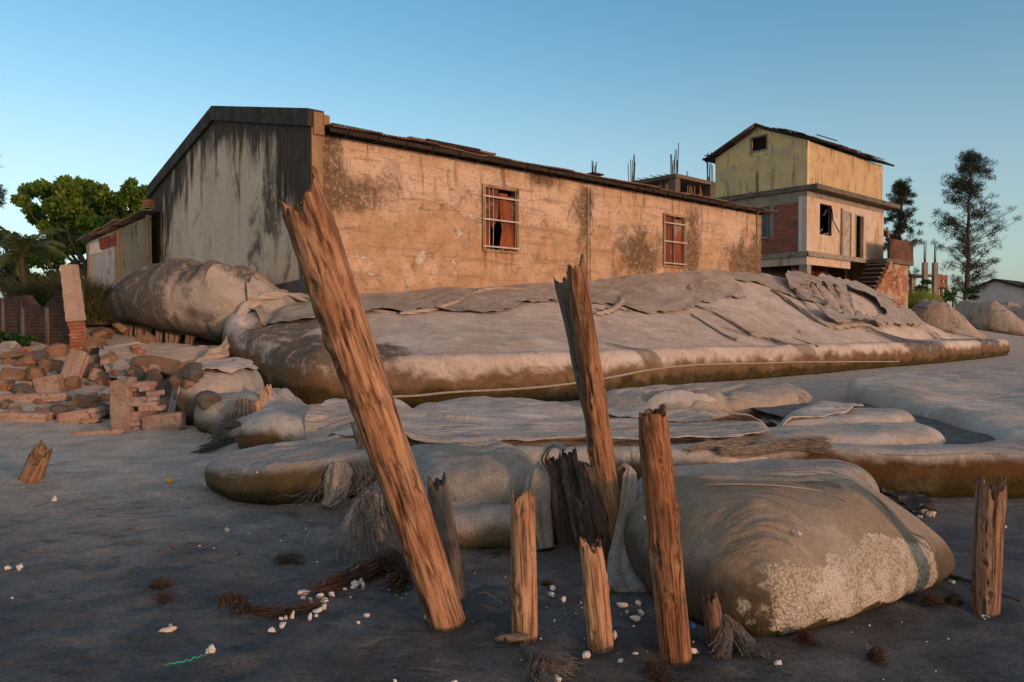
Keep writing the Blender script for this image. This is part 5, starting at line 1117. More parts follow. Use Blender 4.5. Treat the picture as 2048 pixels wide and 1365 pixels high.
# ================================================================== RUBBLE SLOPE
def rk(x, y, w, h, mat, label, seed, d=None, rot=0.0, group=None, name='boulder', cat='boulder', rough=.07, facets=9, lift=.32):
    """a stone by the middle of its foot in the photo and its size there"""
    g = hit(x, y); s = g[1]/FPX
    return rock(name, (g[0], g[1]+w*s*.3, g[2]+h*s*lift), (w*s*.64, (d or w)*s*.56, h*s*.70), M[mat], label, seed, rot, cat, group, facets, rough)
R = [
 (363, 800, 66, 62, 'rock1', 'large smooth brown boulder on top of the pile under the white torn cloth'), (300, 796, 42, 62, 'rock1', 'upright egg shaped boulder leaning beside the brick column stub'), (332, 802, 34, 44, 'rock2', 'grey brown boulder wedged against the egg shaped one'),
 (331, 830, 50, 34, 'rock3', 'yellow ochre boulder above the reddish brick lump'), (320, 752, 110, 34, 'rock1', 'long log shaped boulder lying level under the sandy tarp edge'), (370, 752, 50, 40, 'rock1', 'blocky boulder at the end of the log shaped one'),
 (385, 835, 44, 36, 'rock2', 'grey boulder right of the ochre boulder'), (372, 818, 36, 36, 'rock1', 'small brown boulder above the grey one beside the ochre boulder'), (415, 850, 46, 30, 'rock2', 'dark grey slab of stone at the foot of the cloth covered lump'), (268, 770, 40, 34, 'rock2', 'dim grey boulder behind the top of the brick column stub'),
 (158, 818, 50, 34, 'rock1', 'rounded brown boulder in the middle of the rubble by the sand edge'), (120, 832, 40, 26, 'rock2', 'grey stone left of the rounded middle boulder'), (195, 836, 52, 34, 'rock2', 'broad dark stone leaning toward the brick column stub'), (60, 762, 60, 34, 'rock1', 'wide brown boulder below the dark brick wall'),
 (95, 742, 44, 28, 'rock1', 'brown boulder just above the broken brick pyramid'), (45, 735, 44, 32, 'rock1', 'reddish rough boulder under the green creeper'), (185, 706, 44, 36, 'rock1', 'red brown boulder at the foot of the leaning pillar'), (157, 742, 44, 32, 'rock3', 'tan block with a flat top below the leaning pillar'),
 (110, 715, 50, 26, 'rock1', 'low brown boulder against the foot of the dark brick wall'), (20, 720, 44, 24, 'rock1', 'boulder at the edge below the green creeper'), (75, 722, 30, 22, 'rock2', 'grey boulder between the reddish boulder and the dark wall'), (215, 800, 40, 26, 'rock4', 'pale angular stone left of the brick column stub'),
 (190, 680, 46, 24, 'rock1', 'round brown stone between the leaning pillar and the swollen bag'), (240, 672, 30, 18, 'rock3', 'small tan stone just under the swollen bag tip'), (290, 690, 34, 24, 'rock1', 'dark stone under the shredded flaps'), (12, 760, 50, 30, 'rock1', 'broad boulder at the edge above the concrete beam'),
 (15, 700, 36, 20, 'rock4', 'whitish boulder at the edge below the creeper'), (262, 815, 26, 24, 'rock1', 'small brown stone right beside the brick column stub'), (240, 745, 30, 22, 'rock4', 'pale stone at the lower edge of the sandy tarp'), (405, 812, 34, 30, 'rock2', 'dark stone beneath the cloth covered lump'), (140, 780, 36, 26, 'rock1', 'brown stone in the middle of the rubble near the fallen slab'), (45, 790, 40, 24, 'rock2', 'low grey stone above the concrete beam'),
 (460, 880, 30, 16, 'rock2', 'flat grey stone below the fibre wrapped stake'), (80, 840, 60, 22, 'rock1', 'flat half buried stone near the tiny edge stub'),
]
for i, (x, y, w, h, mt, lb) in enumerate(R): rk(x, y, w, h, mt, lb, 900+i, rot=(i*1.7) % 1.0-.5)
rng = np.random.RandomState(8)
M['redrub'] = simple('red_brick_rubble', (.28, .11, .06), (.34, .17, .10), 4, c3=(.15, .07, .045), bump=.7, bscale=24, bdist=.02)
for i in range(140):
    x = rng.uniform(0, 430); y = rng.uniform(700, 850)
    if (x > 300 and y < 770) or (x > 345 and y < 835): continue
    w = rng.uniform(9, 26)
    rk(x, y, w, w*rng.uniform(.55, .9), ['rock1', 'rock2', 'rock1', 'masonry', 'rock1', 'redrub', 'redrub'][rng.randint(7)], 'small loose stone filling the gaps between the boulders of the rubble slope', 1000+i, rot=rng.uniform(0, 3), group='small stones in the rubble', name='rubble_stone', cat='stone')

def rubble_masonry(name, box, label, loc, rz=0.0, tilt=(0, 0), mat='masonry', bricks=0, seed=0, side=1):
    """a broken lump of brickwork; box: half sizes; bricks show on one side"""
    rng = np.random.RandomState(seed)
    o = rock(name, loc, box, M[mat], label, seed, rz, 'masonry', None, 6, .12)
    # squarer than a stone
    for v in o.data.vertices:
        c = [v.co[k]/box[k] for k in range(3)]
        mx = max(abs(q) for q in c)+1e-6
        for k in range(3): v.co[k] = box[k]*(c[k]/mx*.75+c[k]*.25)*(1+.05*math.sin(9*c[(k+1) % 3]+seed))
    o.rotation_euler = (tilt[0], tilt[1], rz)
    if bricks:
        mb = MB(); bw, bh = .13, .07
        n = bricks
        rows = int(box[2]*2/bh); colsn = max(1, n)
        for r in range(rows):
            for cidx in range(colsn):
                if rng.rand() < .14: continue
                x0 = box[0]*.9+cidx*bw+rng.uniform(-.02, .02)+(r % 2)*.03; z0 = -box[2]+r*bh
                if side < 0: x0 = -x0-bw
                y0 = -box[1]*rng.uniform(.5, 1.05)
                m = Matrix.Translation((x0, y0, z0)) @ Matrix.Rotation(rng.uniform(-.25, .25), 4, 'Z') @ Matrix.Rotation(rng.uniform(-.12, .12), 4, 'Y')
                if z0 > box[2]*(1-.9*cidx/max(1, colsn)): continue
                mb.box(-.02, bw*rng.uniform(.75, 1.1), 0, box[1]*1.5, 0, bh*.92, m)
        br = mb.build('brickwork', M['brickpale'], o)
    return o
M['brickpale'] = simple('lime_stained_brick', (.34, .17, .12), (.40, .30, .27), 6, c3=(.46, .42, .40), bump=.6, bscale=40)
g = hit(236, 862); rubble_masonry('brick_column_stub', (.16, .14, .42), 'broken brick column stub with exposed lime stained bricks on its side', (g[0], g[1]+.15, g[2]+.33), .05, (0, -.03), bricks=3, seed=3)
g = hit(322, 860); rubble_masonry('brick_lump', (.30, .12, .13), 'long reddish brick lump lying below the ochre boulder', (g[0], g[1]+.1, g[2]+.10), .12, (0, -.08), seed=4)
g = hit(92, 790); rubble_masonry('brick_heap', (.20, .16, .20), 'pyramid of broken lime stained bricks left of the fallen slab', (g[0], g[1]+.1, g[2]+.12), .1, (0, -.2), bricks=2, seed=5, side=-1)
g = hit(133, 775); rubble_masonry('fallen_slab', (.17, .10, .42), 'fallen mortar slab leaning up the rubble slope', (g[0], g[1]+.2, g[2]+.25), -.1, (-.45, .12), seed=6)
g = hit(62, 803); rubble_masonry('concrete_beam', (.58, .09, .075), 'long flat concrete beam lying along the edge of the rubble', (g[0], g[1], g[2]+.05), .03, (0, -.03), seed=7)
g = hit(150, 845); rubble_masonry('brick_lump', (.24, .12, .11), 'low brick lump with pinkish face half sunk at the sand edge', (g[0], g[1]+.05, g[2]+.06), .2, (0, -.15), bricks=1, seed=8)
g = hit(195, 868); rubble_masonry('concrete_beam', (.34, .06, .04), 'thin broken beam end half sunk in sand beside the brick column stub', (g[0], g[1], g[2]+.01), .22, (0, -.05), seed=9)
g = hit(200, 762); rubble_masonry('brick_lump', (.20, .14, .12), 'tilted brick lump between the tan block and the pale angular stone', (g[0], g[1]+.05, g[2]+.08), .4, (0, .35), bricks=1, seed=10)
g = hit(40, 842); rubble_masonry('brick_lump', (.38, .16, .09), 'broad low slab of rubble in sand beside the tiny edge stub', (g[0], g[1]+.1, g[2]+.03), .1, (0, .05), seed=11)

# ================================================================== THE LONG BUILDING
H1 = empty('long_building', (BC[0], BC[1], 0), AU)
tag(H1, 'long derelict hall with peeling orange plaster and a mouldy black streaked gable', 'building')
w1, w2 = rect(5.28, 6.55, 3.62, 5.42), rect(13.55, 14.78, 3.60, 5.42)
V, F = panel(rect(.30, 20.0, .8, 6.03), [w1, w2], .04, .30)
fix_normals(mesh_obj('long_wall', V, F, M['long'], H1, False))
mb = MB()
for x in (9.7,): mb = MB(); mb.box(x, x+.32, .012, .04-.001, .8, 5.9); mb.build('pilaster', M['long'], H1)
mb = MB(); mb.box(19.72, 20.03, -.01, .35, .8, 6.02); mb.build('pilaster', M['long'], H1)
# gable: outline in (y, z), then turned so that it faces -x
def gpanel(poly, holes, x0, x1, mat, name, parent):
    V, F = panel(poly, holes, x0, x1)
    V = [(v[1], v[0], v[2]) for v in V]
    return fix_normals(mesh_obj(name, V, F, mat, parent, False))
gp_poly = [(0, .6), (12.5, .6), (12.5, 6.08), (6.15, 7.55), (0, 6.15)]
gpanel(gp_poly, [], 0.02, .29, M['gable'], 'gable_wall', H1)
gpanel([(-.04, 6.15), (-.04, 6.56), (6.15, 7.96), (12.62, 6.46), (12.62, 6.07), (6.15, 7.54)], [], -.07, .34, M['coping'], 'coping', H1)
gpanel([(-.03, .6), (.04, .6), (.04, 6.14), (-.03, 6.14)], [], 0.03, .31, M['pier'], 'corner_pier', H1)
mb = MB(); mb.box(.06, .33, -.09, -.03-.002, 5.98, 6.50); mb.box(.30, .45, -.12, .10, 6.22, 6.46); mb.build('coping_end', M['pier'], H1)
gpanel([(-.02, .5), (3.3, .5), (3.3, 2.45), (2.2, 2.5), (0, 2.62), (-.02, 2.62)], [], -.03, .018, M['plinth'], 'plinth', H1)
gpanel(gp_poly, [], 19.7, 19.95, M['cream'], 'rear_gable', H1)
V, F = panel(rect(.3, 20, .8, 6.0), [], 12.2, 12.45); fix_normals(mesh_obj('rear_wall', V, F, M['cream'], H1, False))
# roof: a thin ribbed sheet on each slope, ragged at the eave
def roof_sheet(name, x0, x1, y0, z0, y1, z1, mat, parent, nx=400, ny=6, amp=.018, pitch=.11, seed=0, thick=.012, rag=.10, holes=0.0, gap=None):
    xs = np.linspace(x0, x1, nx); vs = np.linspace(0, 1, ny)
    X, Vv = np.meshgrid(xs, vs, indexing='ij')
    rg = rag*np.round(vnoise(np.floor(X/.85), 0.5, 0, seed)*2)/2*(1-Vv)
    Y = y0+(y1-y0)*Vv+rg; sheetn = np.floor(X/.85)
    Z = z0+(z1-z0)*(Y-y0)/(y1-y0)+amp*np.sin(X*6.2832/pitch)+.03*vnoise(sheetn, 2.2, 0, seed+1)+.05*fbm(X*.35, Y*.3, 0, 2, seed+2)
    idsr = np.arange(nx*ny).reshape(nx, ny); keep = np.ones((nx-1, ny-1), bool)
    if holes: keep &= ~((vnoise(sheetn[:-1,:-1]*1.7, np.floor(Vv[:-1,:-1]*ny*.99)*1.3, 0, seed+5)*.5+.5) < holes)
    if gap:
        for (a, b, v0, v1) in gap: keep &= ~((X[:-1,:-1] > a) & (X[:-1,:-1] < b) & (Vv[:-1,:-1] >= v0) & (Vv[:-1,:-1] < v1))
    Fq = np.stack([idsr[:-1,:-1][keep], idsr[1:,:-1][keep], idsr[1:,1:][keep], idsr[:-1,1:][keep]], 1)
    o = mesh_obj(name, np.stack([X.ravel(), Y.ravel(), Z.ravel()], 1), Fq, mat, parent, True)
    mo = o.modifiers.new('thickness', 'SOLIDIFY'); mo.thickness = thick; mo.offset = 1
    return o
rf = roof_sheet('roof', .34, 20.6, -.42, 6.16, 6.15, 7.62, M['roof'], H1, nx=1400, ny=8, seed=3)
roof_sheet('rear_roof', .34, 20.6, 12.9, 6.10, 6.15, 7.62, M['roof'], H1, nx=300, ny=4, seed=4)
mb = MB()
mb.box(.34, 20.3, -.36, -.30, 6.03, 6.13)
mb.box(.34, 20.2, .02, .12, 6.035, 6.10)
for k in range(24): mb.box(.8+k*.83, .88+k*.83, -.40, .6, 6.02, 6.10)
for (a, b, z) in ((3.2, 5.0, 6.31), (9.6, 10.1, 6.30), (12.9, 13.3, 6.30)): mb.box(a, b, -.2, .15, z, z+.05)
mb.build('eave_timber', M['timberdark'], H1)
mb = MB(); mb.box(2.7, 5.6, -.15, .5, 6.30, 6.345); mb.build('loose_roof_sheet', M['roof'], H1)
mb = MB(); mb.box(.36, 1.5, -.40, .10, 6.205, 6.225); mb.build('green_roof_patch', simple('green_patch', (.02, .09, .06), (.03, .12, .08), 3), H1)
def barred_window(x0, x1, z0, z1, seed, torn):
    rng = np.random.RandomState(seed)
    f = MB()
    for (a, b, c, d) in ((x0-.05, x0+.03, z0-.04, z1+.05), (x1-.03, x1+.05, z0-.04, z1+.05)): f.box(a, b, -.012, .10, c, d)
    f.box(x0+.03, x1-.03, -.014, .10, z1-.03, z1+.05); f.box(x0+.03, x1-.03, -.014, .10, z0-.05, z0+.02)
    win = f.build('window_frame', M['pier'], H1)
    b = MB(); n = 9
    for k in ((0, 1, 2, 8) if torn else (0, 4, 8)):
        x = x0+.06+(x1-x0-.12)*k/(n-1)
        b.tube([(x, .02, z0), (x+rng.uniform(-.01, .01), .0+rng.uniform(-.01, .01), (z0+z1)/2), (x, .02, z1)], .009, 6)
    for z in (z0+.10, z0+(z1-z0)*.48, z0+(z1-z0)*.84): b.box(x0-.06, x1+.06, -.045, -.025, z-.022, z+.022)
    b.build('window_bars', M['bar'], win)
    xs = [x0+.02, x0+.30, x0+.62, x0+.95, x1-.02]
    for k in range(4):
        a, c = xs[k], xs[k+1]; yy = .085+.018*(k % 2); top = z1-.02-rng.uniform(0, .25)*(k == 3 or k == 2); bot = z0+.02-(.10 if (torn and k == 3) else 0)
        if torn and k == 1: poly = [(a, bot+.75), (a+.10, bot+.62), (c, bot+.95), (c, top), (a, top)]
        elif torn and k == 2: poly = [(a, bot), (a+.18, bot), (c, bot+.1), (c, top), (a, top), (a+.05, bot+.9), (a+.12, bot+.6)]
        elif (not torn) and k == 0: poly = [(a, bot+.3), (a+.14, bot+.25), (a+.16, bot), (c, bot), (c, top), (a, top)]
        elif (not torn) and k == 3: poly = [(a, bot), (c, bot), (c, top+.05), (a, top)]
        else: poly = [(a, bot), (c, bot), (c, top), (a, top)]
        V, F = panel(poly, [], yy, yy+.006); fix_normals(mesh_obj('rusty_sheet', V, F, M['rust'], win, False))
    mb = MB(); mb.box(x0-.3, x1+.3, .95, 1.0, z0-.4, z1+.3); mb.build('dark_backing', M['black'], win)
barred_window(5.28, 6.55, 3.62, 5.42, 1, True); barred_window(13.55, 14.78, 3.60, 5.42, 2, False)
mb = MB(); mb.tube([(9.55, -.0, 3.0), (9.56, -.015, 4.2), (9.55, -.01, 5.9)], .018, 8); mb.build('conduit', M['concrete'], H1)

# ---- shed against the gable
sa = AT(176, 560, 27.2); sb = AT(301, 560, 25.8)
ang = math.atan2(sb[1]-sa[1], sb[0]-sa[0]); SL = float(np.hypot(*(sb-sa)[:2]))
SH = empty('tin_shed', (sa[0], sa[1], 0), ang); tag(SH, 'small patched tin and board shed leaning against the gable', 'shed')
zl, zr = 4.45, 5.25
V, F = panel([(.05, 1.8), (SL*.50, 1.8), (SL*.50, zl+.40), (.05, zl+.02)], [], 0, .05); fix_normals(mesh_obj('tin_wall', V, F, M['tin'], SH, False))
V, F = panel([(SL*.505, 1.8), (SL*.995, 1.8), (SL*.995, zr), (SL*.505, zl+.42)], [], .02, .07); fix_normals(mesh_obj('board_wall', V, F, M['grimewood'], SH, False))
V, F = panel([(0, 1.8), (.02, 1.8), (.02, zl), (0, zl)], [], 0, 2.2); fix_normals(mesh_obj('side_wall', V, F, M['tin'], SH, False))
mb = MB()
for x, zt in ((.05, zl), (SL*.49, zl+.38), (SL*.955, zr+.02)): mb.box(x, x+.10, -.06, .0-.001, 1.8, zt)
mb.build('shed_post', M['timber'], SH)
for k in range(7):
    x = SL*k/7-.12; z = zl+(zr-zl)*k/7+.05
    m = Matrix.Translation((x, -.35+.08*(k % 3), z+.05*(k % 2))) @ Matrix.Rotation(-.30-.08*(k % 2), 4, 'Y') @ Matrix.Rotation(.10, 4, 'X')
    mb = MB(); mb.box(0, SL/7*1.35, 0, 2.6, 0, .035, m); mb.build('roof_sheet', M[['greysheet', 'roof', 'timber'][k % 3]], SH)
mb = MB(); m = Matrix.Translation((.0, -.03, zl-.45)) @ Matrix.Rotation(-.12, 4, 'Y'); mb.box(0, SL*.24, 0, .025, 0, .38, m); mb.build('patch_sheet', M['white'], SH)
mb = MB(); m = Matrix.Translation((SL*.22, -.035, zl-.28)) @ Matrix.Rotation(-.16, 4, 'Y'); mb.box(0, SL*.27, 0, .025, 0, .42, m); mb.build('rusty_patch', M['rust'], SH)
mb = MB(); mb.box(SL*.9, SL*1.0, -.05, .2, zr+.25, zr+.55); mb.build('brick_stack', M['brickwarm'], SH)

# ---- brick wall and leaning pillar by the rubble
wa = AT(-30, 700, 17.2); wb_ = AT(50, 700, 16.4); wc = AT(152, 700, 15.6)
def brick_wall(a, b, prof, label, mat):
    ang = math.atan2(b[1]-a[1], b[0]-a[0]); L = float(np.hypot(*(b-a)[:2]))
    e = empty('brick_wall', (a[0], a[1], 0), ang); tag(e, label, 'wall')
    V, F = panel([(0, .3), (L, .3)]+[(L*q, z) for q, z in prof], [], 0, .2); fix_normals(mesh_obj('brickwork', V, F, M[mat], e, False))
    mb = MB()
    for q in (0.01, .48, .97): mb.box(L*q-.04, L*q+.05, -.025, -.002, .3, min(z for _, z in prof)+.05)
    mb.build('mortar_strip', M['slabedge'], e)
    return e
brick_wall(wa, wb_, [(1, 2.15), (.5, 2.1), (0, 2.05)], 'low sooty brick wall with a straight top behind the green creeper', 'brickdark')
brick_wall(wb_+np.array([.02, -.1, 0]), wc, [(1, 2.40), (.62, 2.35), (.60, 2.12), (.35, 1.80), (.15, 1.95), (0, 2.15)], 'broken sooty brick wall joined to the leaning pillar', 'brickdark')
b = AT(158, 690, 15.4); t = AT(138, 530, 15.3)
pl = empty('brick_pillar', tuple(b)); d = Vector(t)-Vector(b); Lp = d.length
pl.rotation_mode = 'QUATERNION'; pl.rotation_quaternion = Vector((0, 0, 1)).rotation_difference(d.normalized())
tag(pl, 'leaning plastered pillar with bare bricks showing at its foot', 'pillar')
mb = MB()
V = []; n = 14
for k in range(n+1):
    z = Lp*.30+(Lp*.70)*k/n; w_ = .135+.005*math.sin(k*2.1)-.02*k/n
    V += [(-w_, -.13, z), (w_+.004*math.sin(k*3.3), -.13+.004*math.sin(k*5), z), (w_, .13, z), (-w_, .13, z)]
F = []
for k in range(n):
    for j in range(4): F.append((k*4+j, k*4+(j+1) % 4, k*4+4+(j+1) % 4, k*4+4+j))
F += [(0, 3, 2, 1), (n*4, n*4+1, n*4+2, n*4+3)]
mb.add(V, F); mb.build('plastered_shaft', M['pier2'] if 'pier2' in M else simple('pillar_plaster', (.36, .26, .19), (.42, .32, .25), 3, c3=(.20, .13, .09), bump=.6), pl)
mb = MB(); rng = np.random.RandomState(3); k = 0; z = -.3
while z < Lp*.36:
    m = Matrix.Translation((rng.uniform(-.02, .02), rng.uniform(-.02, .02), z)) @ Matrix.Rotation(rng.uniform(-.15, .15), 4, 'Z')
    w_ = .125*rng.uniform(.8, 1.05); mb.box(-w_, w_, -.12, .12, 0, .062, m); z += .07
mb.build('bare_bricks', simple('bare_brick', (.36, .15, .085), (.24, .09, .05), 5, c3=(.44, .35, .28)), pl)

# ================================================================== THE TWO STOREY DERELICT HOUSE
H2 = empty('derelict_house', (15.68, 40.0, 0), AU)
tag(H2, 'two storey derelict house with yellow upper gable, brick panel and outside stair', 'house')
UL, VL = 9.72, 7.2      # along the lit front; depth
def g2(poly, holes, x0, x1, mat, name, parent=None): return gpanel(poly, holes, x0, x1, mat, name, parent or H2)
def f2(poly, holes, y0, y1, mat, name, parent=None):
    V, F = panel(poly, holes, y0, y1); return fix_normals(mesh_obj(name, V, F, mat, parent or H2, False))
VG = 5.65
g2([(0, 8.92), (VG, 8.92), (VG, 11.25), (2.85, 12.45), (0, 11.3)], [[(2.35, 11.25), (3.35, 11.25), (3.35, 12.02), (2.35, 12.02)]], 0, .2, M['yellow'], 'upper_gable_wall')
f2(rect(.2, UL-.25, 8.92, 11.26), [], .002, .2, M['cream'], 'upper_front_wall')
g2([(0.2, 8.92), (VG, 8.92), (VG, 11.25), (2.85, 12.4), (0.2, 11.3)], [], UL-.45, UL-.25, M['cream'], 'upper_end_wall')
f2(rect(.2, UL-.45, 8.92, 11.2), [], VG-.2, VG, M['cream'], 'upper_rear_wall')
gw = MB()
for (a, b, c, d) in ((2.30, 2.37, 11.2, 12.07), (3.33, 3.40, 11.2, 12.07)): gw.box(-.03, .12, a, b, c, d)
gw.box(-.03, .12, 2.37, 3.33, 12.0, 12.07); gw.box(-.04, .12, 2.30, 3.40, 11.17, 11.25)
gwo = gw.build('gable_window_frame', M['concrete'], H2)
mb = MB(); mb.box(.5, .55, 1.4, 4.4, 10.9, 12.05); mb.build('room_shade_sheet', M['timberdark'], gwo)  # dark sheet behind the gable window, standing in for the room's shade
# bare rafters and what is left of the roof
mb = MB()
for k in range(11):
    x = -.2+k*1.02
    mb.bar((x, -.45, 11.24+.02*(k % 3)), (x, 2.85, 12.55), .07, .10); mb.bar((x, 6.2, 11.12), (x, 2.85, 12.55), .07, .10)
for y, z in ((-.42, 11.33), (.7, 11.78), (1.8, 12.22), (2.85, 12.66)): mb.bar((-.35, y, z), (UL+.35, y, z-.05), .07, .07)
for y, z in ((6.2, 11.20), (4.6, 11.90)): mb.bar((-.35, y, z), (UL+.2, y, z), .07, .07)
mb.build('rafters', M['timberdark'], H2)
roof_sheet('roof', -.4, UL-.2, 6.3, 11.22, 2.85, 12.72, M['greysheet'], H2, nx=220, ny=6, seed=8, holes=.0, rag=.2)
roof_sheet('roof_remains', -.4, UL+.3, -.5, 11.36, 2.85, 12.74, M['greysheet'], H2, nx=220, ny=7, seed=9, holes=.55, rag=.2)
mb = MB()
mb.bar((-.7, 6.05, 11.2), (.2, 5.7, 11.4), .10, .05); mb.bar((-.75, 5.9, 11.35), (.3, 5.4, 11.45), .05, .05); mb.bar((1.6, .3, 11.9), (3.2, -.1, 11.75), .05, .04)
mb.build('loose_battens', M['timberdark'], H2)
# slab between the storeys
mb = MB(); mb.box(-.14, UL+.9, -.62, VG+.3, 8.66, 8.915); mb.build('storey_slab', M['slabedge'], H2)
mb = MB(); mb.box(.0+.003, UL, .003, VG+1.4, 8.36, 8.655); mb.build('ring_beam', M['concrete'], H2)
# lower storey: front
dz0 = 5.42
holes = [rect(1.45, 2.85, 6.44, 8.12), rect(4.26, 5.25, dz0+.002, 7.96), rect(5.80, 6.86, dz0+.002, 7.92)]
f2([(.28, dz0), (UL, dz0), (UL, 8.355), (.28, 8.355)], [rect(1.45, 2.85, 6.44, 8.12), rect(4.26, 5.25, dz0+.01, 7.96), rect(5.80, 6.86, dz0+.01, 7.92)], .012, .2, M['cream2'], 'front_wall')
f2([(0, dz0), (.28, dz0), (.28, 8.355), (0, 8.355)], [], .005, .26, M['cream2'], 'corner_column')
# lower storey: gable side, brick panel between plaster, a barred window farther in
g2([(.26, dz0), (.48, dz0), (.48, 8.355), (.26, 8.355)], [], .0, .2, M['white'], 'white_strip')
g2([(.48, dz0), (VG+1.4, dz0), (VG+1.4, 6.35), (1.95, 6.35), (1.95, 8.05), (.48, 8.05)], [], .02, .2, M['brick'], 'brick_panel')
g2([(.48, 8.05), (VG+1.4, 8.05), (VG+1.4, 8.355), (.48, 8.355)], [], .008, .2, M['concrete'], 'lintel')
g2([(1.95, 6.35), (2.12, 6.35), (2.12, 8.05), (1.95, 8.05)], [], .006, .2, M['concrete'], 'window_jamb')
g2([(3.3, 6.35), (VG+1.4, 6.35), (VG+1.4, 8.05), (3.3, 8.05)], [], .012, .2, M['brick'], 'brick_wall')
mb = MB(); mb.box(.08, .10, 2.12, 3.3, 6.42, 8.05); wn = mb.build('window', M['glass'], H2)
mb = MB()
for y in (2.14, 2.52, 2.90, 3.27): mb.box(.03, .07, y-.022, y+.022, 6.40, 8.05)
for z in (6.42, 6.82, 7.22, 7.62, 8.02): mb.box(.035, .065, 2.12, 3.3, z-.02, z+.02)
mb.build('window_grille', M['slabedge'], wn)
mb = MB(); mb.box(-.05, .02, 2.05, 3.35, 6.29, 6.38); mb.build('sill', M['concrete'], wn)
# front window with a hanging leaf
mb = MB()
for x in (1.45, 2.79): mb.box(x, x+.06, .03, .12, 6.44, 8.12)
mb.box(1.51, 2.79, .03, .12, 8.06, 8.12); fw_ = mb.build('window_frame', M['timberdark'], H2)
mb = MB(); mb.bar((2.82, .0, 7.45), (3.12, -.30, 6.62), .04, .05); mb.bar((2.82, 0, 7.95), (2.86, -.05, 7.4), .04, .05); mb.build('hanging_sash', M['timberdark'], fw_)
mb = MB(); mb.bar((1.5, .1, 6.5), (1.75, .02, 6.75), .08, .05); mb.bar((1.9, .05, 6.48), (2.4, .0, 6.55), .07, .05); mb.bar((2.1, .14, 7.5), (2.35, .1, 7.85), .12, .02); mb.build('broken_boards', M['timber'], fw_)
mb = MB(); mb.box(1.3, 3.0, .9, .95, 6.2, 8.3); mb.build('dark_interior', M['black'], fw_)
# doors
def door(x0, x1, z1, open_):
    e = MB()
    for a in (x0-.05, x1-.04): e.box(a, a+.09, -.02, .14, dz0+.01, z1+.05)
    e.box(x0+.04, x1-.04, -.02, .14, z1-.04, z1+.05)
    d = e.build('door_frame', M['doorpaint'], H2)
    m = Matrix.Translation((x0+.05, .06, 0)) @ Matrix.Rotation(.75 if open_ else 0.0, 4, 'Z')
    w = x1-x0-.1; lf = MB(); lf.box(0, w if not open_ else w*.9, 0, .03, dz0+.03, z1-.05, m)
    for z in (dz0+.10, dz0+.95, dz0+1.75, z1-.15): lf.box(0.02, w*.88, -.025, -.002, z, z+.10, m)
    for (za, zb2) in ((dz0+.2, dz0+.95), (dz0+1.05, dz0+1.75), (dz0+1.85, z1-.15)):
        a = m @ Vector((.06, -.012, za)); b = m @ Vector((w*.82, -.012, zb2)); lf.bar(a, b, .05, .022)
    lf.build('door_leaf', M['doorpaint'], d)
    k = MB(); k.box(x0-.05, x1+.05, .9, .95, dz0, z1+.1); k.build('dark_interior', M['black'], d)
door(4.26, 5.25, 7.96, False); door(5.80, 6.86, 7.92, True)
mb = MB(); mb.tube([(3.95, -.05, dz0), (3.95, -.05, 8.1)], .05, 8); mb.build('rain_pipe', M['concrete'], H2)
# floor slab, ground storey frame, shadowed undercroft
mb = MB(); mb.box(-.12, UL+.05, -.16, VG+1.4, 5.15, 5.415); mb.build('floor_slab', M['concrete'], H2)
mb = MB(); mb.box(-.02, .28, -.02, VG+1.4, 4.72, 5.145); mb.box(.29, 5.1, -.03, .25, 4.72, 5.145); mb.build('floor_beam', M['cream2'], H2)
mb = MB(); mb.box(-.03, .42, -.04, .40, 2.0, 4.715); mb.build('ground_column', M['concrete'], H2)
mb = MB(); mb.box(-.02, .30, 5.2, 5.5, 2.0, 4.715); mb.build('ground_column', M['concrete'], H2)
mb = MB(); mb.box(.2, UL-.1, 2.6, 2.75, 2.0, 5.14); mb.box(5.2, 5.35, .3, 2.6, 2.0, 5.14); mb.build('undercroft_wall', M['brickstair'], H2)
V, F = panel(rect(.2, UL, 2.0, 8.35), [], 5.6, 5.8); fix_normals(mesh_obj('rear_wall', V, F, M['cream'], H2, False))
gpanel(rect(.2, 5.6, 2.0, 8.35), [], UL-.2, UL-.005, M['cream2'], 'end_wall', H2)
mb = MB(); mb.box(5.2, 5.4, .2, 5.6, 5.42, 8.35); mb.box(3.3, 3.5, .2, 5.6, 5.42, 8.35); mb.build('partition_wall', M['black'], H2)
mb = MB()
for k in range(22): mb.box(.7+k*.2, .76+k*.2, 1.2, 1.24, 2.0, 4.9)
mb.build('reed_screen', M['rust'], H2)
# outside stair and balcony
mb = MB()
for k in range(12):
    x1 = 7.5-.0; x0 = 3.9+k*.30
    mb.box(x0, 7.45, -1.25, -.2, 2.1+k*.265, 2.1+(k+1)*.265-.003)
st_ = mb.build('stair', M['brickstair'], H2)
mb = MB()
for k in range(12): mb.box(3.86+k*.30, 4.18+k*.30, -1.258, -.2, 2.1+(k+1)*.265-.002, 2.1+(k+1)*.265+.045)
mb.build('lit_nosings', M['concrete'], st_)  # pale slabs added so the step edges look lit
V, F = panel([(3.6, 2.0), (8.0, 2.0), (9.75, 2.0), (9.75, 5.05), (7.5, 5.05)]+[p for k in range(11, -1, -1) for p in ((3.9+k*.30+.28, 2.3+k*.265), (3.9+k*.30, 2.3+k*.265))], [], -1.42, -1.262)
V = [v for v in V]
o = mesh_obj('stair_wall', V, F, M['brickwarm'], H2, False); fix_normals(o)
mb = MB(); mb.box(9.55, 9.75, -1.26, 0, 2.0, 5.05); mb.build('landing_end_wall', M['brickwarm'], H2)
mb = MB(); mb.box(6.9, 10.85, -1.35, -.17, 5.12, 5.36); mb.box(7.2, 10.6, -1.2, -.3, 4.98, 5.115); mb.build('balcony_slab', M['slabedge'], H2)
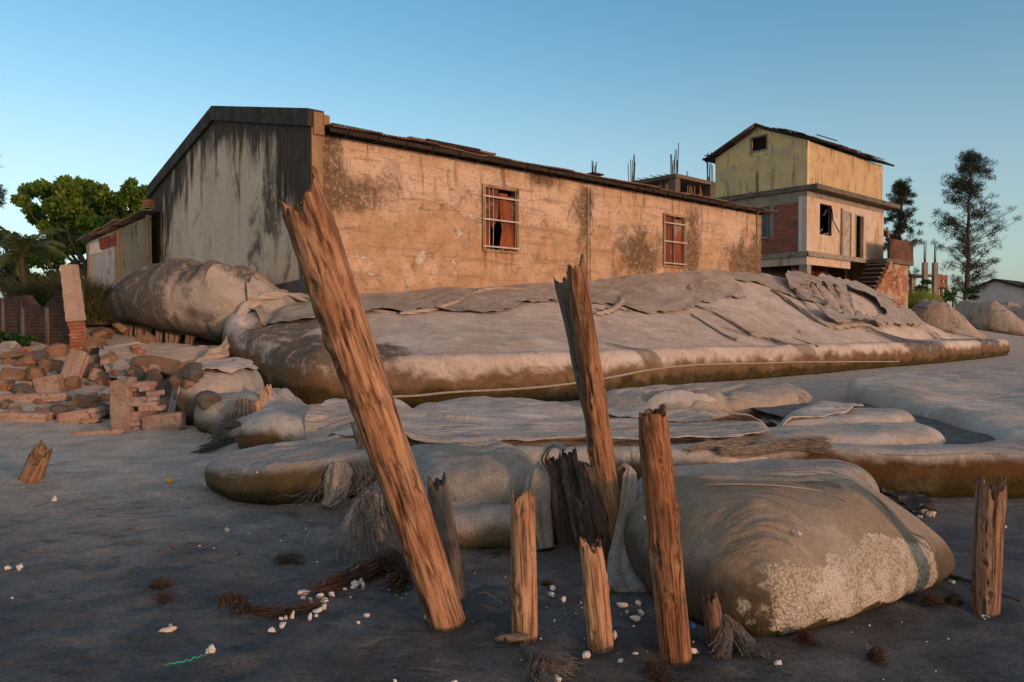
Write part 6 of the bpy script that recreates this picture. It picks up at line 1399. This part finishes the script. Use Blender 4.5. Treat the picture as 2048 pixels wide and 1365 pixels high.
mb = MB(); mb.box(7.35, 10.8, -1.32, -1.17, 5.37, 6.55); mb.box(10.66, 10.8, -1.165, -.15, 5.37, 6.5); mb.build('balcony_parapet', M['brickdarkred'] if 'brickdarkred' in M else M['brick'], H2)
mb = MB(); mb.tube([(10.45, -1.1, 2.0), (10.42, -1.1, 4.97)], .07, 8); mb.build('balcony_post', M['white'], H2)
HP = bpt(30.1, -3.2)
b0 = AT(1792, 600, 44.5); t0 = AT(1774, 455, 45.2)
mb = MB(); mb.tube([b0-np.array([0, 0, .6]), (b0+t0)/2+np.array([.05, 0, 0]), t0], [.09, .08, .06], 8); tag(mb.build('bamboo_pole', M['bamboo'], None, True), 'long bamboo pole leaning against the brick balcony', 'pole')
# low lit wall behind the pole
c = AT(1778, 590, 52); mb = MB(); mb.box(0, 4.2, 0, .2, 0, 3.6, Matrix.Translation((c[0]-1.2, c[1], 0)) @ Matrix.Rotation(.2, 4, 'Z'))
lw = mb.build('low_wall', M['cream2'], None); tag(lw, 'low peach wall under a grey sheet behind the bamboo pole', 'wall')
mb = MB(); mb.box(-.2, 4.4, -.3, 1.5, 3.62, 3.68, Matrix.Translation((c[0]-1.2, c[1], 0)) @ Matrix.Rotation(.2, 4, 'Z')); mb.build('sheet_cover', M['greysheet'], lw)
# ================================================================== UNFINISHED BUILDINGS, WHITE HOUSE
# slab with bamboo props behind the long hall
c = AT(1350, 348, 62); UB = empty('unfinished_building', (c[0], c[1], 0), AU)
tag(UB, 'unfinished concrete storey on bamboo props with bare rebar behind the hall roof', 'building')
zt = c[2]
mb = MB(); mb.box(-.3, 14, -.3, 12, zt-.36, zt-.05); mb.build('roof_slab', M['fardark'], UB)
rng = np.random.RandomState(4)
for (x, y) in [(0, 0), (0, 4.5), (0, 9), (5, 0), (10, 0)]:
    mb = MB(); mb.box(x-.2, x+.45, y-.2, y+.45, 2, zt-.37); mb.build('column', M['fardark'], UB)
    if True:
        mb = MB()
        for k in range(9): 
            a = (x+rng.uniform(-.15, .4), y+rng.uniform(-.15, .4)); mb.tube([(a[0], a[1], zt-.06), (a[0]+rng.uniform(-.12, .12), a[1]+rng.uniform(-.1, .1), zt+rng.uniform(.9, 2.6))], .035, 5)
        mb.build('rebar', M['rebar'], UB)
mb = MB()
for k in range(10): 
    a = rng.uniform(0, 12); mb.tube([(a, -.1, zt-.06), (a+.05, -.1, zt+rng.uniform(.3, .9))], .02, 5)
mb.build('rebar', M['rebar'], UB)
for k in range(58):
    mb = MB()
    if k < 36: x, y = rng.uniform(.3, 11), rng.uniform(.0, 2.5)
    else: x, y = rng.uniform(0, 2.0), rng.uniform(.4, 11)
    mb.tube([(x, y, 6.0), (x+rng.uniform(-.55, .55), y+rng.uniform(-.2, .2), zt-.37)], .05, 5); mb.build('bamboo_prop', M['bamboo'], UB)
mb = MB(); mb.box(2.6, 12, 2.8, 3.0, 2, zt-.6); mb.box(2.5, 2.7, 2.8, 12, 2, zt-.6); mb.build('dark_formwork', M['timberdark'], UB)
mb = MB()
for k in range(16): mb.bar((-.7, .6+k*.7, zt-.02+.04*(k % 3)), (.8, .5+k*.7, zt+.02), .09, .05)
mb.bar((5.6, -.2, zt), (7.4, -.3, zt+.38), .30, .06)
mb.build('loose_formwork', M['bamboo'], UB)
# far frame beyond the derelict house
c = AT(1780, 600, 150); FB = empty('concrete_frame', (c[0], c[1], 0), .12)
tag(FB, 'far unfinished concrete frame with tall bare columns and brick infill at one end', 'building')
for z in (8.55, 11.35): 
    mb = MB(); mb.box(-1.5, 11.2, -.1, 8, z, z+.35); mb.build('floor_slab', M['farconc'], FB)
for i, x in enumerate((.4, 1.8, 3.2, 4.6, 7.2, 9.4)):
    tall = x in (3.2, 7.2, 9.4)
    mb = MB(); mb.box(x-.2, x+.65, -.4, .4, 1, 14.0 if tall else 11.3)
    mb.box(x-.1, x+.6, 6.5, 7.0, 1, 11.3); mb.build('column', M['farconc'], FB)
    if tall or x == .4:
        mb = MB()
        for k in range(5): mb.tube([(x+.1*k, .0, 11.3 if not tall else 13.9), (x+.1*k+rng.uniform(-.15, .15), 0, (15 if not tall else 17.0)+rng.uniform(0, 1.6))], .05, 5)
        mb.build('rebar', M['rebar'], FB)
mb = MB()
for z in (3.0, 4.7, 6.4, 9.0, 10.4): mb.box(10.0, 12.2, -.35, .1, z, z+1.0)
for x in (10.0, 10.85, 11.8): mb.box(x, x+.35, -.40, .15, 2, 11.5)
mb.build('brick_infill', M['farbrick'], FB)
# white house
c = AT(1935, 610, 92); WH = empty('white_house', (c[0], c[1], 0), -.87)
tag(WH, 'low white house with a dark pitched roof beyond the far sand mound', 'house')
V, F = panel([(0, 1), (6.9, 1), (6.9, 5.45), (3.0, 6.85), (0, 5.75)], [], 0, .25); fix_normals(mesh_obj('gable_wall', V, F, M['whitewash'] if 'whitewash' in M else simple('whitewash', (.60, .57, .55), (.52, .49, .47), .6, c3=(.36, .33, .30)), WH, False))
mb = MB(); m1 = [(-.5, -.5, 5.62), (3.0, -.5, 7.02), (3.0, 9, 7.02), (-.5, 9, 5.62)]; mb.quad(*m1); mb.quad((3.0, -.5, 7.02), (8.2, -.5, 5.15), (8.2, 9, 5.15), (3.0, 9, 7.02))
ro = mb.build('roof', M['timberdark'], WH); mo = ro.modifiers.new('thickness', 'SOLIDIFY'); mo.thickness = .25
mb = MB(); mb.box(6.9, 12, .3, 8, 1, 5.0); mb.build('side_wall', M['farbrick'], WH)
mb = MB(); mb.quad((5.6, .2, 6.2), (9, .2, 6.6), (9, 9, 6.6), (5.6, 9, 6.2)); mb.quad((9, .2, 6.6), (13, .2, 5.3), (13, 9, 5.3), (9, 9, 6.6)); ro = mb.build('rear_roof', M['timberdark'], WH); mo = ro.modifiers.new('thickness', 'SOLIDIFY'); mo.thickness = .25

# ================================================================== TREES AND PLANTS
def limb(mb, a, b, r0, r1, seed=0, wob=.08, n=5):
    rng = np.random.RandomState(seed); a = np.array(a, float); b = np.array(b, float); L = np.linalg.norm(b-a)
    P = [a+(b-a)*k/n+(rng.normal(size=3)*wob*L*.3 if 0 < k < n else 0) for k in range(n+1)]
    mb.tube(P, list(np.linspace(r0, r1, n+1)), 7); return P
def leaf_cloud(name, centers, n, size, mat, parent, seed=0, droop=.3, shape='leaf', aspect=.55):
    """leaf faces scattered in clumps: centers = (x,y,z,rx,ry,rz)"""
    rng = np.random.RandomState(seed); C = np.array(centers, float)
    wgt = C[:, 3]*C[:, 4]*C[:, 5]; wgt = wgt**.7; wgt /= wgt.sum()
    k = rng.choice(len(C), n, p=wgt); d = rng.normal(size=(n, 3)); d /= np.linalg.norm(d, axis=1, keepdims=True)
    d *= (rng.rand(n, 1)**.45); p = C[k, :3]+d*C[k, 3:6]
    s = size*rng.uniform(.55, 1.35, (n, 1))
    a = rng.normal(size=(n, 3)); a[:, 2] -= droop*2; a /= np.linalg.norm(a, axis=1, keepdims=True)
    b = np.cross(a, rng.normal(size=(n, 3))+np.array([0, 0, .8])); b /= np.linalg.norm(b, axis=1, keepdims=True)+1e-9
    nn = np.cross(a, b)
    if shape == 'leaf':
        V = np.stack([p-a*s, p-b*s*aspect-nn*s*.12, p+a*s, p+b*s*aspect-nn*s*.12], 1).reshape(-1, 3)
        F = np.arange(4*n).reshape(n, 4)
    else:
        V = np.stack([p-a*s, p+b*s*aspect, p+a*s], 1).reshape(-1, 3); F = np.arange(3*n).reshape(n, 3)
    return mesh_obj(name, V, F, mat, parent, False)
# the broad leaved tree behind the shed
Y = 33.0
def cl(px, py, rpx, dy=0.0, sq=.8): 
    c = AT(px, py, Y+dy); r = rpx*(Y+dy)/FPX; return (c[0], c[1], c[2], r, r, r*sq)
T1 = empty('broadleaf_tree', tuple(AT(165, 600, Y))); T1.location.z = 0
tag(T1, 'large broad leaved tree with sunlit leaves behind the tin shed', 'tree')
rng = np.random.RandomState(2)
cs = []
for (x, y, r) in [(60, 385, 20), (85, 378, 22), (45, 400, 18), (110, 390, 26), (135, 378, 26), (150, 370, 22), (175, 385, 28), (205, 388, 24), (120, 415, 32), (160, 415, 36), (195, 420, 34), (225, 412, 26), (255, 378, 18), (262, 395, 24), (285, 388, 20), (295, 400, 20), (240, 430, 26), (150, 450, 30), (185, 455, 30), (120, 470, 22), (140, 490, 22), (165, 495, 22), (75, 440, 20), (95, 455, 20), (65, 420, 18), (215, 450, 22), (275, 425, 22), (130, 440, 26), (180, 480, 18), (240, 395, 18), (265, 370, 12), (130, 365, 14)]:
    cs.append(cl(x+rng.uniform(-5, 5), y+rng.uniform(-4, 4), r*.92, rng.uniform(-1.6, 1.6)))
def rel(cs, o): return [(c[0]-o.location.x, c[1]-o.location.y, c[2]-o.location.z, *c[3:]) for c in cs]
leaf_cloud('crown', rel(cs, T1), 15000, .125, M['leaf'], T1, 3, .35, aspect=.62)
mb = MB(); base = np.array([0, 0, 1.5])
rc = rel(cs, T1); limb(mb, base, (.2, .1, 4.2), .22, .16, 1)
for k, c in enumerate(rc[::2]): limb(mb, (.2, .1, 3.4+.06*k), (c[0]*.95, c[1]*.95, c[2]), .09, .015, 10+k)
for (x, y) in ((107, 352), (160, 350), (189, 360), (265, 358)): e = AT(x, y, Y); limb(mb, (rc[5][0], rc[5][1], rc[5][2]) if x < 200 else (rc[12][0], rc[12][1], rc[12][2]), (e[0]-T1.location.x, e[1]-T1.location.y, e[2]), .03, .008, x)
mb.build('trunk', M['bark'], T1, True)
# behind it lower darker trees
def bush_tree(px, py, w, h, Y, n, size, mat, label, seed, name='tree', cat='tree', trunk=True, k=9, shape='leaf', aspect=.5, droop=.3):
    e = AT(px, py, Y); gz = float(hground(e[0], e[1])); o = empty(name, (e[0], e[1], gz)); tag(o, label, cat)
    rng = np.random.RandomState(seed); s = Y/FPX; cc = []
    for i in range(k):
        cc.append((rng.uniform(-.5, .5)*w*s*.8, rng.uniform(-.3, .3)*w*s, (e[2]-gz+rng.uniform(-.1, .95)*h*s*.9) if trunk else rng.uniform(.05, .95)*(e[2]-gz+h*s*.9), w*s*rng.uniform(.16, .26), w*s*.22, h*s*rng.uniform(.12, .22)))
    leaf_cloud('crown' if trunk else 'foliage', cc, n, size, mat, o, seed, droop, shape, aspect)
    if trunk:
        mb = MB(); limb(mb, (0, 0, -.2), (0, 0, e[2]-gz+h*s*.4), .14, .07, seed)
        for i, c in enumerate(cc): limb(mb, (0, 0, (e[2]-gz)*.6+h*s*.2), c[:3], .05, .012, seed+i)
        mb.build('trunk', M['bark'], o, True)
    return o
bush_tree(120, 560, 130, 110, 42, 4200, .14, M['leaf'], 'dark tree filling the gap between the palm and the shed', 11)
bush_tree(20, 580, 130, 130, 44, 4200, .15, M['needle'], 'dark tree behind the palm at the edge', 12)
bush_tree(215, 560, 110, 110, 40, 3800, .13, M['leaf'], 'dark low tree right behind the tin wall of the shed', 13)
# palm
def palm(px, py, Y, R, n, label, seed, base_py=610, small=False):
    c = AT(px, py, Y); gz = float(hground(c[0], c[1])); o = empty('palm_tree', (c[0], c[1], gz)); tag(o, label, 'palm'); rng = np.random.RandomState(seed)
    hz = c[2]-gz; mb = MB(); limb(mb, (.12*R, 0, -.2), (0, 0, hz), .10*R/1.8+.02, .07*R/1.8, seed); mb.build('trunk', M['bark'], o, True)
    for k in range(n):
        az = 6.283*k/n+rng.uniform(-.25, .25); el = rng.uniform(-.35, 1.15); L = R*rng.uniform(.8, 1.15)
        mb = MB(); m = 16; pts = []
        for i in range(m+1):
            t = i/m; a = el-1.5*t*t*(.7+.3*rng.rand()*0+.3)
            if i == 0: p = np.array([0, 0, hz])
            else: p = p+np.array([math.cos(az)*math.cos(a), math.sin(az)*math.cos(a), math.sin(a)])*L/m
            pts.append(p.copy())
        mb.tube(pts, list(np.linspace(.018, .004, m+1)), 4, cap=False)
        side = np.array([-math.sin(az), math.cos(az), 0])
        for i in range(2, m*2):
            t = i/(m*2); q = pts[i//2]*(1-(i % 2)*.5)+pts[min(m, i//2+1)]*(i % 2)*.5
            tg = pts[min(m, i//2+1)]-pts[i//2]; tg = tg/(np.linalg.norm(tg)+1e-9)
            ll = R*.26*math.sin(math.pi*min(1, t*.85+.12))
            for sg in (-1, 1):
                tip = q+(side*sg*.75+tg*.6+np.array([0, 0, -.45+rng.uniform(-.15, .15)]))*ll; w_ = tg*.034*R/1.8
                mb.add([q-w_, q+w_, tip], [(0, 1, 2)])
        mb.build('frond', M['leafpale'], o)
    return o
palm(44, 510, 24, 1.75, 17, 'coconut palm with drooping yellow green fronds beside the broad leaved tree', 3)
palm(1905, 592, 78, 1.9, 11, 'small dark palm beside the white house', 5)
# casuarinas
def casuarina(px, base_py, top_py, wpx, Y, label, seed, n=7000, clusters=70, bias=0.0, low=.24):
    b = AT(px, base_py, Y); gz = float(hground(b[0], b[1])); o = empty('casuarina_tree', (b[0], b[1], gz)); tag(o, label, 'tree')
    t = AT(px, top_py, Y); Ht = t[2]-gz; rng = np.random.RandomState(seed); w = wpx*Y/FPX/2
    mb = MB(); lean = .35; tr = limb(mb, (0, 0, -.3), (lean, 0, Ht*.97), .34, .05, seed, .012, 12); cc = []
    for k in range(clusters):
        f = low+(1-low)*rng.rand()**.9; f = min(f, .985)
        env = math.sin(math.pi*min(1, max(.05, (f-low)/(1-low)*.80+.16)))**.7
        az = rng.uniform(0, 6.283); rr = w*env*rng.uniform(.25, 1.0); side = math.cos(az)
        if side > 0 and .35 < f < .62: rr *= 1.15+bias
        z0 = Ht*f; c = np.array([lean*f+math.cos(az)*rr, math.sin(az)*rr, z0+rr*.42])
        c[2] = min(c[2], Ht*1.0); st = (lean*f, 0, z0-rr*.15)
        limb(mb, st, c, .06*(1-f*.7)+.02, .012, seed+k, .06, 4)
        m = 4
        for i in range(m):
            q = np.array(st)+(c-np.array(st))*(.45+.6*i/m); cc.append((*(q+rng.normal(size=3)*.25), w*.11+.12, w*.11+.12, w*.08+.10))
    leaf_cloud('crown', cc, n, .30, M['needle'], o, seed, .15, 'tri', .16)
    mb.build('trunk', M['bark'], o, True); return o
casuarina(1932, 595, 312, 150, 85, 'tall feathery casuarina standing alone against the sky beyond the frame', 21, 17000, 100, .3, .17)
casuarina(1793, 600, 368, 84, 76, 'smaller feathery casuarina right behind the derelict house', 22, 14000, 70, 0, .12)
casuarina(-28, 610, 300, 90, 60, 'casuarina of which only a twig tip enters beside the palm', 23, 3500, 34, 0, .3)
# weeds, grass, creeper
def blades(name, spots, mat, label, cat, seed=0, h=.5, wd=.02, kind=None, lean=.35):
    rng = np.random.RandomState(seed); V = []; F = []
    for (x, y, z, r, n, hh) in spots:
        for i in range(n):
            a = rng.uniform(0, 6.283); rr = r*math.sqrt(rng.rand()); q = np.array([x+rr*math.cos(a), y+rr*math.sin(a), 0]); q[2] = max(z-.6, float(z)) if z is not None else 0
            L = h*hh*rng.uniform(.5, 1.2); d = np.array([rng.normal()*lean, rng.normal()*lean, 1.0]); d /= np.linalg.norm(d); s = np.array([math.cos(a+1), math.sin(a+1), 0])*wd*rng.uniform(.6, 1.3)
            b = len(V); m = q+d*L*.55; t = q+d*L+np.array([d[0], d[1], -.25])*L*.3
            V += [q-s, q+s, m+s*.8, m-s*.8, t]; F += [(b, b+1, b+2, b+3), (b+3, b+2, b+4)]
    o = mesh_obj(name, V, F, mat, None, False); tag(o, label, cat, None, kind); return o
def gspots(l, n, Yr): 
    out = []
    for (px, py, r, hh, Yq) in l:
        e = AT(px, py, Yq); out.append((e[0], e[1], e[2], r, n, hh))
    return out
blades('weeds', gspots([(75, 625, .6, 1.7, 18), (110, 620, .7, 1.9, 18), (150, 620, .6, 1.8, 18.2), (185, 620, .6, 1.5, 18.5), (205, 640, .5, 1, 18.4), (95, 655, .5, 1, 17.6), (60, 640, .4, 1, 18.4), (170, 650, .5, 1.1, 18.2), (215, 610, .5, 1, 19.5), (130, 610, .6, 1, 19)], 900, 0), M['weed'], 'brownish green weeds growing thickly behind the broken brick wall', 'weeds', 3, .55, .010, 'stuff', .55)
blades('tall_grass', gspots([(1800, 618, 1.4, 1, 50), (1822, 612, 1.4, 1.1, 50), (1840, 614, 1.4, 1, 51), (1812, 624, 1.2, 1, 49)], 420, 0), M['grassy'], 'bright green sunlit grass below the far concrete frame', 'grass', 4, 1.1, .03, 'stuff')
bush_tree(1860, 590, 60, 34, 62, 700, .18, M['vine'], 'dark green shrub between the lit grass and the white house', 31, 'shrub', 'shrub', False)
bush_tree(1915, 598, 60, 26, 66, 700, .18, M['vine'], 'dark green shrub under the small palm', 32, 'shrub', 'shrub', False)
bush_tree(22, 690, 70, 30, 15.6, 1500, .05, M['vine'], 'green creeper sprawling over the foot of the low sooty wall', 33, 'creeper_plant', 'creeper', False, 14)
bush_tree(455, 562, 60, 34, 19.6, 900, .05, M['vine'], 'green weed clump against the gable foot above the swollen bag', 34, 'weed_clump', 'weeds', False, 12)
bush_tree(505, 580, 70, 12, 18.6, 500, .04, M['vine'], 'low weeds trailing along the dark plinth', 35, 'weed_clump', 'weeds', False, 10)
bush_tree(1193, 562, 30, 5, 24.0, 160, .05, M['grassy'], 'tiny green weed line at the foot of the long wall behind the forked post', 36, 'weed_clump', 'weeds', False, 8)

# ================================================================== LIGHT, SKY, CAMERA
SUN_AZ = math.radians(45)            # to the right of straight behind the camera
SUN_EL = math.radians(7.0)
sd = Vector((math.sin(SUN_AZ)*math.cos(SUN_EL), -math.cos(SUN_AZ)*math.cos(SUN_EL), math.sin(SUN_EL)))
L = bpy.data.lights.new('Sun', 'SUN'); L.energy = 1.15; L.angle = math.radians(5.0); L.color = (1.0, .50, .31)
lo = bpy.data.objects.new('sun', L); COL.objects.link(lo); lo.rotation_mode = 'QUATERNION'; lo.rotation_quaternion = sd.to_track_quat('Z', 'Y')
wd = bpy.data.worlds.new('World'); SC.world = wd; wd.use_nodes = True; nt = wd.node_tree
bg = nt.nodes['Background']; sky = nt.nodes.new('ShaderNodeTexSky'); sky.sky_type = 'NISHITA'; sky.sun_disc = False
sky.sun_elevation = SUN_EL; sky.sun_rotation = math.atan2(sd.x, sd.y); sky.air_density = 1.0; sky.dust_density = 1.2; sky.ozone_density = 2.5
tint = nt.nodes.new('ShaderNodeMix'); tint.data_type = 'RGBA'; tint.blend_type = 'MULTIPLY'; tint.inputs[0].default_value = 1.0
nt.links.new(sky.outputs[0], tint.inputs[6]); tint.inputs[7].default_value = (.80, 1.06, 1.02, 1)
tc = nt.nodes.new('ShaderNodeTexCoord'); sx = nt.nodes.new('ShaderNodeSeparateXYZ'); nt.links.new(tc.outputs['Generated'], sx.inputs[0])
mr = nt.nodes.new('ShaderNodeMapRange'); mr.interpolation_type = 'SMOOTHSTEP'; nt.links.new(sx.outputs[2], mr.inputs[0])
mr.inputs[1].default_value = -.02; mr.inputs[2].default_value = .42; mr.inputs[3].default_value = .45; mr.inputs[4].default_value = .98
hs = nt.nodes.new('ShaderNodeHueSaturation'); nt.links.new(mr.outputs[0], hs.inputs['Saturation']); nt.links.new(tint.outputs[2], hs.inputs['Color'])
# added afterglow: unseen sky behind the camera, made warm and bright to fill shade
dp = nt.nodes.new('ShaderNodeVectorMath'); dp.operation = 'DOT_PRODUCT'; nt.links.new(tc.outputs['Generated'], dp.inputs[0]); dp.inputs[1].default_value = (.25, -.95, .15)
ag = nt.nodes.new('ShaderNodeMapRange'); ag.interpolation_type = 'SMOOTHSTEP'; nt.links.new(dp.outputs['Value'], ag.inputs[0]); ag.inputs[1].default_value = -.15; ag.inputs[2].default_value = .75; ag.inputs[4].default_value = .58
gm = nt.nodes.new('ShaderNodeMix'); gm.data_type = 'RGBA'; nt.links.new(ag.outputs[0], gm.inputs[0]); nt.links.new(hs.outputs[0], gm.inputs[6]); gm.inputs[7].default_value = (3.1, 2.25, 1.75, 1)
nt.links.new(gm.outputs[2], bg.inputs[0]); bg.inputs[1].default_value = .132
cam = bpy.data.cameras.new('Camera'); cam.sensor_width = 36; cam.lens = FPX/2048*36; cam.clip_end = 3000; cam.clip_start = .05
co = bpy.data.objects.new('camera', cam); COL.objects.link(co); co.location = (0, 0, CAMH); co.rotation_euler = (math.pi/2-PITCH, 0, 0); SC.camera = co
SC.view_settings.view_transform = 'Standard'; SC.view_settings.look = 'None'; SC.view_settings.gamma = 1.0; SC.view_settings.exposure = 1.0
